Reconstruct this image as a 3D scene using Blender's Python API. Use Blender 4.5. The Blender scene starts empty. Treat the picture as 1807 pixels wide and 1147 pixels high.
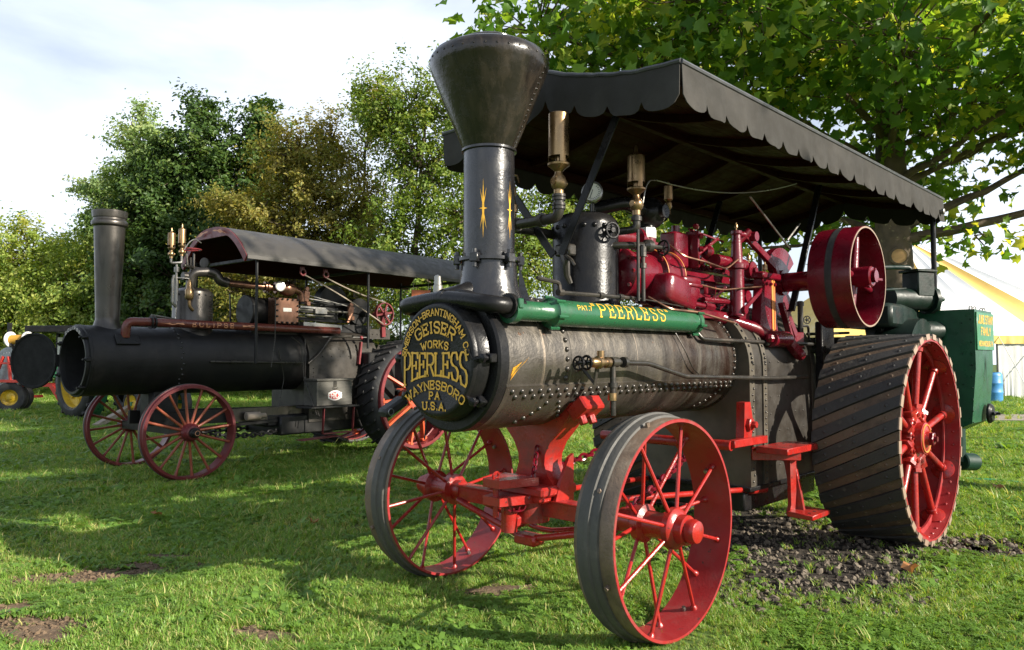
import bpy, math, random
import numpy as np
from mathutils import Vector, Matrix
rng = np.random.default_rng(7)
random.seed(7)
R_ = math.radians
scene = bpy.context.scene
COL = scene.collection

# ------------------------------------------------------------------ camera
F_PX, W_PX, H_PX = 1340.0, 1807.0, 1147.0
PITCH = math.atan((634.0 - H_PX / 2) / F_PX)
TH = math.atan((2200.0 - W_PX / 2) * math.cos(PITCH) / F_PX)
CAM = Vector((0, 0, 1.35))
RT = Vector((math.sin(TH), -math.cos(TH), 0))
FW0 = Vector((math.cos(TH), math.sin(TH), 0))
FWD = FW0 * math.cos(PITCH) + Vector((0, 0, math.sin(PITCH)))
UPV = -FW0 * math.sin(PITCH) + Vector((0, 0, math.cos(PITCH)))
cam_d = bpy.data.cameras.new('camera')
cam = bpy.data.objects.new('camera', cam_d)
COL.objects.link(cam)
cam.matrix_world = Matrix(((RT.x, UPV.x, -FWD.x, CAM.x), (RT.y, UPV.y, -FWD.y, CAM.y), (RT.z, UPV.z, -FWD.z, CAM.z), (0, 0, 0, 1)))
cam_d.sensor_width = 36.0
cam_d.lens = F_PX * 36.0 / W_PX
cam_d.clip_start = 0.05
cam_d.clip_end = 2000
scene.camera = cam

def ld(lat, dep, z=0.0):
    """point given by metres to the right of and ahead of where the photographer stood"""
    p = RT * lat + FW0 * dep
    return Vector((p.x, p.y, z))

# ------------------------------------------------------------------ sky, sun, exposure
SUN_EL = R_(25.0)
sun_h = Vector((0.30, -0.95, 0)).normalized()
SUN = Vector((sun_h.x * math.cos(SUN_EL), sun_h.y * math.cos(SUN_EL), math.sin(SUN_EL)))
world = bpy.data.worlds.new('World')
scene.world = world
world.use_nodes = True
wn, wl = world.node_tree.nodes, world.node_tree.links
wn.clear()
sky = wn.new('ShaderNodeTexSky')
sky.sky_type = 'NISHITA'
sky.sun_disc = False
sky.sun_elevation = SUN_EL
sky.sun_rotation = math.atan2(SUN.x, SUN.y)
sky.air_density = 1.0
sky.dust_density = 1.0
sky.ozone_density = 1.0
tc = wn.new('ShaderNodeTexCoord')
mp = wn.new('ShaderNodeMapping')
mp.inputs['Scale'].default_value = (1.0, 1.0, 2.6)
cn = wn.new('ShaderNodeTexNoise')
cn.inputs['Scale'].default_value = 1.7
cn.inputs['Detail'].default_value = 7
cn.inputs['Roughness'].default_value = 0.52
cn.inputs['Distortion'].default_value = 0.25
cr = wn.new('ShaderNodeValToRGB')
cr.color_ramp.elements[0].position = 0.36
cr.color_ramp.elements[0].color = (0.34, 0.34, 0.34, 1)
cr.color_ramp.elements[1].position = 0.62
cr.color_ramp.elements[1].color = (0.90, 0.90, 0.90, 1)
mx = wn.new('ShaderNodeMix')
mx.data_type = 'RGBA'
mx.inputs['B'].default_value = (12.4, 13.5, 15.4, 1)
bg = wn.new('ShaderNodeBackground')
bg.inputs['Strength'].default_value = 0.05
wo = wn.new('ShaderNodeOutputWorld')
wl.new(tc.outputs['Generated'], mp.inputs['Vector'])
wl.new(mp.outputs['Vector'], cn.inputs['Vector'])
wl.new(cn.outputs['Fac'], cr.inputs['Fac'])
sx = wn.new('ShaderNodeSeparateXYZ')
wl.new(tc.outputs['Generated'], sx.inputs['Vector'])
hz = wn.new('ShaderNodeMapRange')             # cloud thickens towards the horizon, thinned overhead to cut fill light
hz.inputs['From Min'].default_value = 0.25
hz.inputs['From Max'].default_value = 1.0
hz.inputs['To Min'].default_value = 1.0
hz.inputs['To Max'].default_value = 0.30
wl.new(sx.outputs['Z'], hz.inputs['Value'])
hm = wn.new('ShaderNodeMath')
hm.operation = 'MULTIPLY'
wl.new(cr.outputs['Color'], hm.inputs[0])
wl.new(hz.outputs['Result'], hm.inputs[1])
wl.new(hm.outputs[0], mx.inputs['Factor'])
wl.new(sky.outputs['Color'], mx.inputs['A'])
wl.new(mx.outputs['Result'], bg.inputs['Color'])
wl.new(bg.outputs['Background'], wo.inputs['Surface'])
sd = bpy.data.lights.new('sun', 'SUN')
sd.energy = 5.0
sd.angle = R_(0.53)
sd.color = (1.0, 0.92, 0.79)
so = bpy.data.objects.new('sun', sd)
COL.objects.link(so)
so.rotation_euler = SUN.to_track_quat('Z', 'Y').to_euler()
so.location = (0, 0, 30)
vs = scene.view_settings
vs.view_transform = 'Standard'
vs.look = 'None'
vs.gamma = 1.0
vs.use_curve_mapping = False
vs.exposure = 1.08
scene.cycles.max_bounces = 8
scene.cycles.transparent_max_bounces = 8

# ------------------------------------------------------------------ materials
def _noise(nt, scale, detail=5, rough=0.6, coord='Object', stretch=None):
    t = nt.nodes.new('ShaderNodeTexCoord')
    n = nt.nodes.new('ShaderNodeTexNoise')
    n.inputs['Scale'].default_value = scale
    n.inputs['Detail'].default_value = detail
    n.inputs['Roughness'].default_value = rough
    if stretch:
        m = nt.nodes.new('ShaderNodeMapping')
        m.inputs['Scale'].default_value = stretch
        nt.links.new(t.outputs[coord], m.inputs['Vector'])
        nt.links.new(m.outputs['Vector'], n.inputs['Vector'])
    else:
        nt.links.new(t.outputs[coord], n.inputs['Vector'])
    return n

def _ramp(nt, src, stops):
    r = nt.nodes.new('ShaderNodeValToRGB')
    el = r.color_ramp.elements
    while len(el) < len(stops):
        el.new(0.5)
    for e, (p, c) in zip(el, stops):
        e.position = p
        e.color = c if len(c) == 4 else (*c, 1)
    nt.links.new(src, r.inputs['Fac'])
    return r

def _mix(nt, fac, a, b, mode='MIX'):
    m = nt.nodes.new('ShaderNodeMix')
    m.data_type = 'RGBA'
    m.blend_type = mode
    for v, k in ((fac, 'Factor'), (a, 'A'), (b, 'B')):
        if isinstance(v, (int, float)):
            m.inputs[k].default_value = v
        elif isinstance(v, tuple):
            m.inputs[k].default_value = (*v[:3], 1)
        else:
            nt.links.new(v, m.inputs[k])
    return m.outputs['Result']

def mat(name, base, rough=0.5, metal=0.0, alt=None, alt_scale=6, alt_amt=(0.45, 0.7), dirt=None, dirt_scale=3,
        dirt_amt=(0.55, 0.8), bump=0.0, bump_scale=60, coat=0.0, rough_var=0.15, stretch=None, spec=0.5, dirt_stretch=None, chips=None, chip_scale=28, chip_at=0.66):
    m = bpy.data.materials.new(name)
    m.use_nodes = True
    nt = m.node_tree
    b = nt.nodes['Principled BSDF']
    col = base
    if alt:
        n = _noise(nt, alt_scale, stretch=stretch)
        r = _ramp(nt, n.outputs['Fac'], [(alt_amt[0], (0, 0, 0)), (alt_amt[1], (1, 1, 1))])
        col = _mix(nt, r.outputs['Color'], base, alt)
    dr = None
    if dirt:
        n = _noise(nt, dirt_scale, 8, 0.68, stretch=dirt_stretch)
        dr = _ramp(nt, n.outputs['Fac'], [(dirt_amt[0], (0, 0, 0)), (dirt_amt[1], (1, 1, 1))])
        col = _mix(nt, dr.outputs['Color'], col, dirt)
    if chips:
        n = _noise(nt, chip_scale, 3, 0.75)
        cr_ = _ramp(nt, n.outputs['Fac'], [(chip_at, (0, 0, 0)), (chip_at + .035, (1, 1, 1))])
        col = _mix(nt, cr_.outputs['Color'], col, chips)
    if isinstance(col, tuple):
        b.inputs['Base Color'].default_value = (*col, 1)
    else:
        nt.links.new(col, b.inputs['Base Color'])
    b.inputs['Metallic'].default_value = metal
    b.inputs['Specular IOR Level'].default_value = spec
    b.inputs['Coat Weight'].default_value = coat
    b.inputs['Coat Roughness'].default_value = 0.12
    if rough_var:
        n = _noise(nt, 9, 6, 0.65)
        mr = nt.nodes.new('ShaderNodeMapRange')
        mr.inputs['From Min'].default_value = 0.3
        mr.inputs['From Max'].default_value = 0.7
        mr.inputs['To Min'].default_value = max(0.03, rough - rough_var)
        mr.inputs['To Max'].default_value = min(1, rough + rough_var)
        nt.links.new(n.outputs['Fac'], mr.inputs['Value'])
        if dr is not None:
            ad = nt.nodes.new('ShaderNodeMath')
            ad.operation = 'MULTIPLY_ADD'
            nt.links.new(dr.outputs['Color'], ad.inputs[0])
            ad.inputs[1].default_value = 0.25
            nt.links.new(mr.outputs['Result'], ad.inputs[2])
            ad.use_clamp = True
            nt.links.new(ad.outputs[0], b.inputs['Roughness'])
        else:
            nt.links.new(mr.outputs['Result'], b.inputs['Roughness'])
    else:
        b.inputs['Roughness'].default_value = rough
    if bump:
        n = _noise(nt, bump_scale, 4, 0.6)
        bp = nt.nodes.new('ShaderNodeBump')
        bp.inputs['Strength'].default_value = bump
        bp.inputs['Distance'].default_value = 0.01
        nt.links.new(n.outputs['Fac'], bp.inputs['Height'])
        nt.links.new(bp.outputs['Normal'], b.inputs['Normal'])
    return m

M = {}
M['black'] = mat('black_paint', (0.008, 0.008, 0.009), 0.30, alt=(0.016, 0.015, 0.014), dirt=(0.035, 0.028, 0.022), dirt_amt=(0.6, 0.85), bump=0.15, bump_scale=70, spec=0.22)
M['stack'] = mat('stack_paint', (0.010, 0.010, 0.012), 0.24, alt=(0.022, 0.020, 0.019), alt_scale=3, stretch=(5, 5, 0.6), dirt=(0.075, 0.055, 0.04), dirt_amt=(0.62, 0.9), dirt_scale=5, dirt_stretch=(3, 3, 0.6), bump=0.16, bump_scale=45, spec=0.7)
M['flare'] = mat('oiled_sheet_iron', (0.012, 0.010, 0.008), 0.22, alt=(0.035, 0.027, 0.020), alt_scale=4, stretch=(4, 4, 0.5), dirt=(0.05, 0.036, 0.026), dirt_amt=(0.6, 0.85), dirt_scale=7, dirt_stretch=(2.5, 2.5, 0.4), bump=0.2, bump_scale=35, spec=0.5)
M['boiler'] = mat('oily_boiler_plate', (0.085, 0.075, 0.063), 0.36, metal=0.6, alt=(0.21, 0.18, 0.14), alt_scale=3, alt_amt=(0.48, 0.8), stretch=(4.0, 0.35, 0.35), dirt=(0.010, 0.006, 0.004), dirt_scale=2.2, dirt_stretch=(2.5, 0.5, 0.5), dirt_amt=(0.53, 0.66), bump=0.25, bump_scale=60, spec=0.8, rough_var=0.16, chips=(0.10, 0.045, 0.02), chip_scale=14, chip_at=0.68)
def _boiler_stains(m):
    """oil soaked brown zone ahead of the firebox and thin pale drip lines running round the barrel"""
    nt = m.node_tree
    b = nt.nodes['Principled BSDF']
    old = b.inputs['Base Color'].links[0].from_socket
    t = nt.nodes.new('ShaderNodeTexCoord')
    sp = nt.nodes.new('ShaderNodeSeparateXYZ')
    nt.links.new(t.outputs['Object'], sp.inputs['Vector'])
    mr = nt.nodes.new('ShaderNodeMapRange')
    mr.inputs['From Min'].default_value = 1.35
    mr.inputs['From Max'].default_value = 1.9
    nt.links.new(sp.outputs['X'], mr.inputs['Value'])
    n = _noise(nt, 3, 7, .7, stretch=(3.2, .5, .5))
    r = _ramp(nt, n.outputs['Fac'], [(.40, (0, 0, 0)), (.56, (1, 1, 1))])
    mu = nt.nodes.new('ShaderNodeMath')
    mu.operation = 'MULTIPLY'
    nt.links.new(mr.outputs['Result'], mu.inputs[0])
    nt.links.new(r.outputs['Color'], mu.inputs[1])
    c1 = _mix(nt, mu.outputs[0], old, (.028, .012, .006))
    n2 = _noise(nt, 1, 4, .6, stretch=(26, .7, .7))
    r2 = _ramp(nt, n2.outputs['Fac'], [(.64, (0, 0, 0)), (.70, (1, 1, 1))])
    c2 = _mix(nt, r2.outputs['Color'], c1, (.26, .21, .16))
    nt.links.new(c2, b.inputs['Base Color'])
_boiler_stains(M['boiler'])
M['rivet'] = mat('oily_rivet_iron', (0.055, 0.05, 0.045), 0.32, metal=0.55)
M['strip'] = mat('dusty_wrapper_strip', (0.095, 0.082, 0.062), 0.45, metal=0.3, alt=(0.055, 0.047, 0.037), alt_scale=5, dirt=(0.03, 0.024, 0.018), dirt_scale=3)
M['firebox'] = mat('dusty_firebox_plate', (0.036, 0.031, 0.025), 0.45, metal=0.25, alt=(0.016, 0.014, 0.012), alt_scale=5, dirt=(0.025, 0.02, 0.016), dirt_scale=3, dirt_stretch=(3, 3, 0.5), bump=0.15, bump_scale=60)
M['ecl_black'] = mat('matt_black_boiler', (0.010, 0.010, 0.0105), 0.46, alt=(0.017, 0.016, 0.015), alt_scale=3, stretch=(2, 0.6, 0.6), dirt=(0.05, 0.03, 0.02), dirt_scale=2.2, dirt_stretch=(5, 0.5, 0.5), dirt_amt=(0.62, 0.8), bump=0.1, bump_scale=60, spec=0.3)
M['ecl_grey'] = mat('graphite_grey_iron', (0.085, 0.078, 0.070), 0.34, metal=0.8, alt=(0.055, 0.051, 0.046), alt_scale=6, stretch=(3, 3, 0.5), bump=0.06, bump_scale=60, rough_var=0.08)
M['ecl_red'] = mat('aged_maroon_paint', (0.16, 0.022, 0.026), 0.40, alt=(0.11, 0.02, 0.02), dirt=(0.09, 0.06, 0.05), dirt_scale=6, dirt_amt=(0.6, 0.8), bump=0.1, bump_scale=50)
M['ecl_spoke'] = mat('orange_striped_spoke_paint', (0.26, 0.055, 0.03), 0.38, alt=(0.36, 0.13, 0.05), alt_scale=14, dirt=(0.08, 0.03, 0.025), dirt_scale=8)
M['orange'] = mat('orange_red_paint', (0.55, 0.09, 0.03), 0.45, alt=(0.42, 0.06, 0.03), dirt=(0.12, 0.07, 0.05), dirt_scale=7)
M['maroon_pipe'] = mat('maroon_pipe_paint', (0.13, 0.03, 0.022), 0.30, alt=(0.09, 0.025, 0.02), bump=0.08)
M['scroll'] = mat('gilt_scroll_paint', (0.60, 0.27, 0.14), 0.5)
M['red'] = mat('vermilion_gear_paint', (0.31, 0.015, 0.011), 0.30, alt=(0.22, 0.012, 0.010), alt_scale=8, dirt=(0.10, 0.025, 0.02), dirt_scale=7, dirt_amt=(0.52, 0.75), bump=0.2, bump_scale=60, coat=0.15, chips=(0.05, 0.018, 0.014), chip_scale=30, chip_at=0.655)
M['rim_red'] = mat('dusty_rim_red', (0.25, 0.014, 0.016), 0.42, alt=(0.28, 0.028, 0.028), dirt=(0.20, 0.06, 0.05), dirt_scale=5, dirt_amt=(0.5, 0.8), bump=0.15, bump_scale=70, chips=(0.06, 0.03, 0.025), chip_scale=26, chip_at=0.66)
M['wine'] = mat('wine_red_paint', (0.125, 0.004, 0.012), 0.26, alt=(0.08, 0.003, 0.009), dirt=(0.06, 0.008, 0.010), dirt_scale=6, dirt_amt=(0.62, 0.9), bump=0.15, bump_scale=60, coat=0.12, chips=(0.03, 0.008, 0.008), chip_scale=30, chip_at=0.67)
M['stripe'] = mat('orange_pinstripe', (0.60, 0.22, 0.05), 0.4)
M['green'] = mat('green_enamel', (0.018, 0.092, 0.040), 0.27, alt=(0.016, 0.075, 0.035), dirt=(0.02, 0.04, 0.02), dirt_scale=5, bump=0.12, bump_scale=60, coat=0.2, chips=(0.03, 0.04, 0.03), chip_scale=30, chip_at=0.66)
M['dgreen'] = mat('dark_green_enamel', (0.006, 0.030, 0.018), 0.45, alt=(0.004, 0.020, 0.014), dirt=(0.012, 0.02, 0.015), dirt_scale=4, bump=0.08, bump_scale=60, coat=0.0, spec=0.3)
M['pump'] = mat('greasy_pump_green', (0.004, 0.014, 0.010), 0.45, alt=(0.003, 0.008, 0.006), dirt=(0.015, 0.013, 0.010), dirt_scale=6, bump=0.15, spec=0.3)
M['tank_green'] = mat('tank_green_enamel', (0.013, 0.075, 0.036), 0.35, alt=(0.009, 0.052, 0.027), dirt=(0.012, 0.03, 0.018), dirt_scale=4, bump=0.08, bump_scale=60)
M['sign_green'] = mat('sign_green', (0.03, 0.16, 0.065), 0.35)
M['yellow'] = mat('chrome_yellow_lettering', (0.80, 0.43, 0.035), 0.45, alt=(0.5, 0.3, 0.03), alt_scale=30)
M['brass'] = mat('tarnished_brass', (0.33, 0.22, 0.11), 0.33, metal=0.9, alt=(0.22, 0.14, 0.08), alt_scale=7, dirt=(0.10, 0.06, 0.04), dirt_scale=9, bump=0.05)
M['copper'] = mat('brown_copper', (0.25, 0.13, 0.085), 0.35, metal=0.85, alt=(0.14, 0.075, 0.05), alt_scale=8, stretch=(1, 1, 0.4))
M['steel'] = mat('worn_steel', (0.32, 0.31, 0.29), 0.35, metal=0.85, alt=(0.2, 0.19, 0.17), dirt=(0.09, 0.06, 0.04), dirt_scale=8)
M['pipe'] = mat('black_iron_pipe', (0.04, 0.037, 0.033), 0.32, metal=0.4, alt=(0.065, 0.058, 0.048), alt_scale=8, dirt=(0.07, 0.045, 0.03), dirt_scale=9, bump=0.08)
M['rubber'] = mat('black_rubber', (0.020, 0.020, 0.021), 0.62, alt=(0.042, 0.041, 0.04), alt_scale=7, dirt=(0.11, 0.10, 0.085), dirt_scale=5, dirt_amt=(0.58, 0.85), bump=0.2, bump_scale=60)
M['old_rubber'] = mat('worn_grey_rubber', (0.065, 0.062, 0.056), 0.65, alt=(0.05, 0.048, 0.044), alt_scale=5, dirt=(0.17, 0.155, 0.125), dirt_scale=4, dirt_amt=(0.55, 0.85), bump=0.25, bump_scale=50)
M['cleat'] = mat('dusty_cleat_rubber', (0.034, 0.033, 0.032), 0.6, alt=(0.02, 0.02, 0.02), alt_scale=6, dirt=(0.13, 0.115, 0.095), dirt_scale=9, dirt_amt=(0.6, 0.8), bump=0.3, bump_scale=50)
M['rusty'] = mat('rusty_tread_steel', (0.125, 0.085, 0.056), 0.6, metal=0.3, alt=(0.055, 0.04, 0.03), alt_scale=8, dirt=(0.24, 0.20, 0.15), dirt_scale=12, dirt_amt=(0.6, 0.75), bump=0.35, bump_scale=60)
M['rim_steel'] = mat('pitted_rim_steel', (0.17, 0.12, 0.085), 0.5, metal=0.3, alt=(0.075, 0.055, 0.042), alt_scale=6, dirt=(0.22, 0.18, 0.14), dirt_scale=9, bump=0.3, bump_scale=70)
M['cleat_end'] = mat('bare_cleat_ends', (0.28, 0.20, 0.145), 0.55, metal=0.2, alt=(0.25, 0.18, 0.13), alt_scale=9)
M['canvas'] = mat('black_canvas', (0.036, 0.034, 0.031), 0.80, alt=(0.048, 0.045, 0.041), alt_scale=4, dirt=(0.07, 0.065, 0.06), dirt_scale=2.5, bump=0.15, bump_scale=140, spec=0.15)
M['edging'] = mat('black_edge_trim', (0.05, 0.05, 0.055), 0.35, alt=(0.08, 0.08, 0.085), bump=0.1)
M['roofwood'] = mat('varnished_roof_boards', (0.030, 0.007, 0.003), 0.6, alt=(0.018, 0.0045, 0.002), alt_scale=6, stretch=(0.3, 3, 3), bump=0.1, spec=0.08)
M['roof_tar'] = mat('grey_roof_canvas', (0.046, 0.042, 0.037), 0.48, alt=(0.030, 0.028, 0.025), alt_scale=3, dirt=(0.085, 0.08, 0.07), dirt_scale=3, bump=0.1, bump_scale=90)
M['white'] = mat('white_paint', (0.72, 0.71, 0.68), 0.45, alt=(0.6, 0.58, 0.54))
M['dial'] = mat('gauge_dial', (0.75, 0.73, 0.66), 0.4)
M['ink'] = mat('black_ink', (0.015, 0.015, 0.015), 0.5)
M['soot'] = mat('soot', (0.0035, 0.0035, 0.0035), 0.95, bump=0.2)
M['boxwood'] = mat('grey_weathered_wood', (0.085, 0.08, 0.068), 0.65, alt=(0.05, 0.047, 0.04), alt_scale=5, stretch=(0.5, 4, 4), bump=0.2)
M['plank'] = mat('bleached_timber', (0.30, 0.25, 0.20), 0.7, alt=(0.2, 0.16, 0.12), stretch=(0.5, 4, 4), bump=0.2)
M['frick_red'] = mat('sticker_red', (0.55, 0.04, 0.035), 0.4)
M['jd_green'] = mat('tractor_green', (0.03, 0.15, 0.07), 0.35)
M['jd_yellow'] = mat('wheel_yellow', (0.62, 0.42, 0.03), 0.38, alt=(0.5, 0.33, 0.03), dirt=(0.25, 0.17, 0.05), dirt_scale=5)
M['cart_red'] = mat('cart_red', (0.58, 0.035, 0.02), 0.4)
M['galv'] = mat('galvanised_sheet', (0.30, 0.31, 0.33), 0.4, metal=0.6, alt=(0.22, 0.23, 0.25), alt_scale=9)
M['rope_yellow'] = mat('yellow_twine', (0.52, 0.27, 0.03), 0.7)
M['tent_white'] = mat('white_tent_vinyl', (0.78, 0.78, 0.78), 0.5, alt=(0.7, 0.7, 0.7), alt_scale=1.2)
M['tent_wall'] = mat('white_tent_wall', (0.62, 0.62, 0.60), 0.5, alt=(0.54, 0.54, 0.52), alt_scale=1.2, bump=0.3, bump_scale=3)
M['tent_yellow'] = mat('yellow_tent_vinyl', (0.78, 0.55, 0.16), 0.5, alt=(0.72, 0.50, 0.15), alt_scale=1.2)
M['blue'] = mat('blue_plastic', (0.06, 0.25, 0.52), 0.4, alt=(0.05, 0.2, 0.43))
M['hose'] = mat('green_hose', (0.03, 0.36, 0.20), 0.4)
M['bark'] = mat('grey_brown_bark', (0.10, 0.075, 0.05), 0.85, alt=(0.055, 0.04, 0.028), alt_scale=4, stretch=(3, 3, 0.7), bump=0.6, bump_scale=18)
M['syc_bark'] = mat('mottled_sycamore_bark', (0.115, 0.082, 0.05), 0.8, alt=(0.065, 0.047, 0.03), alt_scale=5, dirt=(0.33, 0.28, 0.17), dirt_scale=4.5, dirt_amt=(0.60, 0.64), bump=0.4, bump_scale=25)
M['cutwood'] = mat('sawn_wood', (0.46, 0.27, 0.11), 0.7, alt=(0.38, 0.2, 0.08), alt_scale=10)
M['soil'] = mat('bare_soil', (0.15, 0.105, 0.068), 0.9, alt=(0.085, 0.06, 0.04), alt_scale=7, dirt=(0.22, 0.165, 0.115), dirt_scale=16, bump=1.0, bump_scale=45, spec=0.15)
M['cinder'] = mat('black_cinders', (0.030, 0.026, 0.022), 0.9, alt=(0.07, 0.058, 0.045), alt_scale=12, bump=0.9, bump_scale=55, spec=0.15)
M['pebble'] = mat('cinder_stones', (0.17, 0.14, 0.105), 0.75, alt=(0.045, 0.038, 0.03), alt_scale=14, alt_amt=(0.4, 0.6), bump=0.3, spec=0.2)
M['track'] = mat('pale_gravel_track', (0.30, 0.26, 0.21), 0.9, alt=(0.22, 0.19, 0.15), alt_scale=4, bump=0.5, bump_scale=30)
M['grass_ground'] = mat('turf', (0.085, 0.14, 0.030), 0.9, alt=(0.055, 0.095, 0.022), alt_scale=9, dirt=(0.13, 0.105, 0.055), dirt_scale=0.9, dirt_amt=(0.5, 0.72), bump=0.8, bump_scale=30, spec=0.2)
M['sign_orange'] = mat('orange_placard', (0.50, 0.13, 0.04), 0.5, alt=(0.36, 0.08, 0.03), alt_scale=12)

def leaf_mat(name, c0, c1, c2, trans=0.35, rough=0.5):
    """leaf colour from the per leaf attribute 'tone' (0..1)"""
    m = bpy.data.materials.new(name)
    m.use_nodes = True
    nt = m.node_tree
    b = nt.nodes['Principled BSDF']
    a = nt.nodes.new('ShaderNodeAttribute')
    a.attribute_name = 'tone'
    r = _ramp(nt, a.outputs['Fac'], [(0.0, c0), (0.55, c1), (1.0, c2)])
    nt.links.new(r.outputs['Color'], b.inputs['Base Color'])
    b.inputs['Roughness'].default_value = rough
    b.inputs['Specular IOR Level'].default_value = 0.35
    t = nt.nodes.new('ShaderNodeBsdfTranslucent')
    tcol = _mix(nt, 1.0, r.outputs['Color'], (1.7, 1.55, 0.6), 'MULTIPLY')
    nt.links.new(tcol, t.inputs['Color'])
    ms = nt.nodes.new('ShaderNodeMixShader')
    ms.inputs[0].default_value = trans
    out = nt.nodes['Material Output']
    nt.links.new(b.outputs[0], ms.inputs[1])
    nt.links.new(t.outputs[0], ms.inputs[2])
    nt.links.new(ms.outputs[0], out.inputs['Surface'])
    return m

M['leaf_syc'] = leaf_mat('sycamore_leaves', (0.060, 0.15, 0.02), (0.18, 0.30, 0.04), (0.54, 0.54, 0.09), 0.5)
M['leaf_dark'] = leaf_mat('dark_maple_leaves', (0.030, 0.070, 0.014), (0.068, 0.125, 0.025), (0.14, 0.19, 0.045), 0.32)
M['leaf_olive'] = leaf_mat('olive_locust_leaves', (0.085, 0.155, 0.022), (0.18, 0.255, 0.04), (0.34, 0.34, 0.07), 0.42)
M['leaf_brown'] = leaf_mat('browning_locust_leaves', (0.15, 0.19, 0.035), (0.29, 0.245, 0.06), (0.36, 0.32, 0.09), 0.45)
M['leaf_light'] = leaf_mat('pale_green_leaves', (0.14, 0.24, 0.09), (0.26, 0.35, 0.15), (0.38, 0.43, 0.2), 0.45)
M['leaf_hedge'] = leaf_mat('yellow_green_leaves', (0.11, 0.20, 0.035), (0.32, 0.40, 0.09), (0.52, 0.50, 0.16), 0.5)
M['grass'] = leaf_mat('grass_blades', (0.098, 0.21, 0.036), (0.205, 0.345, 0.06), (0.52, 0.47, 0.20), 0.4, 0.42)
M['dead_leaf'] = leaf_mat('fallen_leaf', (0.35, 0.16, 0.06), (0.4, 0.2, 0.1), (0.45, 0.25, 0.12), 0.2)

# ------------------------------------------------------------------ mesh builder
def _frame(d):
    d = Vector(d).normalized()
    a = Vector((0, 0, 1)) if abs(d.z) < 0.9 else Vector((1, 0, 0))
    u = d.cross(a).normalized()
    return u, d.cross(u).normalized(), d

def fillet(pts, r, k=5):
    pts = [Vector(p) for p in pts]
    out = [pts[0]]
    for i in range(1, len(pts) - 1):
        a, b, c = pts[i - 1], pts[i], pts[i + 1]
        d1, d2 = (a - b), (c - b)
        rr = min(r, d1.length * 0.45, d2.length * 0.45)
        p, q = b + d1.normalized() * rr, b + d2.normalized() * rr
        for j in range(k + 1):
            t = j / k
            out.append(p * (1 - t) ** 2 + b * 2 * t * (1 - t) + q * t * t)
    out.append(pts[-1])
    return out

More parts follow.
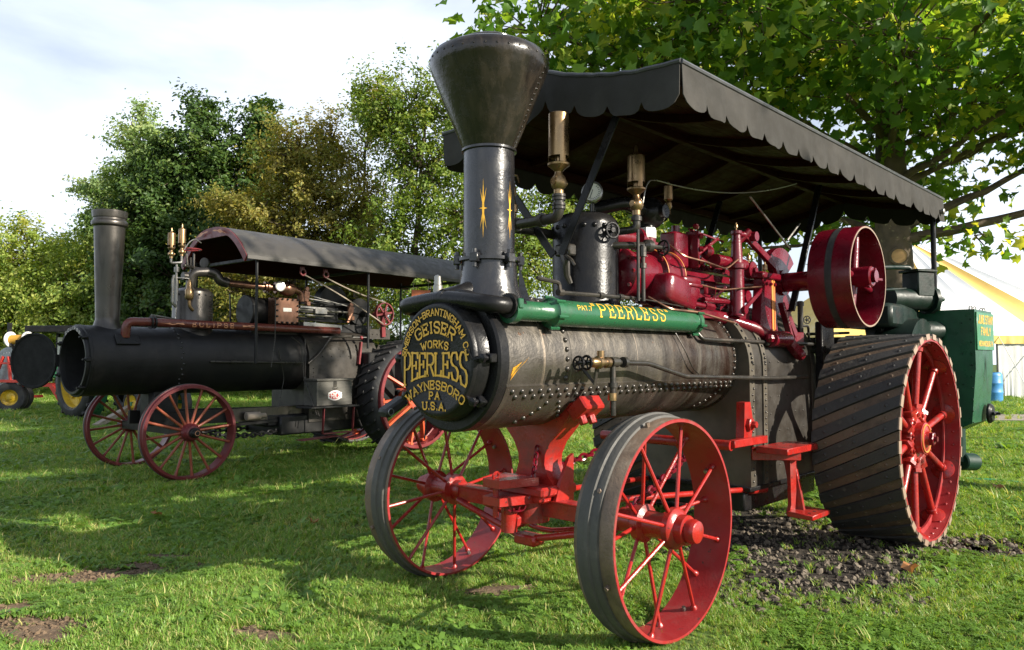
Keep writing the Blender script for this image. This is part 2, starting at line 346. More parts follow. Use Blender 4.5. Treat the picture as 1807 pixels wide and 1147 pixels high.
class MB:
    def __init__(s):
        s.v, s.f = [], []

    def add(s, vs, fs):
        o = len(s.v)
        s.v.extend([tuple(v) for v in vs])
        s.f.extend([tuple(i + o for i in f) for f in fs])
        return s

    def box(s, c, size, rot=None, ch=0.004):
        """chamfered box"""
        hx, hy, hz = (x / 2 for x in size)
        ch = min(ch, hx * 0.5, hy * 0.5, hz * 0.5)
        vs, idx = [], {}
        for sx in (-1, 1):
            for sy in (-1, 1):
                for sz in (-1, 1):
                    for ax in range(3):
                        p = [sx * (hx - ch), sy * (hy - ch), sz * (hz - ch)]
                        p[ax] += (sx, sy, sz)[ax] * ch
                        idx[(sx, sy, sz, ax)] = len(vs)
                        vs.append(Vector(p))
        fs = []
        for ax in range(3):
            o = [i for i in range(3) if i != ax]
            for sg in (-1, 1):
                q = []
                for a, b in ((-1, -1), (1, -1), (1, 1), (-1, 1)):
                    k = [0, 0, 0]
                    k[ax], k[o[0]], k[o[1]] = sg, a, b
                    q.append(idx[(*k, ax)])
                if (sg > 0) != (ax != 1):
                    q.reverse()
                fs.append(q)
        for ax in range(3):      # edges along ax
            o = [i for i in range(3) if i != ax]
            for a in (-1, 1):
                for b in (-1, 1):
                    q = []
                    for sg, f in ((-1, o[0]), (-1, o[1]), (1, o[1]), (1, o[0])):
                        k = [0, 0, 0]
                        k[ax], k[o[0]], k[o[1]] = sg, a, b
                        q.append(idx[(*k, f)])
                    n = (vs[q[1]] - vs[q[0]]).cross(vs[q[2]] - vs[q[0]])
                    if n.dot(sum((vs[i] for i in q), Vector())) < 0:
                        q.reverse()
                    fs.append(q)
        for sx in (-1, 1):
            for sy in (-1, 1):
                for sz in (-1, 1):
                    q = [idx[(sx, sy, sz, a)] for a in range(3)]
                    if sx * sy * sz < 0:
                        q.reverse()
                    fs.append(q)
        m = rot if rot is not None else Matrix.Identity(3)
        c = Vector(c)
        return s.add([c + m @ v for v in vs], fs)

    def bar(s, p, q, w, h, up=(0, 0, 1), ch=0.003):
        """box from p to q with width w (sideways) and height h"""
        p, q = Vector(p), Vector(q)
        d = (q - p)
        x = d.normalized()
        y = Vector(up).cross(x)
        if y.length < 1e-5:
            y = Vector((0, 1, 0)).cross(x)
        y.normalize()
        z = x.cross(y)
        return s.box((p + q) / 2, (d.length, w, h), Matrix((x, y, z)).transposed(), ch)

    def lathe(s, prof, o=(0, 0, 0), ax=(0, 0, 1), n=24, a0=0.0, a1=None):
        """profile of (radius, distance along axis)"""
        u, w, d = _frame(ax)
        o = Vector(o)
        full = a1 is None
        a1 = a0 + 2 * math.pi if full else a1
        m = n if full else n + 1
        vs, rows = [], []
        for r, t in prof:
            if abs(r) < 1e-7:
                rows.append([len(vs)])
                vs.append(o + d * t)
            else:
                rows.append(list(range(len(vs), len(vs) + m)))
                for i in range(m):
                    a = a0 + (a1 - a0) * i / n
                    vs.append(o + d * t + (u * math.cos(a) + w * math.sin(a)) * r)
        fs = []
        for A, B in zip(rows[:-1], rows[1:]):
            for i in range(n):
                j = (i + 1) % m
                if len(A) == 1 and len(B) == 1:
                    continue
                if len(A) == 1:
                    fs.append((A[0], B[j], B[i]))
                elif len(B) == 1:
                    fs.append((A[i], A[j], B[0]))
                else:
                    fs.append((A[i], A[j], B[j], B[i]))
        return s.add(vs, fs)

    def cyl(s, p, q, r, r2=None, n=16, cap=True, ch=0.0):
        p, q = Vector(p), Vector(q)
        L = (q - p).length
        r2 = r if r2 is None else r2
        pr = [(r, 0), (r2, L)]
        if ch:
            pr = [(r - ch, 0), (r, ch), (r2, L - ch), (r2 - ch, L)]
        if cap:
            pr = [(0, 0)] + pr + [(0, L)]
        return s.lathe(pr, p, q - p, n)

    def tube(s, pts, r, n=10, fil=0.0, cap=True):
        pts = fillet(pts, fil) if fil else [Vector(p) for p in pts]
        rs = r if isinstance(r, (list, tuple)) else [r] * len(pts)
        t0 = (pts[1] - pts[0]).normalized()
        u, w, _ = _frame(t0)
        vs, rows = [], []
        pt = t0
        for i, p in enumerate(pts):
            t = (pts[min(i + 1, len(pts) - 1)] - pts[max(i - 1, 0)]).normalized()
            q = pt.rotation_difference(t)
            u = q @ u
            w = t.cross(u).normalized()
            u = w.cross(t).normalized()
            pt = t
            rows.append(list(range(len(vs), len(vs) + n)))
            for k in range(n):
                a = 2 * math.pi * k / n
                vs.append(p + (u * math.cos(a) + w * math.sin(a)) * rs[i])
        fs = []
        for A, B in zip(rows[:-1], rows[1:]):
            for k in range(n):
                j = (k + 1) % n
                fs.append((A[k], A[j], B[j], B[k]))
        if cap:
            fs.append(tuple(reversed(rows[0])))
            fs.append(tuple(rows[-1]))
        return s.add(vs, fs)

    def prism(s, poly, o, u, v, depth):
        """polygon (list of 2d points, counter clockwise seen against the extrusion) extruded along -(u x v)"""
        o, u, v = Vector(o), Vector(u), Vector(v)
        w = u.cross(v)
        n = len(poly)
        ar = sum(poly[i][0] * poly[(i + 1) % n][1] - poly[(i + 1) % n][0] * poly[i][1] for i in range(n))
        if ar < 0:
            poly = list(reversed(poly))
        A = [o + u * a + v * b for a, b in poly]
        B = [p - w * depth for p in A]
        fs = [tuple(range(n)), tuple(range(2 * n - 1, n - 1, -1))]
        for i in range(n):
            j = (i + 1) % n
            fs.append((i, i + n, j + n, j))
        return s.add(A + B, fs)

    def ball(s, c, r, n=12, sz=1.0):
        k = max(4, n // 2)
        pr = [(r * math.sin(math.pi * i / k), -r * sz * math.cos(math.pi * i / k)) for i in range(k + 1)]
        pr[0] = (0, -r * sz)
        pr[-1] = (0, r * sz)
        return s.lathe(pr, c, (0, 0, 1), n)

    def rivet(s, p, nrm, r, n=8, h=0.7):
        nrm = Vector(nrm).normalized()
        return s.lathe([(r * 1.05, -0.002), (r, r * h * 0.25), (r * 0.72, r * h * 0.72), (r * 0.3, r * h * 0.98), (0, r * h)], p, nrm, n)

    def hexa(s, p, nrm, r, h):
        nrm = Vector(nrm).normalized()
        return s.lathe([(r, -0.002), (r, h * 0.85), (r * 0.85, h), (0, h)], p, nrm, 6)

    def blob(s, c, size, p=3.0, tilt=0.0, n=20):
        """rounded casting: superellipsoid"""
        c = Vector(c)
        R = Matrix.Rotation(tilt, 3, 'Y')
        f = lambda v: math.copysign(abs(v) ** (2 / p), v)
        vs, rows = [], []
        k = n // 2
        for i in range(k + 1):
            th = -math.pi / 2 + math.pi * i / k
            row = []
            for j in range(n):
                ph = 2 * math.pi * j / n
                row.append(len(vs))
                vs.append(c + R @ Vector((size[0] / 2 * f(math.cos(th)) * f(math.cos(ph)), size[1] / 2 * f(math.cos(th)) * f(math.sin(ph)), size[2] / 2 * f(math.sin(th)))))
            rows.append(row)
        fs = [(A[j], A[(j + 1) % n], B[(j + 1) % n], B[j]) for A, B in zip(rows[:-1], rows[1:]) for j in range(n)]
        return s.add(vs, fs)

    def torus(s, c, ax, R, r, n=24, k=8):
        pr = [(R + r * math.cos(2 * math.pi * i / k), r * math.sin(2 * math.pi * i / k)) for i in range(k + 1)]
        return s.lathe(pr, c, ax, n)

    def mesh(s, name, m, smooth=38):
        me = bpy.data.meshes.new(name)
        me.from_pydata(s.v, [], s.f)
        if m is not None:
            me.materials.append(m)
        if smooth:
            me.polygons.foreach_set('use_smooth', [True] * len(me.polygons))
            me.set_sharp_from_angle(angle=R_(smooth))
        me.update()
        return me

    def build(s, name, m, parent=None, smooth=38, loc=None):
        return link(name, s.mesh(name, m if not isinstance(m, str) else M[m], smooth), parent, loc)

def link(name, me, parent=None, loc=None, rot=None):
    o = bpy.data.objects.new(name, me)
    COL.objects.link(o)
    if parent is not None:
        o.parent = parent
    if loc is not None:
        o.location = loc
    if rot is not None:
        o.rotation_euler = rot
    return o

def thing(name, label, cat, loc=(0, 0, 0), rz=0.0, group=None):
    o = bpy.data.objects.new(name, None)
    o.empty_display_size = 0.3
    COL.objects.link(o)
    o.location = loc
    o.rotation_euler = (0, 0, rz)
    return tag(o, label, cat, group)

def tag(o, label, cat, group=None):
    o['label'] = label
    o['category'] = cat
    if group:
        o['group'] = group
    return o

def structure(o):
    o['kind'] = 'structure'
    return o

def stuff(o):
    o['kind'] = 'stuff'
    return o

def arr_mesh(name, verts, tris, m, tone=None, smooth=False):
    """numpy triangle soup to mesh"""
    me = bpy.data.meshes.new(name)
    nv, nf = len(verts), len(tris)
    me.vertices.add(nv)
    me.vertices.foreach_set('co', np.ascontiguousarray(verts, np.float32).ravel())
    me.loops.add(nf * 3)
    me.loops.foreach_set('vertex_index', np.ascontiguousarray(tris, np.int32).ravel())
    me.polygons.add(nf)
    me.polygons.foreach_set('loop_start', np.arange(nf, dtype=np.int32) * 3)
    me.polygons.foreach_set('loop_total', np.full(nf, 3, np.int32))
    if smooth:
        me.polygons.foreach_set('use_smooth', np.ones(nf, bool))
    me.materials.append(m)
    if tone is not None:
        at = me.attributes.new('tone', 'FLOAT', 'FACE')
        at.data.foreach_set('value', np.ascontiguousarray(tone, np.float32))
    me.update(calc_edges=True)
    return me

# ------------------------------------------------------------------ lettering (drawn as strokes)
GL = {
 'A': (0.9, [[(0, 0), (.5, 1), (1, 0)], [(.2, .36), (.8, .36)]]),
 'B': (0.8, [[(0, 0), (0, 1)], [(0, 1), (.7, 1), (1, .87), (1, .63), (.75, .52), (0, .52)], [(.75, .5), (1, .38), (1, .13), (.7, 0), (0, 0)]]),
 'C': (0.85, [[(1, .75), (.75, 1), (.25, 1), (0, .75), (0, .25), (.25, 0), (.75, 0), (1, .25)]]),
 'D': (0.85, [[(0, 0), (0, 1)], [(0, 1), (.65, 1), (1, .75), (1, .25), (.65, 0), (0, 0)]]),
 'E': (0.72, [[(0, 0), (0, 1)], [(0, 1), (.92, 1), (.98, .82)], [(0, .52), (.7, .52)], [(.7, .64), (.7, .40)], [(0, 0), (.92, 0), (.98, .18)]]),
 'F': (0.72, [[(0, 0), (0, 1)], [(0, 1), (.92, 1), (.98, .82)], [(0, .52), (.7, .52)]]),
 'G': (0.88, [[(1, .78), (.75, 1), (.25, 1), (0, .78), (0, .22), (.25, 0), (.75, 0), (1, .2), (1, .45), (.6, .45)]]),
 'H': (0.85, [[(0, 0), (0, 1)], [(1, 0), (1, 1)], [(0, .5), (1, .5)]]),
 'J': (0.7, [[(1, 1), (1, .2), (.75, 0), (.25, 0), (0, .22)]]),
 'I': (0.25, [[(.5, 0), (.5, 1)]]),
 'K': (0.8, [[(0, 0), (0, 1)], [(1, 1), (.05, .42)], [(.35, .6), (1, 0)]]),
 'L': (0.7, [[(0, 1), (0, 0)], [(0, 0), (.92, 0), (.98, .2)]]),
 'M': (1.0, [[(0, 0), (0, 1), (.5, .3), (1, 1), (1, 0)]]),
 'N': (0.85, [[(0, 0), (0, 1), (1, 0), (1, 1)]]),
 'O': (0.88, [[(.25, 0), (.75, 0), (1, .22), (1, .78), (.75, 1), (.25, 1), (0, .78), (0, .22), (.25, 0)]]),
 'P': (0.76, [[(0, 0), (0, 1)], [(0, 1), (.7, 1), (1, .86), (1, .6), (.7, .46), (0, .46)]]),
 'R': (0.8, [[(0, 0), (0, 1)], [(0, 1), (.7, 1), (1, .86), (1, .62), (.7, .48), (0, .48)], [(.5, .46), (1, 0)]]),
 'S': (0.76, [[(.95, .78), (.78, 1), (.2, 1), (0, .85), (0, .65), (.2, .54), (.8, .46), (1, .35), (1, .15), (.8, 0), (.2, 0), (.03, .22)]]),
 'T': (0.8, [[(.5, 0), (.5, 1)], [(0, 1), (1, 1)]]),
 'U': (0.85, [[(0, 1), (0, .22), (.25, 0), (.75, 0), (1, .22), (1, 1)]]),
 'W': (1.15, [[(0, 1), (.27, 0), (.5, .75), (.73, 0), (1, 1)]]),
 'X': (0.85, [[(0, 0), (1, 1)], [(0, 1), (1, 0)]]),
 'Y': (0.85, [[(0, 1), (.5, .45), (1, 1)], [(.5, .45), (.5, 0)]]),
 '-': (0.4, [[(0, .5), (1, .5)]]), '.': (0.16, [[(.5, 0), (.5, .1)]]), ',': (0.16, [[(.5, .1), (.2, -.12)]]),
 ' ': (0.45, []), '"': (0.35, [[(.1, 1), (.0, .8)], [(.8, 1), (.7, .8)]]),
 '1': (0.3, [[(.2, .8), (.6, 1), (.6, 0)]]), '2': (0.75, [[(0, .8), (.25, 1), (.75, 1), (1, .8), (1, .6), (0, 0), (1, 0)]]),
 '7': (0.75, [[(0, 1), (1, 1), (.3, 0)]]), '8': (0.8, [[(.25, .52), (0, .7), (0, .85), (.25, 1), (.75, 1), (1, .85), (1, .7), (.75, .52), (.25, .5), (0, .3), (0, .15), (.25, 0), (.75, 0), (1, .15), (1, .3), (.75, .5)]]),
}
SERIF = {'P': [(0, 0)], 'E': [(0, 0), (0, 1)], 'R': [(0, 0)], 'L': [(0, 1)], 'I': [(.5, 0), (.5, 1)], 'K': [(0, 0), (0, 1)], 'W': [(0, 1), (1, 1)], 'A': [(0, 0), (1, 0)], 'Y': [(0, 1), (1, 1), (.5, 0)],
         'N': [(0, 0)], 'H': [(0, 0), (0, 1), (1, 0), (1, 1)], 'T': [(.5, 0)], 'U': [(0, 1), (1, 1)], 'M': [(0, 0), (1, 0)], 'F': [(0, 0)]}

def lettering(mb, text, fmap, nrm, sw, h=1.0, gap=0.28, lift=0.0012, serif=True, thin=None, total=None):
    """strokes of a line of text; fmap(s, t) -> 3d point with s along the line in letter heights, t in 0..1, centred on s = 0"""
    widths = [GL[c][0] for c in text]
    tot = sum(widths) + gap * (len(text) - 1)
    k = (total / tot) if total else 1.0
    x = -tot / 2
    layer = 0
    for c, w in zip(text, widths):
        st = list(GL[c][1])
        if serif:
            for (a, b) in SERIF.get(c, []):
                e = 0.11 / w
                st.append([(a - e, b), (a + e, b)])
        for line in st:
            layer += 1
            lf = lift + (layer % 3) * 0.0004
            pts = []
            for (a, b), (a2, b2) in zip(line[:-1], line[1:]):
                for q in range(3):
                    pts.append((a + (a2 - a) * q / 3, b + (b2 - b) * q / 3))
            pts.append(line[-1])
            P3 = [Vector(fmap((x + a * w) * k, b)) for a, b in pts]
            N3 = [Vector(nrm((x + a * w) * k, b)) for a, b in pts]
            vs = []
            for i in range(len(P3)):
                d1 = (P3[i] - P3[i - 1]).normalized() if i else (P3[1] - P3[0]).normalized()
                d2 = (P3[i + 1] - P3[i]).normalized() if i < len(P3) - 1 else d1
                d = (d1 + d2).normalized()
                s_ = N3[i].cross(d).normalized()
                m = 1.0 / max(0.5, d.dot(d1))
                wd = sw if thin is None else (sw if abs(d.dot(Vector((0, 0, 1)))) > 0.6 else thin)
                ext = d * (0.0 if 0 < i < len(P3) - 1 else (sw * 0.5 if i else -sw * 0.5)) * 0.9
                c_ = P3[i] + N3[i] * lf + ext
                vs += [c_ + s_ * wd * 0.5 * m, c_ - s_ * wd * 0.5 * m]
            fs = [(2 * i, 2 * i + 1, 2 * i + 3, 2 * i + 2) for i in range(len(P3) - 1)]
            mb.add(vs, fs)
        x += w + gap
    return mb
# ================================================================== ground
g = np.random.default_rng(5)
NGX = 90
xs = np.concatenate([-np.geomspace(160, 1, 30), np.linspace(-.9, 40, 60), np.geomspace(42, 220, 20)])
ys = np.concatenate([-np.geomspace(160, 1, 30), np.linspace(-.9, 40, 60), np.geomspace(42, 220, 20)])
GX, GY = np.meshgrid(xs, ys, indexing='ij')
GZ = np.zeros_like(GX)
V = np.stack([GX, GY, GZ], -1).reshape(-1, 3)
ni, nj = GX.shape
I = np.arange(ni * nj).reshape(ni, nj)
T = np.concatenate([np.stack([I[:-1, :-1], I[1:, :-1], I[1:, 1:]], -1).reshape(-1, 3), np.stack([I[:-1, :-1], I[1:, 1:], I[:-1, 1:]], -1).reshape(-1, 3)])
structure(link('ground', arr_mesh('ground', V, T, M['grass_ground'])))

def gpix(px, py):
    d = FWD + RT * ((px - W_PX / 2) / F_PX) - UPV * ((py - H_PX / 2) / F_PX)
    p = CAM + d * (-1.35 / d.z)
    return np.array((p.x, p.y))

PATCH = []
def patch(name, cx, cy, rx, ry, ang, m, z, seed, n=90):
    r = np.random.default_rng(seed)
    k = [(r.uniform(0, 6.28), i + 2, r.uniform(.05, .22) / (1 + i * .12)) for i in range(14)]
    vs = [(cx, cy, z)]
    for i in range(n):
        a = 2 * math.pi * i / n
        f = 1 + sum(am * math.sin(w * a + ph) for ph, w, am in k)
        x, y = math.cos(a) * rx * f, math.sin(a) * ry * f
        vs.append((cx + x * math.cos(ang) - y * math.sin(ang), cy + x * math.sin(ang) + y * math.cos(ang), z))
    me = bpy.data.meshes.new(name)
    me.from_pydata(vs, [], [(0, 1 + i, 1 + (i + 1) % n) for i in range(n)])
    me.materials.append(M[m])
    structure(link(name, me))
    PATCH.append((cx, cy, rx, ry, ang, .35 if m == 'cinder' else .10))

for i, (x, y, rx, ry) in enumerate(((40, 1110, .42, .20), (165, 1018, .60, .16), (10, 1080, .20, .14), (250, 1000, .18, .06), (470, 1125, .22, .08), (70, 1128, .22, .10), (300, 985, .2, .05), (885, 1045, .22, .08))):
    c = gpix(x, y)
    patch('soil_patch', c[0], c[1], rx, ry, -R_(46) + .4 * math.sin(i), 'soil', .004 + .002 * i, i)
c = gpix(1480, 985)
patch('cinder_patch', c[0], c[1], 1.45, .70, R_(8), 'cinder', .004, 31)
c = gpix(1300, 935)
patch('cinder_patch', c[0], c[1], 1.1, .65, R_(10), 'cinder', .008, 32)
c = gpix(1745, 968)
patch('cinder_patch', c[0], c[1], .40, .30, R_(0), 'cinder', .004, 33)
c = gpix(1690, 880)
m = MB()
a0, a1 = ld(2, 17.2), ld(60, 15.6)
dr = (a1 - a0).normalized()
nn = Vector((-dr.y, dr.x, 0))
L = (a1 - a0).length
vs = []
for i in range(41):
    p = a0 + dr * L * i / 40
    w0, w1 = -.2 + .15 * math.sin(i * 1.3), 1.9 + .2 * math.sin(i * 2.1)
    vs += [p + nn * w0 + Vector((0, 0, .004)), p + nn * w1 + Vector((0, 0, .004))]
m.add(vs, [(2 * i, 2 * i + 2, 2 * i + 3, 2 * i + 1) for i in range(40)])
structure(m.build('gravel_track', 'track', None, 0))
TRACK = (a0, dr, nn)

# grass: tufts scattered on the lawn
def sample_lawn():
    pts, scl = [], []
    for d0, d1, dens, s0 in ((3.0, 5.2, 1500, .8), (5.2, 7.5, 950, .95), (7.5, 11, 520, 1.2), (11, 16, 260, 1.55), (16, 24, 120, 2.0), (24, 40, 45, 2.7)):
        half = .80 * d1 + 1.2
        n = int((d1 - d0) * 2 * half * dens)
        dep = g.uniform(d0, d1, n)
        lat = g.uniform(-half, half, n)
        k = np.abs(lat) < .76 * dep + 1.0
        dep, lat = dep[k], lat[k]
        x = RT.x * lat + FW0.x * dep
        y = RT.y * lat + FW0.y * dep
        pts.append(np.stack([x, y], 1))
        scl.append(np.full(len(x), s0))
    return np.concatenate(pts), np.concatenate(scl)
P2, S2 = sample_lawn()
keep = np.ones(len(P2), bool)
for (cx, cy, rx, ry, ang, pr_) in PATCH:
    dx, dy = P2[:, 0] - cx, P2[:, 1] - cy
    u = (dx * math.cos(ang) + dy * math.sin(ang)) / rx
    v = (-dx * math.sin(ang) + dy * math.cos(ang)) / ry
    r = np.sqrt(u * u + v * v)
    keep &= (g.random(len(P2)) < np.clip((r - .62) / .5, .04, 1))
pa0, pdr, pnn = TRACK
off = (P2[:, 0] - pa0.x) * pnn.x + (P2[:, 1] - pa0.y) * pnn.y
al = (P2[:, 0] - pa0.x) * pdr.x + (P2[:, 1] - pa0.y) * pdr.y
keep &= ~((off > -1.0) & (off < 1.75) & (al > 0) & (g.random(len(P2)) < .96))
# wheels stand on the ground and have flattened the grass right under and beside them
flat = np.ones(len(P2))
for (wx, wy0, wy1) in ((3.23, 1.95, 2.28), (3.23, 3.58, 3.92), (6.16, 1.60, 2.32), (6.16, 3.55, 4.3), (3.65, 8.4, 8.75), (3.62, 10.1, 10.4), (7.1, 8.5, 9.2)):
    dx = np.abs(P2[:, 0] - wx)
    dy = np.maximum(np.maximum(wy0 - P2[:, 1], P2[:, 1] - wy1), 0)
    q = np.sqrt((dx / .30) ** 2 + (dy / .12) ** 2)
    flat = np.minimum(flat, np.clip(.40 + .60 * (q - .5) / .9, .40, 1))
S2 = S2 * flat
P2, S2 = P2[keep], S2[keep]
# patchy height
nz = np.sin(P2[:, 0] * 2.1 + 1.3 * np.sin(P2[:, 1] * 1.7)) * np.sin(P2[:, 1] * 2.6 + np.sin(P2[:, 0] * 1.1)) 
def lump(x, y, s, ph):
    return (np.sin(x * s + ph + 1.7 * np.sin(y * s * .8 + ph * 2)) + np.sin(y * s * 1.3 - ph + 1.3 * np.sin(x * s * 1.1)) + .6 * np.sin((x + y) * s * 2.3 + ph)) / 2.6
dry = lump(P2[:, 0], P2[:, 1], 1.9, .4)
clo = lump(P2[:, 0], P2[:, 1], 2.7, 2.1)
u_ = g.random(len(P2))
K2 = g.integers(0, 4, len(P2))
K2 = np.where(K2 == 2, 5, K2)
K2 = np.where((dry > .35) & (u_ < .45), 4, K2)
K2 = np.where((clo > .30) & (u_ > .45), 2, K2)
K2 = np.where(u_ < .02, 4, K2)
v_ = g.random(len(P2))
wd_ = lump(P2[:, 0], P2[:, 1], 3.6, 5.2)
K2 = np.where((wd_ > .25) & (v_ < .07), 6, K2)
K2 = np.where((wd_ > .0) & (v_ > .96), 7, K2)
K2 = np.where((v_ > .45) & (v_ < .465), 8, K2)
thin = (dry > .55) & (g.random(len(P2)) < .45)
P2, S2, K2, nz = P2[~thin], S2[~thin], K2[~thin], nz[~thin]
S2 = S2 * (1 + .22 * nz) * g.uniform(.7, 1.3, len(S2))

def tuft(seed, n, h, kind):
    r = np.random.default_rng(seed)
    vs, ts, tn = [], [], []
    for i in range(n):
        a = r.uniform(0, 6.28)
        rad = .028 * math.sqrt(r.random())
        bx, by = math.cos(a) * rad, math.sin(a) * rad
        la = r.uniform(0, 6.28)
        lean = r.uniform(.25, 1.1)
        hh = h * r.uniform(.55, 1.15)
        w = r.uniform(.0018, .0034)
        px_, py_ = -math.sin(la) * w, math.cos(la) * w
        o = len(vs)
        for f, wf in ((0, 1), (.5, .9), (.85, .5)):
            zx = hh * f * (1 - .25 * lean * f)
            ho_ = hh * lean * f * f
            cx, cy = bx + math.cos(la) * ho_, by + math.sin(la) * ho_
            vs += [(cx + px_ * wf, cy + py_ * wf, zx), (cx - px_ * wf, cy - py_ * wf, zx)]
        vs.append((bx + math.cos(la) * hh * lean, by + math.sin(la) * hh * lean, hh * (1 - .3 * lean)))
        ts += [(o, o + 1, o + 3), (o, o + 3, o + 2), (o + 2, o + 3, o + 5), (o + 2, o + 5, o + 4), (o + 4, o + 5, o + 6)]
        t = np.clip(r.normal(.42, .16), 0, .85) if r.random() > (.10 if kind != 2 else .5) else r.uniform(.85, 1)
        tn += [t] * 5
    if kind == 1:       # clover leaves
        for i in range(11):
            a = r.uniform(0, 6.28)
            rad = r.uniform(0, .04)
            cx, cy, cz = math.cos(a) * rad, math.sin(a) * rad, r.uniform(.02, .045)
            for k in range(3):
                b = a + k * 2.09
                o = len(vs)
                s = .015
                vs += [(cx, cy, cz), (cx + math.cos(b - .5) * s, cy + math.sin(b - .5) * s, cz + .003), (cx + math.cos(b) * s * 1.2, cy + math.sin(b) * s * 1.2, cz), (cx + math.cos(b + .5) * s, cy + math.sin(b + .5) * s, cz + .003)]
                ts += [(o, o + 1, o + 2), (o, o + 2, o + 3)]
                tn += [.3, .3]
    return arr_mesh('grass_tuft', np.array(vs), np.array(ts), M['grass'], np.array(tn))
tuft_col = bpy.data.collections.new('grass_tufts')
for i, (n, h, k) in enumerate(((16, .060, 0), (16, .048, 0), (14, .042, 1), (15, .068, 0), (13, .044, 2), (14, .052, 0))):
    tuft_col.objects.link(bpy.data.objects.new('grass_tuft', tuft(100 + i, n, h, k)))
def weed(seed):
    r = np.random.default_rng(seed)
    vs, ts, tn = [], [], []
    for i in range(8):          # broad plantain leaves in a rosette
        a = 6.283 * i / 8 + r.uniform(-.25, .25)
        L, w, up = r.uniform(.05, .085), r.uniform(.012, .018), r.uniform(.25, .8)
        o = len(vs)
        ca, sa = math.cos(a), math.sin(a)
        for f, wf in ((0.05, .25), (.4, 1), (.75, .8)):
            z = L * up * math.sin(f * 2.0) * .8 + .004
            for sg in (-1, 1):
                vs.append((ca * L * f - sa * w * wf * sg, sa * L * f + ca * w * wf * sg, z + .004))
        vs.append((ca * L, sa * L, L * up * math.sin(2.0) * .55))
        ts += [(o, o + 1, o + 3), (o, o + 3, o + 2), (o + 2, o + 3, o + 5), (o + 2, o + 5, o + 4), (o + 4, o + 5, o + 6)]
        tn += [r.uniform(.1, .4)] * 5
    return arr_mesh('grass_weed', np.array(vs), np.array(ts), M['grass'], np.array(tn))
tuft_col.objects.link(bpy.data.objects.new('grass_tuft_weed', weed(140)))
tuft_col.objects.link(bpy.data.objects.new('grass_tuft_weed2', weed(141)))
tuft_col.objects.link(bpy.data.objects.new('grass_tuft_z', tuft(150, 9, .10, 2)))

def scatter(name, pts, scl, col, zoff=0.0, tilt=.12, kinds=None):
    me = bpy.data.meshes.new(name)
    n = len(pts)
    me.vertices.add(n)
    co = np.zeros((n, 3), np.float32)
    co[:, :2] = pts
    co[:, 2] = zoff
    me.vertices.foreach_set('co', co.ravel())
    a = me.attributes.new('scl', 'FLOAT', 'POINT')
    a.data.foreach_set('value', scl.astype(np.float32))
    rot = np.stack([g.normal(0, tilt, n), g.normal(0, tilt, n), g.uniform(0, 6.283, n)], 1).astype(np.float32)
    a = me.attributes.new('rot', 'FLOAT_VECTOR', 'POINT')
    a.data.foreach_set('vector', rot.ravel())
    if kinds is not None:
        a = me.attributes.new('pick', 'INT', 'POINT')
        a.data.foreach_set('value', kinds.astype(np.int32))
    o = link(name, me)
    ng = bpy.data.node_groups.new(name, 'GeometryNodeTree')
    ng.interface.new_socket('Geometry', in_out='INPUT', socket_type='NodeSocketGeometry')
    ng.interface.new_socket('Geometry', in_out='OUTPUT', socket_type='NodeSocketGeometry')
    gi, go = ng.nodes.new('NodeGroupInput'), ng.nodes.new('NodeGroupOutput')
    ci = ng.nodes.new('GeometryNodeCollectionInfo')
    ci.inputs['Collection'].default_value = col
    ci.inputs['Separate Children'].default_value = True
    ci.inputs['Reset Children'].default_value = True
    ip = ng.nodes.new('GeometryNodeInstanceOnPoints')
    ip.inputs['Pick Instance'].default_value = True
    sa = ng.nodes.new('GeometryNodeInputNamedAttribute')
    sa.data_type = 'FLOAT'
    sa.inputs['Name'].default_value = 'scl'
    ra = ng.nodes.new('GeometryNodeInputNamedAttribute')
    ra.data_type = 'FLOAT_VECTOR'
    ra.inputs['Name'].default_value = 'rot'
    L_ = ng.links.new
    L_(gi.outputs[0], ip.inputs['Points'])
    L_(ci.outputs[0], ip.inputs['Instance'])
    L_(sa.outputs['Attribute'], ip.inputs['Scale'])
    L_(ra.outputs['Attribute'], ip.inputs['Rotation'])
    if kinds is not None:
        ka = ng.nodes.new('GeometryNodeInputNamedAttribute')
        ka.data_type = 'INT'
        ka.inputs['Name'].default_value = 'pick'
        L_(ka.outputs['Attribute'], ip.inputs['Instance Index'])
    L_(ip.outputs[0], go.inputs[0])
    md = o.modifiers.new('scatter', 'NODES')
    md.node_group = ng
    return stuff(o)
scatter('grass', P2, S2, tuft_col, kinds=K2)

peb = bpy.data.collections.new('cinder_stones')
for i in range(4):
    r = np.random.default_rng(300 + i)
    mb = MB().ball((0, 0, 0), .014, 7, .7)
    mb.v = [tuple(np.array(v) * r.uniform(.7, 1.3)) for v in mb.v]
    peb.objects.link(bpy.data.objects.new('cinder_stone', mb.mesh('cinder_stone', M['pebble'] if i else M['cinder'], 0)))
pp_ = []
for (cx, cy, rx, ry, ang, pr_) in PATCH:
    if pr_ > .2:
        n = int(rx * ry * 1900)
        a, r = g.uniform(0, 6.28, n), np.sqrt(g.random(n)) * 1.05
        x, y = np.cos(a) * r * rx, np.sin(a) * r * ry
        pp_.append(np.stack([cx + x * math.cos(ang) - y * math.sin(ang), cy + x * math.sin(ang) + y * math.cos(ang)], 1))
pp_ = np.concatenate(pp_)
crumb = bpy.data.collections.new('soil_crumbs')
for i in range(3):
    r = np.random.default_rng(330 + i)
    mb = MB().ball((0, 0, 0), .011, 6, .6)
    mb.v = [tuple(np.array(v) * r.uniform(.6, 1.4)) for v in mb.v]
    crumb.objects.link(bpy.data.objects.new('soil_crumb', mb.mesh('soil_crumb', M['soil'], 0)))
cp_ = []
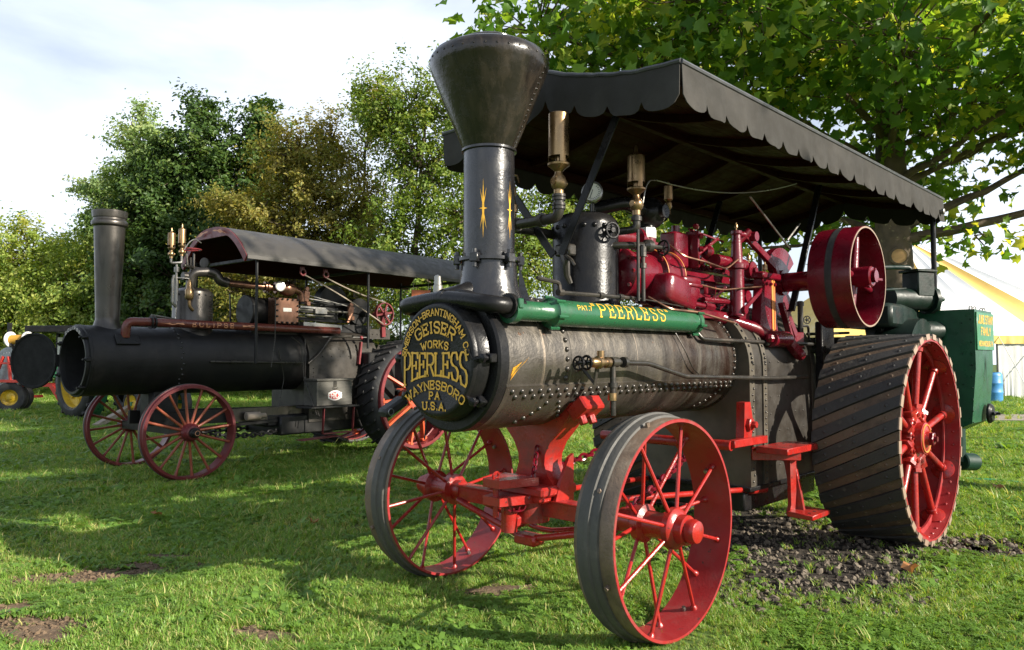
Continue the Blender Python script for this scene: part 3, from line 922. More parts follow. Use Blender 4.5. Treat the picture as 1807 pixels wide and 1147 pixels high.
for (cx, cy, rx, ry, ang, pr_) in PATCH:
    if pr_ < .2:
        n = int(rx * ry * 5200)
        a, r = g.uniform(0, 6.28, n), np.sqrt(g.random(n)) * 1.15
        x, y = np.cos(a) * r * rx, np.sin(a) * r * ry
        cp_.append(np.stack([cx + x * math.cos(ang) - y * math.sin(ang), cy + x * math.sin(ang) + y * math.cos(ang)], 1))
cp_ = np.concatenate(cp_)
scatter('soil_crumbs', cp_, np.clip(g.lognormal(-.5, .55, len(cp_)), .2, 2.0), crumb, .010, .6)
scatter('cinder_stones', pp_, np.clip(g.lognormal(-.25, .5, len(pp_)), .3, 2.2), peb, .010, .6)
# ================================================================== the near traction engine
def chain(mb, p, q, sag=0.05, link_l=0.045, r=0.006):
    p, q = Vector(p), Vector(q)
    n = max(3, int((q - p).length * 1.05 / (link_l * 0.78)))
    pts = [p.lerp(q, i / n) - Vector((0, 0, sag * 4 * (i / n) * (1 - i / n))) for i in range(n + 1)]
    for i in range(n):
        a, b = pts[i], pts[i + 1]
        d = (b - a).normalized()
        u, w, _ = _frame(d)
        s = u if i % 2 else w
        c = (a + b) / 2
        loop = []
        for k in range(11):
            t = 2 * math.pi * k / 10
            loop.append(c + d * math.cos(t) * link_l * 0.5 + s * math.sin(t) * link_l * 0.3)
        mb.tube(loop, r, 5, cap=False)
    return mb

def handwheel(mb, c, ax, R, r=0.006, spokes=5):
    mb.torus(c, ax, R, r, 20, 6)
    u, w, d = _frame(ax)
    c = Vector(c)
    for i in range(spokes):
        a = 2 * math.pi * i / spokes
        mb.tube([c, c + (u * math.cos(a) + w * math.sin(a)) * R], r * 0.7, 5)
    mb.cyl(c - d * 0.01, c + d * 0.012, r * 2, n=8)
    return mb

def whistle(parent, base, r, h, bowl_r, name='steam_whistle', top_spike=True):
    """upright chime whistle: bell over a bowl; base is the foot of its valve"""
    b = Vector(base)
    z = Vector((0, 0, 1))
    m = MB()
    s = r / 0.058
    m.lathe([(0, 0), (.028 * s, 0), (.028 * s, .03 * s), (.04 * s, .045 * s), (.046 * s, .075 * s), (.036 * s, .10 * s), (.025 * s, .115 * s), (.022 * s, .13 * s), (.03 * s, .14 * s),
             (bowl_r, .165 * s), (bowl_r * 1.02, .175 * s), (bowl_r * .9, .18 * s), (0, .18 * s)], b, z, 20)
    m.cyl(b + Vector((-.05 * s, 0, .072 * s)), b + Vector((.055 * s, 0, .072 * s)), .02 * s, n=10)
    o = m.build('whistle_valve', 'brass', parent)
    z0 = .215 * s
    bell = MB()
    bell.lathe([(r * .94, z0 + .004), (r, z0), (r, z0 + h - .012), (r * .98, z0 + h - .004), (r * .9, z0 + h), (0, z0 + h + .004)], b, z, 28)
    bell.lathe([(r * .94, z0), (r * .94, z0 + h - .03)], b, z, 28)
    for k in range(3):      # arched mouth between bowl and bell
        a = 2 * math.pi * k / 3 + .6
        bell.lathe([(r, z0 + .002), (r, z0 - .036 * s)], b, z, 4, a - .28, a + .28)
    bell.cyl(b + z * (.17 * s), b + z * (z0 + .02), r * .35, n=12)
    if top_spike:
        bell.lathe([(r * .5, z0 + h), (r * .3, z0 + h + .012), (r * .22, z0 + h + .03), (r * .14, z0 + h + .06), (0, z0 + h + .065)], b, z, 12)
    else:
        bell.lathe([(r * .25, z0 + h), (r * .2, z0 + h + .012), (0, z0 + h + .014)], b, z, 12)
    bell.build('whistle_bell', 'brass', o)
    return o

def canopy_sheet(x0, x1, prof, t=0.015, nx=2):
    """roof shell over profile [(y,z)]"""
    m = MB()
    n = len(prof)
    vs, fs = [], []
    for lay in (0, 1):
        for i in range(nx + 1):
            x = x0 + (x1 - x0) * i / nx
            for y, z in prof:
                vs.append((x, y, z - lay * t))
    L = (nx + 1) * n
    for i in range(nx):
        for j in range(n - 1):
            a = i * n + j
            fs.append((a, a + n, a + n + 1, a + 1))
            fs.append((L + a, L + a + 1, L + a + n + 1, L + a + n))
    for i in range(nx):
        for j in (0, n - 1):
            a = i * n + j
            fs.append((a, a + L, a + L + n, a + n))
    for i in (0, nx):
        for j in range(n - 1):
            a = i * n + j
            fs.append((a, a + 1, a + 1 + L, a + L))
    return m.add(vs, fs)

def valance(path, drop, n_sc, out, t=0.005, seed=0):
    """scalloped hanging cloth below a top edge; path(s) -> point for s in 0..1; out: outward direction"""
    m = MB()
    K = 10
    N = n_sc * K
    r = random.Random(seed)
    ph = [r.uniform(-1, 1) for _ in range(n_sc + 1)]
    vs, fs = [], []
    rows = 5
    out = Vector(out)
    for lay in (0, 1):
        for i in range(N + 1):
            s = i / N
            p = Vector(path(s))
            k = min(n_sc - 1, i // K)
            u = (i - k * K) / K
            e = abs(2 * u - 1)
            skew = .06 * ph[k]
            bot = drop * (1 - .24 * e ** 4 + skew * .3 - .03 * abs(ph[k]))
            if i % K == 0:
                bot = drop * .72
            for j in range(rows):
                v = j / (rows - 1)
                w = .012 * math.sin(u * math.pi) * v + .010 * ph[k] * v + .006 * math.sin(i * .9) * v
                q = p + out * (w - lay * t) - Vector((0, 0, bot * v))
                vs.append(q)
    L = (N + 1) * rows
    for i in range(N):
        for j in range(rows - 1):
            a = i * rows + j
            fs.append((a, a + 1, a + rows + 1, a + rows))
            fs.append((L + a, L + a + rows, L + a + rows + 1, L + a + 1))
        a = i * rows + rows - 1
        fs.append((a, a + L, a + L + rows, a + rows))
    for i in (0, N):
        for j in range(rows - 1):
            a = i * rows + j
            fs.append((a, a + L, a + L + 1, a + 1))
    return m.add(vs, fs)

RIVET_ME = {}
def rivet_obj(parent, p, nrm, r, mname):
    key = (round(r, 4), mname)
    if key not in RIVET_ME:
        RIVET_ME[key] = MB().rivet((0, 0, 0), (0, 0, 1), r, 8, 0.8).mesh('rivet', M[mname], 50)
    o = link('rivet', RIVET_ME[key], parent, p)
    o.rotation_euler = Vector(nrm).to_track_quat('Z', 'Y').to_euler()
    return o

PE = thing('traction_engine', 'black steam traction engine with vermilion wheels, green feed tube, flared smokestack and scalloped black canopy', 'traction engine', (2.6, 2.94, 0), 0, 'steam traction engines parked side by side')
ZC = 1.345
BR = 0.356

# --- boiler barrel
m = MB()
m.lathe([(0, 0.04), (BR - .004, 0.04), (BR - .004, 0.53), (BR, 0.535), (BR + .004, 1.6), (BR + .004, 2.40), (0, 2.40)], (0, 0, ZC), (1, 0, 0), 72)
boiler = m.build('boiler', 'boiler', PE)
a_seam = R_(-20.5)
def shell(x, ang, r=BR):          # ang measured from the near side (-y) upwards
    n = Vector((0, -math.cos(ang), math.sin(ang)))
    return Vector((x, 0, ZC)) + n * r, n
m = MB()
vs, fs = [], []
NA = 24
for x in (0.05, 2.36):
    for rr in (BR + .011, BR - .01):
        for i in range(NA + 1):
            a = a_seam - R_(120) * i / NA
            p, n_ = shell(x, a, rr)
            vs.append(p)
Q = NA + 1
for i in range(NA):
    fs += [(i, i + 1, 2 * Q + i + 1, 2 * Q + i), (Q + i, 3 * Q + i, 3 * Q + i + 1, Q + i + 1), (i, Q + i, Q + i + 1, i + 1), (2 * Q + i, 2 * Q + i + 1, 3 * Q + i + 1, 3 * Q + i)]
fs += [(0, 2 * Q, 3 * Q, Q), (NA, Q + NA, 3 * Q + NA, 2 * Q + NA)]
m.add(vs, fs)
m.build('lap_plate', 'boiler', boiler, 30)
riv = []
for k in range(33):
    x = .10 + k * .0685
    riv.append((*shell(x, a_seam - R_(4.5), BR + .011), .0125))
    riv.append((*shell(x + .034, a_seam - R_(9.5), BR + .011), .0125))
for k in range(13):
    riv.append((*shell(.50, a_seam + R_(5 + k * 8.3), BR - .003), .0125))
for k in range(5):                # saddle patch
    riv.append((*shell(.50 + k * .028, a_seam - R_(17 + k * 6), BR + .011), .012))
    riv.append((*shell(.40 - k * .03, a_seam - R_(17 + k * 6), BR + .011), .012))
    riv.append((*shell(.62 + k * .045, a_seam - R_(17 + k * 3), BR + .011), .011))
    riv.append((*shell(.68 + k * .05, a_seam - R_(26 + k * 3), BR + .011), .011))
for k in range(14):
    riv.append((*shell(2.31, R_(75) - R_(7.0) * k, BR + .006), .011))
    if k > 7:
        riv.append((*shell(2.20 - .03 * (k - 8), a_seam - R_(14 + 5 * (k - 8)), BR + .011), .010))
for p, n_, r in riv:
    rivet_obj(boiler, p, n_, r * 1.18, 'rivet')
# gold flash painted at the front of the barrel
m = MB()
for (pts) in ([(0.075, -14), (0.15, -2), (.085, -7)], [(.075, -17), (.20, 1.5), (.09, -12)], [(.072, -18), (.13, -5.5), (.082, -16)]):
    P3 = [shell(x, R_(a + 1), BR - .001)[0] for x, a in pts]
    m.add(P3, [(0, 1, 2), (2, 1, 0)])
m.build('gilt_flash', 'yellow', boiler)

# --- firebox
m = MB()
def fb_prof(hw, zb, zc, r, n=20):
    return [(-hw, zb)] + [(-math.cos(math.pi * i / n) * r * (hw / r if i in (0, n) else 1), zc + math.sin(math.pi * i / n) * r) for i in range(n + 1)] + [(hw, zb)]
pr = fb_prof(.44, .44, 1.30, .44)
m.prism(pr, (2.36, 0, 0), (0, -1, 0), (0, 0, 1), 1.12)
fb = m.build('firebox', 'firebox', PE)
for x0, x1, e in ((2.355, 2.43, .010), (2.56, 2.62, .012), (3.42, 3.49, .008)):      # riveted strips round the wrapper
    m = MB()
    pr2 = fb_prof(.44 + e, .46, 1.30, .44 + e)
    m.prism(pr2, (x0, 0, 0), (0, -1, 0), (0, 0, 1), x1 - x0)
    m.build('wrapper_strip', 'strip', fb)
m = MB()
m.box((2.95, 0, .37), (1.2, .80, .16), ch=.01)
m.box((2.95, 0, .45), (1.25, .92, .03), ch=.004)
m.build('ash_pan', 'black', fb)
for k in range(21):
    z = .50 + k * .043
    for x, e in ((2.392, .010), (2.59, .012)):
        rivet_obj(fb, (x + (.018 if k % 2 and x < 2.5 else 0), -.44 - e, z), (0, -1, 0), .010, 'rivet')
for k in range(12):
    a = math.pi * (k + .5) / 24
    for x in (2.392, 2.59):
        p = Vector((x, -math.cos(a) * .452, 1.30 + math.sin(a) * .452))
        rivet_obj(fb, p, (0, -math.cos(a), math.sin(a)), .010, 'black')
for i in range(5):
    for k in range(7):
        rivet_obj(fb, (2.69 + i * .14, -.44, .58 + k * .125), (0, -1, 0), .007, 'firebox')
# small rounded cleaning door and straps on the upper wrapper
m = MB()
for a in (R_(30), R_(48)):
    c = Vector((2.86, -math.cos(a) * .45, 1.30 + math.sin(a) * .45))
m.box((2.80, -.43, 1.47), (.30, .035, .05), Matrix.Rotation(R_(-30), 3, 'X'), .012)
m.build('cleaning_flap', 'firebox', fb)

# --- smokebox
m = MB()
m.lathe([(.30, -.02), (.355, -.022), (.3675, -.012), (.3675, .045), (.352, .06)], (0, 0, ZC), (1, 0, 0), 72)
m.lathe([(.30, -.02), (.312, -.035), (.300, -.085), (.288, -.10), (.26, -.10)], (0, 0, ZC), (1, 0, 0), 72)
sbx = m.build('smokebox', 'black', PE)
m = MB()
m.lathe([(.292, -.088), (.292, -.098), (.283, -.113), (.272, -.117), (.262, -.114), (0, -.118)], (0, 0, ZC + .002), (1, 0, 0), 72)
door = m.build('smokebox_door', 'ink_enamel' if False else 'black', PE)
DR, DX = .275, -.119
def dmap(u, v):
    return (DX, -u * DR, ZC + v * DR)
nx = lambda s, t: (-1, 0, 0)
def arc_line(text, rad, cen_v, h, sw, total=None, gap=.28, sgn=1, cen_u=0.0, lean=0.0):
    mb = MB()
    def fm(s, t):
        a = s * h / rad
        rr = rad + (t - .5) * h * (1 if sgn > 0 else -1)
        return dmap(cen_u + math.sin(a) * rr, cen_v + sgn * math.cos(a) * rr)
    lettering(mb, text, fm, nx, sw, gap=gap, total=total)
    mb.build('lettering', 'yellow', door, 0)
arc_line('EMERSON-BRANTINGHAM CO', .885, .0, .115, .0062, total=2.92 * .885 / .115, gap=.34)
arc_line('GEISER', .95, -.345, .195, .0095, gap=.34)
arc_line('WORKS', 1.5, -1.205, .125, .0075, gap=.42)
arc_line('WAYNESBORO', 1.25, -1.70, .145, .0075, gap=.36)
arc_line('PA', 6, -6.645, .125, .0075, gap=.55)
arc_line('U.S.A.', 6, -6.835, .130, .0075, gap=.40)
m = MB()
def fm_big(s, t):
    u = s * .225
    top = .125 + .03 * u * u
    bot = -.275 - .28 * abs(u) ** 2.2
    return dmap(u, bot + (top - bot) * t)
lettering(m, 'PEERLESS', fm_big, nx, .0135, gap=.24, total=7.75, thin=.0095)
m.build('lettering', 'yellow', door, 0)
m = MB()          # two latch dogs and a hinge on the front plate
for ang, dz in ((R_(2), 0), (R_(-38), 0), (R_(178), 0), (R_(215), 0)):
    c = Vector((-.04, -math.cos(ang) * .325, ZC + math.sin(ang) * .325))
    m.box(c, (.05, .05, .045), Matrix.Rotation(ang, 3, 'X'), .006)
    m.cyl(c + Vector((-.06, 0, 0)), c + Vector((.01, 0, 0)), .013, n=10)
    m.hexa(c + Vector((-.05, 0, 0)), (-1, 0, 0), .024, .016)
    m.bar(c + Vector((-.055, 0, 0)), c + Vector((-.06, math.cos(ang) * .055, -math.sin(ang) * .055)), .028, .012)
m.tube([(-.125, -.245, ZC + .06), (-.115, -.275, ZC + .005), (-.10, -.30, ZC)], .005, 6)
m.build('door_latch', 'black', sbx)
m = MB()
m.tube([(-.13, .05, ZC - .30), (-.14, .05, ZC - .40)], .004, 6)
m.build('latch_pin', 'black', sbx)

# --- smokestack
SX = .262
m = MB()
m.lathe([(.215, 1.60), (.185, 1.67), (.162, 1.74), (.153, 1.80), (.150, 1.872), (.172, 1.876), (.172, 1.893), (.140, 1.897), (.1385, 2.47), (.150, 2.476), (.150, 2.488), (.143, 2.49)], (SX, 0, 0), (0, 0, 1), 56)
stack = m.build('smokestack', 'stack', PE)
m = MB()
m.lathe([(.141, 2.484), (.318, 2.915), (.328, 2.945), (.326, 2.972), (.306, 3.005), (.262, 3.03), (.20, 3.047), (.168, 3.05), (.168, 3.078), (.160, 3.084), (.152, 3.078), (.15, 2.9), (.0, 2.9)], (SX, 0, 0), (0, 0, 1), 64)
flare = m.build('stack_flare', 'flare', PE)
m = MB()
for i in range(16):
    t = i / 15
    for a in (R_(205), R_(330)):
        r = .141 + (.318 - .141) * t
        u, w, d = _frame((0, 0, 1))
        n_ = u * math.cos(a) + w * math.sin(a)
        m.rivet(Vector((SX, 0, 2.49 + .42 * t)) + n_ * (r + .001), n_ - Vector((0, 0, .4)), .006, 6)
for i in range(34):
    a = 2 * math.pi * i / 34
    n_ = Vector((math.cos(a), math.sin(a), 0))
    m.rivet(Vector((SX, 0, 2.958)) + n_ * .3275, n_, .006, 6)
stuff(m.build('rivets', 'flare', flare))
m = MB()
for a in (R_(10), R_(75), R_(140), R_(200), R_(265), R_(320)):
    n_ = Vector((math.cos(a), math.sin(a), 0))
    c = Vector((SX, 0, 1.884)) + n_ * .172
    m.box(c, (.04, .05, .05), Matrix.Rotation(a, 3, 'Z'), .004)
    m.cyl(c + Vector((0, 0, -.05)), c + Vector((0, 0, .045)), .012, n=8)
m.build('flange_bolts', 'stack', stack)
def star(mb, ang):
    def pt(a, z):
        th = ang + a / .139
        return Vector((SX - math.cos(th) * .1405, -math.sin(th) * .1405, z))
    for (a0, z0, a1, z1, w) in ((0, 2.305, 0, 1.985, .006),):
        mb.add([pt(0, z0), pt(w, (z0 + z1) / 2), pt(0, z1), pt(-w, (z0 + z1) / 2)], [(0, 1, 2, 3), (3, 2, 1, 0)])
    for sgn in (-1, 1):
        for up in (-1, 1):
            p = [(.022 * sgn, .125 * up), (.010 * sgn, .05 * up), (.0, .006 * up), (.004 * sgn, .05 * up), (.016 * sgn, .10 * up)]
            mb.add([pt(a * .8, 2.145 + z * .9) for a, z in p], [tuple(range(5)), tuple(reversed(range(5)))])
    mb.add([pt(-.022, 2.145), pt(0, 2.151), pt(.022, 2.145), pt(0, 2.139)], [(0, 1, 2, 3), (3, 2, 1, 0)])
for k in range(2):
    m = MB()
    star(m, (R_(33), R_(98))[k])
    m.build('gilt_star', 'yellow', stack, 0)
m = MB()
m.prism([(0, 0), (.06, 0), (.0, .20)], (SX + .10, -.13, 1.66), (.6, -.8, 0), (0, 0, 1), .012)
m.build('stack_gusset', 'stack', stack)
m = MB()
m.lathe([(.026, 0), (.026, .04), (.02, .045), (.02, .09), (.014, .095), (0, .1)], (.02, .14, 1.70), (0, 0, 1), 12)
m.build('oil_cup', 'steel', sbx)

# --- exhaust pipes over the smokebox and the feed water heater
m = MB()
m.tube([(.15, -.345, 1.612), (-.05, -.345, 1.615), (-.06, -.18, 1.64), (-.06, .02, 1.66)], .043, 18, .09)
m.tube([(.15, .36, 1.63), (-.05, .36, 1.635), (-.06, .18, 1.65), (-.06, -.02, 1.66)], .043, 18, .09)
m.tube([(-.06, .0, 1.66), (.05, 0, 1.69), (.20, 0, 1.74)], .05, 16, .06)
for y in (-.345, .36):
    m.cyl((.05, y, 1.613), (.075, y, 1.613), .062, n=18)
m.build('exhaust_pipe', 'black', PE)
HY, HZ = -.345, 1.592
m = MB()
m.lathe([(0, .06), (.066, .06), (.066, .10), (.052, .105), (.05, .34), (.064, .36), (.079, .365), (.079, .40), (.070, .41), (.070, 1.76), (.078, 1.765), (.078, 1.80), (.064, 1.815), (0, 1.82)], (0, HY, HZ), (1, 0, 0), 32)
heater = m.build('feed_water_heater', 'green', PE)
m = MB()
for xx in (.383, 1.783):
    for k in range(6):
        a = 2 * math.pi * k / 6 + .3
        n_ = Vector((0, math.cos(a), math.sin(a)))
        m.cyl(Vector((xx - .035, HY, HZ)) + n_ * .083, Vector((xx + .035, HY, HZ)) + n_ * .083, .009, n=6)
for sg in (-1, 1):
    m.box((.08, HY + sg * .062, HZ + .03), (.035, .02, .05), ch=.005)
m.build('flange_bolts', 'green', heater)
def hmap(s, t, x0=.98, h=.080, a0=R_(25)):
    a = a0 + (t - .5) * h / .07
    return (x0 + s * h, HY - math.cos(a) * .0703, HZ + math.sin(a) * .0703)
def hn(s, t, h=.080, a0=R_(25)):
    a = a0 + (t - .5) * h / .07
    return (0, -math.cos(a), math.sin(a))
m = MB()
lettering(m, '"PEERLESS"', lambda s, t: hmap(s, t, 1.03), hn, .0095, gap=.62, total=9.4, thin=.0075)
m.build('lettering', 'yellow', heater, 0)
m = MB()
lettering(m, 'PAT.7', lambda s, t: hmap(s, t, .58, .026, R_(26)), lambda s, t: hn(s, t, .026, R_(26)), .004, serif=False)
m.build('lettering', 'yellow', heater, 0)

# --- steam dome
DXC = 1.10
m = MB()
m.lathe([(.235, 1.60), (.215, 1.69), (.205, 1.72), (.205, 2.17), (.200, 2.20), (.17, 2.235), (.10, 2.255), (0, 2.26)], (DXC, 0, 0), (0, 0, 1), 48)
dome = m.build('steam_dome', 'black', PE)
for k in range(20):
    a = 2 * math.pi * k / 20
    n_ = Vector((math.cos(a), math.sin(a), 0))
    rivet_obj(dome, Vector((DXC, 0, 2.155)) + n_ * .204, n_, .016, 'black')
# pipe with safety valve and large whistle
m = MB()
m.tube([(.60, .50, 2.14), (.60, -.21, 2.14), (.60, -.21, 2.27)], .030, 14, .05)
m.tube([(DXC, .12, 2.12), (.90, .20, 2.14), (.60, .22, 2.14)], .03, 12, .05)
for z in (2.185, 2.205, 2.235, 2.255):
    m.cyl((.60, -.21, z), (.60, -.21, z + .014), .039, n=14)
for y in (-.10, .10, .26):
    m.cyl((.60, y, 2.14), (.60, y + .03, 2.14), .040, n=14)
m.build('whistle_pipe', 'pipe', PE)
whistle(PE, (.60, -.21, 2.265), .058, .245, .062, top_spike=False)
m = MB()
m.lathe([(.03, 0), (.03, .05), (.04, .055), (.04, .10), (.028, .115), (.022, .15), (.03, .16), (.032, .20), (.02, .24), (.012, .25), (.012, .29), (0, .295)], (.60, .16, 2.16), (0, 0, 1), 16)
m.tube([(.60, .16, 2.44), (.60, .11, 2.43), (.60, .09, 2.38)], .006, 6)
m.build('safety_valve', 'brass', PE)
# small whistle on its elbow
m = MB()
m.tube([(1.15, -.12, 2.13), (1.20, -.24, 2.135), (1.22, -.30, 2.14), (1.22, -.30, 2.24)], .024, 12, .03)
m.cyl((1.22, -.30, 2.19), (1.22, -.30, 2.215), .033, n=12)
m.build('whistle_elbow', 'pipe', PE)
whistle(PE, (1.22, -.30, 2.225), .054, .165, .056)
m = MB()
m.tube([(1.27, -.31, 2.29), (1.295, -.315, 2.40), (1.33, -.32, 2.455), (1.40, -.33, 2.465)], .005, 6, .03)
m.tube([Vector((1.40, -.33, 2.465)).lerp(Vector((2.95, -.55, 2.67)), i / 12) - Vector((0, 0, .30 * (i / 12) * (1 - i / 12))) for i in range(13)], .0045, 6)
m.build('whistle_wire', 'steel', PE)
# pressure gauge facing forward
gn = Vector((-.86, -.5, .08)).normalized()
gc = Vector((1.03, -.11, 2.365))
m = MB()
m.lathe([(0, -.03), (.06, -.03), (.066, -.02), (.066, .012), (.056, .016), (.055, .004), (0, .004)], gc, gn, 28)
gauge = m.build('pressure_gauge', 'steel', PE)
m = MB()
m.lathe([(.055, .0065), (0, .0065)], gc, gn, 28)
m.build('gauge_dial', 'dial', gauge)
m = MB()
gu, gw, _ = _frame(gn)
for k in range(18):
    a = R_(-50 + k * 16.5)
    d = gu * math.cos(a) + gw * math.sin(a)
    m.bar(gc + gn * .0085 + d * .038, gc + gn * .0085 + d * .048, .003, .001, gn, .0002)
d = gu * .3 + gw * .95
m.bar(gc + gn * .0095 - d * .015, gc + gn * .0095 + d * .04, .004, .001, gn, .0002)
m.build('gauge_marks', 'ink', gauge)
m = MB()
m.tube([gc - gn * .02 - Vector((0, 0, .06)), gc - gn * .02 - Vector((0, 0, .11)), (1.06, -.07, 2.23)], .008, 8)
m.build('gauge_siphon', 'pipe', gauge)
# valves hanging on the dome
m = MB()
m.tube([(1.10, -.16, 2.04), (1.18, -.27, 2.04), (1.27, -.335, 2.04)], .022, 10, .03)
m.tube([(1.235, -.335, 2.04), (1.235, -.335, 1.70)], .013, 10)
m.tube([(1.19, -.33, 2.13), (1.19, -.33, 1.70)], .010, 10)
for z in (1.90, 1.97, 2.0):
    m.cyl((1.235, -.335, z), (1.235, -.335, z + .03), .022, n=8)
m.cyl((1.30, -.34, 2.04), (1.42, -.36, 2.04), .014, n=8)
m.lathe([(.02, 0), (.04, .02), (.04, .06), (.02, .08)], (1.25, -.33, 2.04), (1, -.15, 0), 10)
m.build('injector_pipe', 'pipe', PE)
m = MB()
handwheel(m, (1.42, -.36, 2.04), (1, -.15, 0), .045, .007)
handwheel(m, (1.05, -.245, 2.12), (-.3, -1, 0), .045, .008)
m.cyl((1.06, -.20, 2.12), (1.05, -.25, 2.12), .016, n=8)
m.build('valve_handwheel', 'black', PE)
# forked bracket and canopy braces at the dome
m = MB()
m.bar((.83, -.03, 1.97), (.80, -.46, 2.70), .052, .010, (1, 0, 0))
m.bar((.83, .03, 1.97), (.80, .60, 2.72), .052, .010, (1, 0, 0))
m.build('canopy_brace', 'black', PE)
m = MB()
m.tube([(.86, -.02, 2.0), (.84, -.06, 1.93), (.86, -.05, 1.85), (.88, -.06, 1.80)], [.03, .024, .02, .016], 8)
m.tube([(.84, -.05, 1.97), (.83, -.11, 1.93), (.835, -.13, 1.90)], [.012, .012, .009], 6)
m.box((.87, -.03, 2.0), (.07, .12, .07), ch=.01)
m.build('brace_bracket', 'pipe', PE)
# thin pipe along the top of the boiler
m = MB()
m.tube([(.43, -.20, 1.79), (.60, -.21, 1.775), (.605, -.215, 1.72), (1.22, -.28, 1.72)], .012, 8, .02)
for x in (.605, .93, 1.10):
    m.cyl((x - .02, -.215 - (x - .6) * .1, 1.72), (x + .02, -.215 - (x - .6) * .1, 1.72), .02, n=8)
m.tube([(1.22, -.3, 1.72), (1.7, -.33, 1.69)], .004, 6)
m.build('oil_line', 'pipe', PE)

# --- blow-down pipe on the near side of the barrel
m = MB()
m.tube([(.66, -.50, 1.335), (1.08, -.47, 1.327), (1.50, -.46, 1.245), (2.62, -.50, 1.215), (3.2, -.50, 1.215)], .0145, 12, .05)
m.tube([(.70, -.50, 1.335), (.70, -.50, 1.05)], .016, 10)
m.cyl((.70, -.50, 1.20), (.70, -.50, 1.225), .026, n=10)
m.cyl((.68, -.50, 1.335), (.74, -.50, 1.335), .028, n=12)
m.cyl((.79, -.50, 1.334), (.815, -.50, 1.334), .03, n=12)
m.tube([(.62, -.36, 1.30), (.62, -.44, 1.22), (.62, -.46, 1.33)], .012, 8)
m.build('blow_down_pipe', 'pipe', PE)
m = MB()
m.lathe([(.018, 0), (.026, .01), (.026, .05), (.034, .055), (.034, .075), (.024, .08), (.024, .12), (.03, .125), (.03, .15), (.016, .155)], (.51, -.50, 1.333), (1, 0, 0), 14)
m.cyl((.595, -.50, 1.333), (.595, -.50, 1.395), .02, n=10)
m.cyl((.695, -.50, 1.17), (.695, -.50, 1.13), .024, n=10)
m.build('blow_down_valve', 'brass', PE)
m = MB()
handwheel(m, (.475, -.50, 1.333), (1, 0, 0), .034, .007)
handwheel(m, (.41, -.50, 1.33), (1, 0, 0), .034, .006)
m.cyl((.41, -.50, 1.33), (.52, -.50, 1.333), .007, n=6)
m.build('valve_handwheel', 'black', PE)
m = MB()
m.tube([(1.83, HY, 1.53), (1.86, -.37, 1.485), (2.0, -.385, 1.48), (3.38, -.47, 1.47)], .014, 10, .02)
m.tube([(3.42, -.36, 1.20), (3.42, -.36, 1.79)], .022, 12)
m.lathe([(.022, 0), (.03, .0), (.03, .03), (.018, .04), (0, .042)], (3.42, -.36, 1.78), (0, 0, 1), 12)
m.tube([(1.57, -.345, 1.52), (1.62, -.39, 1.40), (1.70, -.385, 1.30), (1.85, -.36, 1.24)], .004, 6, .08)
m.build('side_pipe', 'pipe', PE)
m = MB()
handwheel(m, (3.50, -.38, 1.67), (-.6, -.8, 0), .03, .005)
handwheel(m, (3.66, -.40, 1.45), (-.6, -.8, 0), .05, .006)
for k in range(9):
    m.ball((3.50 + .03 * k, -.42 + .01 * (k % 3), 1.50 - .035 * (k % 5)), .018, 8)
m.tube([(3.42, -.36, 1.62), (3.52, -.38, 1.62), (3.54, -.38, 1.40)], .01, 8, .02)
m.tube([(3.38, -.43, 1.55), (4.2, -.45, 1.58)], .012, 8)
m.tube([(3.40, -.43, 1.42), (3.9, -.45, 1.44), (4.1, -.5, 1.3)], .012, 8, .03)
m.build('backhead_fittings', 'pipe', PE)

# --- engine: cylinder, frame, crank, governor
m = MB()
CY, CZ = -.08, 1.90
m.lathe([(0, 1.28), (.13, 1.28), (.165, 1.30), (.165, 1.34), (.150, 1.35), (.150, 1.62), (.185, 1.63), (.185, 1.665), (.172, 1.67), (.172, 1.80), (.185, 1.805), (.185, 1.84), (.15, 1.86), (.11, 1.92), (0, 1.93)], (0, CY, CZ), (1, 0, 0), 40)
cylr = m.build('steam_cylinder', 'wine', PE)
m = MB()          # steam chest, rounded box low on the near side
m.blob((1.69, -.235, 1.785), (.38, .24, .20), 5.5, tilt=R_(10))
m.blob((1.80, -.285, 1.865), (.24, .13, .06), 4.5)
m.blob((1.82, -.305, 1.835), (.22, .12, .035), 3.0)
m.blob((1.80, -.330, 1.79), (.18, .05, .10), 3.0)
m.blob((1.72, -.20, 1.68), (.18, .16, .12), 3.0)
m.lathe([(0, 0), (.085, 0), (.092, .01), (.092, .05), (.07, .06)], (1.53, -.22, 1.80), (1, 0, 0), 8)
m.lathe([(0, -.012), (.06, -.01), (.065, 0)], (1.53, -.22, 1.80), (1, 0, 0), 24)
m.cyl((1.70, -.30, 1.73), (2.05, -.34, 1.70), .018, n=10)
m.cyl((1.96, -.33, 1.71), (2.06, -.34, 1.70), .026, n=6)
m.build('steam_chest', 'wine', cylr)
m = MB()
for k in range(10):
    a = 2 * math.pi * k / 10
    n_ = Vector((0, math.cos(a), math.sin(a)))
    m.hexa(Vector((1.63, CY, CZ)) + n_ * .17, (-1, 0, 0), .014, .02)
    m.hexa(Vector((1.30, CY, CZ)) + n_ * .145, (-1, 0, 0), .014, .02)
for k in range(8):
    a = 2 * math.pi * k / 8
    m.hexa(Vector((1.53, -.22 + math.cos(a) * .075, 1.80 + math.sin(a) * .075)), (-1, 0, 0), .010, .012)
m.build('cover_nuts', 'wine', cylr)
m = MB()
for x in (1.632, 1.838):
    m.torus((x, CY, CZ), (1, 0, 0), .186, .004, 40, 6)
m.build('pinstripe', 'stripe', cylr)
m = MB()        # throttle column: red flange, white hexagon, black ball governor throttle
m.lathe([(.06, 2.05), (.06, 2.10), (.075, 2.105), (.075, 2.125), (.058, 2.13), (.058, 2.16)], (1.66, CY, 0), (0, 0, 1), 18)
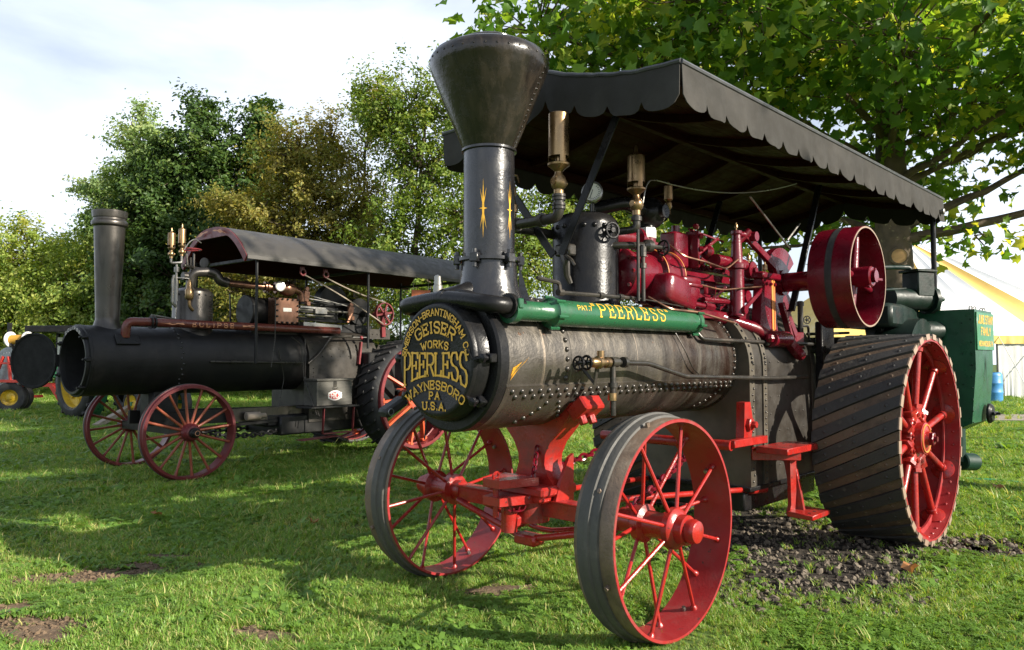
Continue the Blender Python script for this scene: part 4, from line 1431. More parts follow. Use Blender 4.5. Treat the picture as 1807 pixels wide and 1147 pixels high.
m.tube([(1.66, CY, 2.13), (1.45, CY + .02, 2.14), (1.15, 0, 2.14)], .05, 14)
m.cyl((1.52, CY, 2.14), (1.55, CY, 2.14), .075, n=16)
m.build('steam_inlet', 'wine', PE)
m = MB()
m.lathe([(.062, 2.155), (.068, 2.165), (.068, 2.215), (.062, 2.225), (0, 2.226)], (1.66, CY, 0), (0, 0, 1), 6)
m.build('inlet_nut', 'white', PE)
m = MB()
m.ball((1.69, CY, 2.33), .11, 20)
m.cyl((1.66, CY, 2.22), (1.69, CY, 2.28), .05, n=14)
m.cyl((1.69, CY - .10, 2.33), (1.69, CY - .13, 2.33), .045, n=12)
m.tube([(1.72, CY, 2.33), (1.40, CY, 2.36), (1.2, CY + .1, 2.3)], .045, 12, .05)
m.build('throttle_valve', 'black', PE)
m = MB()
m.lathe([(.018, 0), (.012, .03), (.022, .045), (.022, .075), (.012, .085), (.03, .10), (.03, .19), (.025, .195), (.01, .20), (.008, .22), (0, .222)], (1.80, -.16, 2.33), (0, 0, 1), 14)
m.build('lubricator', 'brass', PE)
m = MB()
m.tube([(1.80, -.16, 2.35), (1.76, -.12, 2.30)], .014, 8)
m.build('lubricator_stem', 'pipe', PE)
# governor tower
m = MB()
m.box((1.93, -.12, 2.10), (.17, .13, .24), ch=.012)
m.box((2.04, -.20, 2.11), (.022, .10, .26), ch=.006)
for k in range(6):
    m.cyl((2.045, -.25 + (k % 2) * .08, 2.02 + .045 * k), (2.06, -.27 + (k % 2) * .08, 2.02 + .045 * k), .018, n=8)
m.cyl((1.98, -.1, 2.2), (1.98, -.1, 2.28), .03, n=10)
m.ball((2.05, -.22, 2.27), .024, 8)
m.ball((2.10, -.20, 2.22), .022, 8)
m.tube([(2.08, -.22, 2.08), (2.35, -.22, 2.22)], .012, 8)
m.tube([(2.08, -.24, 2.05), (2.22, -.26, 2.0), (2.40, -.26, 2.02)], .009, 8, .03)
m.build('governor', 'wine', PE)
# frame, guides and pillars
m = MB()
m.bar((1.85, CY, 2.02), (3.1, CY, 2.0), .10, .045)
m.bar((1.85, CY, 1.76), (3.1, CY, 1.72), .14, .06)
m.bar((1.85, CY - .11, 1.93), (2.55, CY - .11, 1.93), .03, .05)
m.bar((1.85, CY - .12, 1.80), (2.45, CY - .14, 1.78), .035, .03)
m.cyl((1.9, CY, 1.88), (2.55, CY, 1.88), .022, n=12)
m.box((2.36, CY, 1.88), (.16, .16, .14), ch=.015)
m.tube([(1.95, -.02, 1.70), (2.3, -.22, 1.66), (2.62, -.38, 1.57), (2.75, -.42, 1.50)], .045, 10, .1)
m.build('engine_frame', 'wine', PE)
m = MB()
m.lathe([(.06, 1.66), (.052, 1.68), (.050, 1.99), (.065, 2.0), (.065, 2.03), (.045, 2.04), (.032, 2.24), (.04, 2.25), (.04, 2.27), (0, 2.28)], (2.42, -.33, 0), (0, 0, 1), 18)
m.cyl((2.20, -.28, 2.045), (2.62, -.28, 2.045), .045, n=16)
m.build('rocker_post', 'wine', PE)
m = MB()
m.bar((2.55, -.33, 2.26), (2.96, -.36, 2.06), .035, .05)
m.cyl((2.40, -.33, 2.25), (2.62, -.34, 2.26), .022, n=10)
m.cyl((2.62, -.29, 2.25), (2.62, -.39, 2.25), .035, n=14)
m.cyl((2.50, -.30, 2.20), (2.56, -.36, 2.29), .026, n=10)
m.lathe([(0, 0), (.06, 0), (.065, .01), (.065, .05), (0, .055)], (2.68, -.28, 2.01), (0, -1, 0), 22)
m.cyl((2.68, -.32, 2.01), (2.68, -.355, 2.01), .022, n=12)
m.bar((2.68, -.30, 2.01), (3.10, -.28, 1.96), .03, .05)
m.bar((2.96, -.36, 2.07), (3.05, -.36, 1.95), .03, .04)
m.build('valve_link', 'wine', PE)
m = MB()          # main bearing pedestal with its orange edge line
m.prism([(0, 0), (.30, 0), (.26, .42), (.06, .42)], (2.62, -.40, 1.53), (1, 0, 0), (0, 0, 1), .07)
m.box((2.80, -.36, 1.97), (.30, .12, .05), ch=.01)
m.cyl((2.68, -.45, 1.50), (2.95, -.45, 1.50), .06, n=16)
m.bar((2.90, -.46, 1.52), (3.12, -.48, 1.38), .06, .07)
m.bar((2.98, -.40, 1.78), (3.10, -.42, 1.50), .05, .025)
m.ball((3.12, -.48, 1.385), .045, 10)
m.ball((2.66, -.46, 1.50), .035, 8)
m.bar((3.05, -.40, 1.72), (3.20, -.42, 1.48), .05, .05)
m.bar((3.15, -.40, 1.50), (3.25, -.43, 1.50), .07, .12)
ped_b = m.build('bearing_pedestal', 'wine', PE)
m = MB()
m.bar((2.865, -.40 - .003, 1.56), (2.862, -.40 - .003, 1.94), .012, .006, (0, -1, 0))
m.bar((2.835, -.40 - .003, 1.56), (2.832, -.40 - .003, 1.94), .03, .004, (0, -1, 0), .001)
m.build('pinstripe', 'stripe', ped_b)
KX, KZ = 3.15, 1.95
m = MB()
m.cyl((KX, .9, KZ), (KX, -1.04, KZ), .045, n=18)
m.cyl((KX, -.36, KZ), (KX, -.66, KZ), .075, n=20, ch=.008)
m.cyl((KX, -.60, KZ), (KX, -.66, KZ), .095, n=20, ch=.008)
m.build('crankshaft', 'wine', PE)
m = MB()
ring = []
for s0, s1 in ((R_(38), R_(142)), (R_(218), R_(322))):
    pl = [(math.cos(s0 + (s1 - s0) * i / 14) * .275, math.sin(s0 + (s1 - s0) * i / 14) * .275) for i in range(15)]
    pl += [(.09 * math.cos(s1), .09 * math.sin(s1)), (.09 * math.cos(s0), .09 * math.sin(s0))]
    m.prism(pl, (KX, -.335, KZ), (1, 0, 0), (0, 0, 1), .06)
m.cyl((KX, -.28, KZ), (KX, -.36, KZ), .10, n=20)
m.build('crank_disc', 'wine', PE)
# small fittings on the engine: oil cups, studs, drain cocks and copper lines
def oil_cup(x, y, z, s=1.0):
    MB().lathe([(.008 * s, 0), (.008 * s, .02 * s), (.02 * s, .025 * s), (.02 * s, .06 * s), (.014 * s, .068 * s), (.006 * s, .07 * s), (.006 * s, .085 * s), (0, .086 * s)], (x, y, z), (0, 0, 1), 10).build('oil_cup', 'brass', PE)
for x, y, z, s in ((2.30, -.19, 2.045, .9), (2.66, -.30, 2.07, .8), (2.80, -.36, 1.995, 1.0), (3.02, CY, 2.03, .9), (2.10, CY, 2.045, .8), (2.42, -.33, 2.28, .6)):
    oil_cup(x, y, z, s)
m = MB()
for k in range(7):
    m.hexa((1.95 + .16 * k, -.132, 2.02), (0, -1, 0), .014, .016)
    m.hexa((1.95 + .16 * k, -.152, 1.745), (0, -1, 0), .015, .018)
for k in range(4):
    m.hexa((2.66 + .07 * k, -.402, 1.56), (0, -1, 0), .014, .016)
    m.hexa((2.68 + .06 * k, -.402, 1.91), (0, -1, 0), .013, .016)
m.build('frame_nuts', 'wine', PE)
m = MB()
m.tube([(1.66, -.25, 2.10), (1.70, -.33, 2.02), (1.95, -.36, 2.0), (2.25, -.34, 1.98), (2.38, -.36, 2.06)], .007, 6, .06)
m.tube([(1.40, -.26, 1.74), (1.46, -.38, 1.66), (1.75, -.40, 1.655), (2.2, -.42, 1.60)], .008, 6, .05)
m.tube([(2.05, -.26, 1.86), (2.2, -.33, 1.83), (2.45, -.40, 1.86), (2.64, -.41, 1.88)], .006, 6, .06)
m.build('copper_line', 'copper', PE)
m = MB()
m.bar((2.05, -.21, 1.66), (2.62, -.30, 1.66), .05, .05)
m.cyl((2.05, -.27, 1.76), (2.40, -.29, 1.76), .02, n=8)
m.bar((2.22, -.24, 1.76), (2.28, -.32, 1.86), .03, .02)
m.cyl((2.42, -.40, 1.70), (2.42, -.28, 1.70), .03, n=10)
m.cyl((2.50, -.38, 1.80), (2.50, -.26, 1.80), .045, n=14)
m.bar((2.42, -.38, 1.70), (2.66, -.40, 1.86), .018, .03)
m.bar((2.05, -.16, 2.26), (2.40, -.24, 2.20), .014, .014)
m.cyl((2.06, -.22, 2.0), (2.06, -.22, 2.24), .014, n=8)
m.box((2.24, -.20, 2.09), (.07, .07, .08), ch=.012)
m.lathe([(.03, 0), (.05, .02), (.05, .05), (.03, .07)], (2.18, -.21, 2.11), (1, 0, 0), 12)
m.build('valve_rod', 'wine', PE)
# belt pulley
PR, PY0, PW = .368, -.985, .30
m = MB()
m.lathe([(PR - .014, 0), (PR - .003, 0), (PR, .003), (PR + .006, PW * .5), (PR, PW - .003), (PR - .003, PW), (PR - .014, PW), (PR - .014, 0)], (KX, PY0, KZ), (0, 1, 0), 72)
pul = m.build('belt_pulley', 'wine', PE)
m = MB()
m.lathe([(PR - .0135, -.0008), (PR - .002, -.0008)], (KX, PY0, KZ), (0, 1, 0), 72)
m.build('bare_rim_edge', 'cleat_end', pul)
m = MB()
m.lathe([(PR + .0068, PW * .42), (PR + .0068, PW * .58)], (KX, PY0, KZ), (0, 1, 0), 72)
m.build('belt_wear_band', 'rubber', pul)
m = MB()
m.cyl((KX, PY0 - .03, KZ), (KX, PY0 + .22, KZ), .075, n=24, ch=.008)
m.cyl((KX, PY0 - .05, KZ), (KX, PY0, KZ), .045, n=18)
m.bar((KX + .02, PY0 - .04, KZ - .02), (KX + .10, PY0 - .05, KZ - .02), .03, .02)
m.bar((KX + .03, PY0 - .03, KZ + .06), (KX + .07, PY0 - .035, KZ - .0), .02, .02)
m.hexa((KX - .03, PY0 - .0, KZ - .07), (0, -1, 0), .016, .02)
m.build('pulley_hub', 'wine', pul)
for k in range(4):
    a = R_(78 + 90 * k)
    d = Vector((math.cos(a), 0, math.sin(a)))
    m = MB()
    m.tube([Vector((KX, PY0 + .11, KZ)) + d * .07, Vector((KX, PY0 + .11, KZ)) + d * (PR - .01)], [.034, .026], 10)
    m.build('pulley_spoke', 'wine', pul)
# far side flywheel
m = MB()
m.lathe([(.40, .55), (.44, .55), (.44, .70), (.40, .70), (.40, .55)], (KX, 0, KZ), (0, 1, 0), 48)
for k in range(6):
    a = R_(20 + 60 * k)
    d = Vector((math.cos(a), 0, math.sin(a)))
    m.tube([Vector((KX, .62, KZ)) + d * .04, Vector((KX, .62, KZ)) + d * .41], [.035, .025], 8)
m.cyl((KX, .55, KZ), (KX, .72, KZ), .08, n=16)
m.build('flywheel', 'wine', PE)

# --- canopy
CX0, CX1, CW, CZE = .73, 5.36, .915, 2.862
def roof_z(y):
    return CZE + .185 * max(0, 1 - abs(y) / CW) ** 2
prof = [(-CW + 2 * CW * i / 36, roof_z(-CW + 2 * CW * i / 36)) for i in range(37)]
m = canopy_sheet(CX0, CX1, prof, .012, 6)
can = m.build('canopy', 'canvas', PE)
nb = 15
for k in range(nb):
    ya, yb = -CW + .02 + (2 * CW - .04) * k / nb, -CW + .02 + (2 * CW - .04) * (k + 1) / nb - .004
    m = MB()
    za, zb = roof_z(ya) - .0145, roof_z(yb) - .0145
    x0, x1 = CX0 + .02, CX1 - .02
    m.add([(x0, ya, za), (x0, yb, zb), (x1, yb, zb), (x1, ya, za), (x0, ya, za - .014), (x0, yb, zb - .014), (x1, yb, zb - .014), (x1, ya, za - .014)],
          [(0, 3, 2, 1), (4, 5, 6, 7), (0, 1, 5, 4), (1, 2, 6, 5), (2, 3, 7, 6), (3, 0, 4, 7)])
    m.build('roof_board', 'roofwood', can, 0)
for k in range(7):
    x = CX0 + .06 + (CX1 - CX0 - .12) * k / 6
    m = MB()
    for a, b in zip(range(0, 36, 3), range(3, 37, 3)):
        m.bar((x, prof[a][0] * .985, prof[a][1] - .055), (x, prof[b][0] * .985, prof[b][1] - .055), .045, .05, (0, 0, 1), .002)
    m.build('roof_bow', 'roofwood', can)
m = MB()
for y in (-CW + .05, CW - .05, 0):
    m.bar((CX0 + .03, y, roof_z(y) - .075), (CX1 - .03, y, roof_z(y) - .075), .05, .06)
m.build('roof_rail', 'roofwood', can)
m = MB()
m.tube([(CX0 - .006, -CW - .006, CZE + .002), (CX1 + .006, -CW - .006, CZE + .002)], .014, 8)
m.tube([(CX0 - .006, CW + .006, CZE + .002), (CX1 + .006, CW + .006, CZE + .002)], .014, 8)
r2 = random.Random(3)
for x in (CX0 - .006, CX1 + .006):
    m.tube([(x, y * 1.006, z + .006 + r2.uniform(-.003, .004)) for y, z in prof], .014, 8)
m.build('edge_trim', 'edging', can)
vs_ = ((lambda s: (CX0 + (CX1 - CX0) * s, -CW - .008, CZE - .004), 20, (0, -1, 0)), (lambda s: (CX0 - .01, CW - 2 * CW * s, roof_z(CW - 2 * CW * s) - .004), 8, (-1, 0, 0)),
       (lambda s: (CX1 - (CX1 - CX0) * s, CW + .008, CZE - .004), 20, (0, 1, 0)), (lambda s: (CX1 + .01, -CW + 2 * CW * s, roof_z(-CW + 2 * CW * s) - .004), 8, (1, 0, 0)))
for i, (pf, n_, o_) in enumerate(vs_):
    valance(pf, .228, n_, o_, seed=i).build('valance', 'canvas', can, 25)
for y in (-.86, .86):
    MB().cyl((5.24, y, 1.2), (5.24, y, 2.82), .024, n=12).build('canopy_post', 'black', PE)
for y in (-.45, .45):
    MB().bar((3.05, y, 1.72), (3.62, y, 2.78), .022, .05, (0, 1, 0)).build('canopy_post', 'black', PE)
m = MB()
m.tube([(2.40, -.45, 2.50), (3.05, -.45, 2.19)], .008, 6)
m.tube([(3.02, -.44, 2.26), (3.25, -.44, 2.42)], .008, 6)
m.build('stay_rod', 'steel', PE)
m = MB()
m.cyl((5.21, -.86, 2.72), (5.21, -.95, 2.72), .02, n=10)
m.hexa((5.21, -.95, 2.72), (0, -1, 0), .03, .02)
m.build('post_bolt', 'steel', PE)

# --- front gear
FX, FZ, FR, FWD_ = .63, .53, .53, .22
m = MB()
m.bar((FX, -.70, FZ - .01), (FX, .70, FZ - .01), .085, .085)
m.bar((FX, -.66, FZ + .036), (FX, .66, FZ + .036), .10, .012)
m.cyl((FX, -1.0, FZ), (FX, -.68, FZ), .036, n=14)
m.cyl((FX, 1.0, FZ), (FX, .68, FZ), .036, n=14)
for s in (-1, 1):
    m.cyl((FX, s * .60, FZ), (FX, s * .70, FZ), .062, n=18, ch=.01)
axle = m.build('front_axle', 'red', PE)
m = MB()
m.tube([(FX - .05, -.60, FZ - .05), (FX - .06, -.22, FZ - .14), (FX - .06, 0, FZ - .19), (FX - .06, .22, FZ - .14), (FX - .05, .60, FZ - .05)], .019, 12, .08)
m.tube([(FX + .07, -.58, FZ - .05), (FX + .08, 0, FZ - .17), (FX + .07, .58, FZ - .05)], .016, 10, .1)
m.box((FX - .05, 0, FZ - .19), (.10, .16, .06), ch=.012)
m.build('truss_rod', 'red', axle)
m = MB()
m.tube([(FX - .04, -.03, FZ - .05), (FX + .3, -.20, FZ + .0), (2.55, -.42, .43)], .019, 10, .1)
m.tube([(FX - .04, .03, FZ - .05), (FX + .3, .20, FZ + .0), (2.55, .42, .43)], .019, 10, .1)
m.cyl((2.42, -.415, .44), (2.60, -.425, .425), .034, n=12)
m.build('radius_rod', 'red', axle)
# pedestal: hourglass casting up to the saddle
m = MB()
W_, H_ = [], []
pts = [(.325, 1.125), (.30, 1.07), (.215, .965), (.14, .885), (.103, .815), (.098, .76), (.12, .70), (.155, .66), (.17, .63), (.17, .60)]
pl = [(-a, b) for a, b in pts] + [(a, b) for a, b in reversed(pts)]
inner = [(BR * 1.03 * math.sin(R_(-50 + 100 * i / 12)), ZC - BR * 1.03 * math.cos(R_(-50 + 100 * i / 12))) for i in range(13)]
pl = pl + list(reversed(inner))
pl = [(-a, b) for a, b in pts[1:]] ; pl = pl[::-1]
poly = [(-a, b) for a, b in reversed(pts)] + inner + [(a, b) for a, b in pts]
m.prism(poly, (.60, 0, 0), (0, 1, 0), (0, 0, 1), -.15)
for s in (-1, 1):
    m.box((.675, s * .335, 1.085), (.17, .13, .085), Matrix.Rotation(s * R_(38), 3, 'X'), .01)
    for dx in (-.04, .04):
        m.hexa((.675 + dx, s * .335, 1.045), (0, s * .45, -1), .026, .05)
m.box((.63, 0, .625), (.30, .38, .055), ch=.012)
m.box((.62, 0, .585), (.24, .32, .045), ch=.01)
m.prism([(0, 0), (.16, 0), (.12, .10), (.04, .24), (0, .26)], (.74, -.175, .56), (-1, 0, 0), (0, 0, 1), .02)
m.cyl((.60, 0, .56), (.60, 0, .44), .10, n=18)
ped = m.build('axle_pedestal', 'red', PE, 30)
m = MB()          # fork with pin at the front
for z in (.655, .56):
    m.prism([(-.13, 0), (-.065, .24), (.065, .24), (.13, 0)], (.54, .02, z), (0, -1, 0), (-1, 0, 0), .045)
m.cyl((.345, .03, .49), (.345, .03, .70), .016, n=10)
m.torus((.345, .03, .715), (0, 1, .3), .02, .007, 14, 6)
m.cyl((.44, .02, .40), (.44, .02, .56), .045, n=14)
m.box((.52, .02, .45), (.14, .07, .07), ch=.015)
m.build('draw_fork', 'red', ped)
m = MB()
chain(m, (.345, .03, .70), (.50, -.09, .62), .14)
chain(m, (.50, -.09, .62), (.595, -.05, .86), .0)
m.build('pin_chain', 'wine', ped)
m = MB()
m.cyl((1.95, -.52, .79), (1.95, .52, .79), .034, n=14)
for k in range(9):
    m.torus((1.95, -.30 + k * .02, .79), (0, 1, .15), .045, .011, 14, 6)
m.bar((1.95, -.52, .80), (2.42, -.52, .80), .05, .05)
m.build('steering_shaft', 'red', PE)
m = MB()
chain(m, (FX + .05, -.55, FZ), (1.90, -.28, .77), .02, .07, .010)
chain(m, (FX + .05, .55, FZ), (1.90, .28, .77), .02, .07, .010)
m.build('steering_chain', 'wine', PE)
m = MB()
m.prism([(0, 0), (.10, .02), (.14, .16), (.10, .30), (.02, .30)], (2.16, -.50, .76), (1, 0, 0), (0, 0, 1), .06)
m.hexa((2.23, -.50, .91), (0, -1, 0), .045, .03)
m.hexa((2.23, -.53, .91), (0, -1, 0), .025, .03)
m.build('steering_bracket', 'red', PE)

def front_wheel(y_face, out, dirn):
    """out: -1 when the outer face looks to -y"""
    c = Vector((FX, y_face, FZ))
    w = FWD_
    m = MB()
    yo, yi = 0.0, -out * w
    ax = (0, -out, 0)
    m.lathe([(FR - .016, 0), (FR - .002, 0), (FR, .003), (FR, w - .003), (FR - .002, w), (FR - .016, w), (FR - .016, 0)], (0, 0, 0), ax, 96)
    rim = m.build('front_wheel', 'rim_red', PE, 30, c)
    m = MB()
    m.lathe([(FR + .001, .001), (FR + .003, .004), (FR + .003, w - .004), (FR + .001, w - .001)], (0, 0, 0), ax, 96)
    m.build('steel_tread', 'rim_steel', rim)
    m = MB()
    m.lathe([(FR + .002, .075), (FR + .014, .078), (FR + .018, .095), (FR + .018, .118), (FR + .027, .124), (FR + .027, .142), (FR + .018, .148), (FR + .016, .19), (FR + .008, .197), (FR + .002, .198)], (0, 0, 0), ax, 96)
    m.build('rubber_band', 'old_rubber', rim)
    m = MB()
    for k in range(8):
        a = R_(20 + 45 * k)
        d = Vector((math.cos(a), 0, math.sin(a)))
        m.hexa(d * (FR + .004) + Vector((0, -out * (.10 if k % 2 else .05), 0)), d, .012, .018)
    m.build('tread_bolt', 'rim_steel', rim)
    m = MB()
    h0, h1 = .03, w - .01
    m.lathe([(.04, -.055), (.068, -.055), (.072, -.05), (.072, -.01), (.092, .0), (.10, .01), (.10, .04), (.068, .055), (.062, .11), (.068, .17), (.095, .185), (.095, .225), (.05, .235)], (0, 0, 0), ax, 28)
    m.lathe([(.036, 0.2), (.036, -.05), (.056, -.055), (.060, -.085), (.052, -.105), (.03, -.115), (0, -.117)], (0, 0, 0), ax, 20)
    m.build('hub', 'red', rim)
    sp = MB()
    L = FR - .016 - .06
    sp.tube([(.06, 0, 0), (FR - .02, 0, 0)], .0115, 8)
    sp.lathe([(.018, 0), (.018, .012), (.0115, .02)], (FR - .016, 0, 0), (-1, 0, 0), 8)
    key = ('fsp', out)
    for k in range(16):
        a = 2 * math.pi * k / 16 + .11
        yh = .025 if k % 2 else .205
        yr = .07 if k % 2 else .15
        p = Vector((math.cos(a) * .06, -out * yh, math.sin(a) * .06))
        q = Vector((math.cos(a) * (FR - .014), -out * yr, math.sin(a) * (FR - .014)))
        d = (q - p)
        if key not in RIVET_ME:
            s_ = MB().tube([(0, 0, 0), (0, 0, 1 * d.length)], .0098, 8).lathe([(.020, 0), (.017, .014), (.0098, .024)], (0, 0, d.length), (0, 0, -1), 8)
            RIVET_ME[key] = s_.mesh('spoke', M['red'], 40)
        o = link('spoke', RIVET_ME[key], rim, p)
        o.rotation_euler = d.to_track_quat('Z', 'Y').to_euler()
    m = MB()
    for k in range(4):
        a = 2 * math.pi * k / 4 + .45
        d = Vector((math.cos(a), 0, math.sin(a)))
        m.hexa(d * (FR - .015) + Vector((0, -out * .11, 0)), -d, .012, .022)
    m.build('rim_bolt', 'steel', rim)
    return rim
fw_near = front_wheel(-.94, -1, 0)
fw_far = front_wheel(.90, 1, 0)

# --- rear wheels
RX, RZ, RR, RWD = 3.56, .768, .768, .58
def rear_wheel():
    c = Vector((RX, -1.273, RZ))
    ax = (0, 1, 0)
    R0 = RR - .035
    m = MB()
    m.lathe([(R0 - .018, .000), (R0, .000), (R0, RWD - .004), (R0 - .018, RWD - .004), (R0 - .018, .004)], (0, 0, 0), ax, 96)
    m.lathe([(R0 - .019, .10), (R0 - .06, .102), (R0 - .06, .116), (R0 - .019, .118)], (0, 0, 0), ax, 96)
    rim = m.build('rear_wheel', 'rim_red', PE, 30, c)
    n = 30
    skew = R_(22)
    def strip(a, half, r0, r1, name, mm, y0=0.0, y1=RWD, bolts=True, seedk=0):
        mb = MB()
        K = 6
        vs = []
        for i in range(K + 1):
            y = y0 + (y1 - y0) * i / K
            aa = a + skew * (i / K)
            for rr, h in ((r0, -half), (r1, -half * .93), (r1, half * .93), (r0, half)):
                b = aa + h
                vs.append((math.cos(b) * rr, y, math.sin(b) * rr))
        fs = []
        for i in range(K):
            for j in range(3):
                q = i * 4 + j
                fs.append((q, q + 4, q + 5, q + 1))
        fs += [(0, 1, 2, 3), (K * 4 + 3, K * 4 + 2, K * 4 + 1, K * 4)]
        mb.add(vs, fs)
        if bolts:
            for y in (.09, .29, .49):
                aa = a + skew * (y / RWD)
                d = Vector((math.cos(aa), 0, math.sin(aa)))
                mb.rivet(d * r1 + Vector((0, y, 0)), d, .011, 6, .4)
        return mb.mesh(name, M[mm], 25)
    st = 2 * math.pi / n
    dirs = 1
    me_c = strip(0, st * .275, R0 + .001, RR + .002, 'cleat', 'cleat')
    me_b = strip(0, st * .22, R0 + .001, RR - .014, 'tread_bar', 'rusty')
    me_e = None
    eb = MB()
    for half, r1, a0 in ((st * .275, RR + .002, 0),):
        eb.add([(math.cos(a0 - half) * (R0 - .004), -.006, math.sin(a0 - half) * (R0 - .004)), (math.cos(a0 + half) * (R0 - .004), -.006, math.sin(a0 + half) * (R0 - .004)),
                (math.cos(a0 + half * .93) * r1, -.003, math.sin(a0 + half * .93) * r1), (math.cos(a0 - half * .93) * r1, -.003, math.sin(a0 - half * .93) * r1),
                (math.cos(a0 - half) * (R0 - .004), .006, math.sin(a0 - half) * (R0 - .004)), (math.cos(a0 + half) * (R0 - .004), .006, math.sin(a0 + half) * (R0 - .004)),
                (math.cos(a0 + half * .93) * r1, .006, math.sin(a0 + half * .93) * r1), (math.cos(a0 - half * .93) * r1, .006, math.sin(a0 - half * .93) * r1)],
               [(0, 1, 2, 3), (7, 6, 5, 4), (0, 3, 7, 4), (1, 5, 6, 2), (3, 2, 6, 7), (0, 4, 5, 1)])
    me_e = eb.mesh('cleat_end', M['cleat_end'], 0)
    for k in range(n):
        for me, off in ((me_c, 0), (me_b, st * .5), (me_e, 0)):
            o = link(me.name.split('.')[0], me, rim)
            o.rotation_euler = (0, -(k * st + off), 0)
    m = MB()
    for k in range(44):
        a = 2 * math.pi * k / 44
        d = Vector((math.cos(a), 0, math.sin(a)))
        m.rivet(d * (R0 - .018) + Vector((0, .05, 0)), -d, .012, 6)
        if k % 2:
            m.rivet(d * (R0 - .018) + Vector((0, .30, 0)), -d, .012, 6)
            m.rivet(d * (R0 - .018) + Vector((0, .50, 0)), -d, .012, 6)
    stuff(m.build('rivets', 'rim_red', rim))
    # hub
    m = MB()
    m.lathe([(0, .02), (.05, .02), (.055, .04), (.10, .045), (.115, .05), (.115, .10), (.17, .105), (.185, .115), (.185, .15), (.13, .17), (.12, .33), (.185, .35), (.185, .40), (.10, .41), (.10, .56), (0, .56)], (0, 0, 0), ax, 36)
    hub = m.build('hub', 'rim_red', rim)
    hub.data.materials.clear()
    hub.data.materials.append(M['red'])
    for k in range(10):
        a = 2 * math.pi * k / 10 + .2
        for yh, yr, da in ((.13, .11, 0), (.37, .43, math.pi / 10)):
            d = Vector((math.cos(a + da), 0, math.sin(a + da)))
            p = d * .15 + Vector((0, yh, 0))
            q = d * (R0 - .03) + Vector((0, yr, 0))
            m = MB()
            m.tube([p, q], .026, 12)
            dd = (q - p).normalized()
            m.cyl(p, p + dd * .095, .046, n=12, ch=.006)
            m.cyl(p + dd * .07, p + dd * .10, .052, n=6)
            m.cyl(q - dd * .06, q - dd * .02, .036, n=12, ch=.005)
            m.lathe([(0, 0), (.085, 0), (.085, .012), (.035, .035), (0, .035)], d * (R0 - .018) + Vector((0, yr, 0)), -d, 16)
            t = Vector((-math.sin(a + da), 0, math.cos(a + da)))
            for sg in (-1, 1):
                m.cyl(p + t * sg * .05 + dd * .02 + Vector((0, -.05, 0)), p + t * sg * .05 + dd * .02 + Vector((0, .05, 0)), .014, n=8)
                m.box(p + t * sg * .04 + dd * .02, (.06, .08, .05), Matrix.Rotation(-(a + da), 3, 'Y'), .008)
            m.build('spoke', 'red', rim)
    m = MB()
    m.torus((0, .044, 0), (0, 1, 0), .10, .006, 36, 6)
    m.build('pinstripe', 'stripe', hub)
    m = MB()
    m.hexa((0, .03, 0), (0, -1, 0), .05, .04)
    m.cyl((0, .0, 0), (0, -.03, 0), .02, n=10)
    m.build('axle_nut', 'wine', hub)
    return rim
rw = rear_wheel()
rw2 = link('rear_wheel', rw.data, PE, (RX, 1.273, RZ))
rw2.rotation_euler = (0, 0, math.pi)
for ch in list(rw.children):
    if ch.name.startswith('rivets'):
        continue
    d = ch.copy()
    COL.objects.link(d)
    d.parent = rw2
m = MB()
m.cyl((RX, -1.1, RZ), (RX, 1.1, RZ), .055, n=16)
m.build('rear_axle', 'black', PE)

# --- step
m = MB()
m.box((2.543, -.627, .735), (.49, .227, .045), ch=.005)
m.bar((2.36, -.45, .70), (2.58, -.70, .70), .05, .09)
m.prism([(-.06, 0), (.06, 0), (.03, -.06), (.025, -.36), (.045, -.43), (-.045, -.43), (-.025, -.36), (-.03, -.06)], (2.56, -.66, .712), (.95, -.3, 0), (0, 0, 1), .03)
m.bar((2.62, -.60, .70), (2.60, -.68, .30), .03, .08, (0, 1, 0))
m.box((2.60, -.745, .295), (.29, .18, .035), Matrix.Rotation(R_(2), 3, 'X'), .005)
stp = m.build('step', 'red', PE)
m = MB()
for (cx_, cy_, zt, n1, n2, sx, sy) in ((2.543, -.627, .7576, 4, 2, .11, .10), (2.60, -.745, .3126, 3, 2, .08, .08)):
    for i in range(n1):
        for j in range(n2):
            m.lathe([(0, .0006), (.011, .0006), (.012, 0)], (cx_ + (i - (n1 - 1) / 2) * sx, cy_ + (j - (n2 - 1) / 2) * sy, zt), (0, 0, 1), 8)
m.build('step_holes', 'soot', stp)

# --- rear platform, pump, coal bunker and water tank
m = MB()
m.box((4.35, 0, .80), (1.7, 1.2, .06), ch=.01)
m.box((3.55, -.50, 1.10), (.25, .06, 1.1), ch=.01)
m.box((3.55, .50, 1.10), (.25, .06, 1.1), ch=.01)
m.box((4.45, -.30, 1.47), (.9, .60, .14), ch=.02)
m.box((4.45, .45, 1.2), (.9, .3, .8), ch=.02)
m.build('rear_platform', 'black', PE)
m = MB()
pf = [(0, 0), (.07, -.02), (.10, .03), (.88, .10), (.90, .60), (.86, 1.10), (0, 1.10)]
m.prism([(0, 0.1), (.10, -.02), (.16, -.02), (.42, .12), (.46, .6), (.46, 1.12), (0, 1.12)], (4.98, -.78, .67), (0, -1, 0), (0, 0, 1), .62)
tank = m.build('water_tank', 'tank_green', PE, 30)
m = MB()
for k in range(9):
    m.rivet((4.975, -.80 - (k % 3) * .17, .95 + .09 * k), (-1, 0, 0), .007, 6)
for k in range(10):
    m.rivet((4.976, -1.21, .80 + .1 * k), (-1, 0, 0), .007, 6)
    m.rivet((4.976, -.80, .80 + .1 * k), (-1, 0, 0), .007, 6)
for k in range(7):
    m.rivet((5.02 + .085 * k, -1.245, 1.76), (0, -1, 0), .007, 6)
stuff(m.build('rivets', 'dgreen', tank))
m = MB()
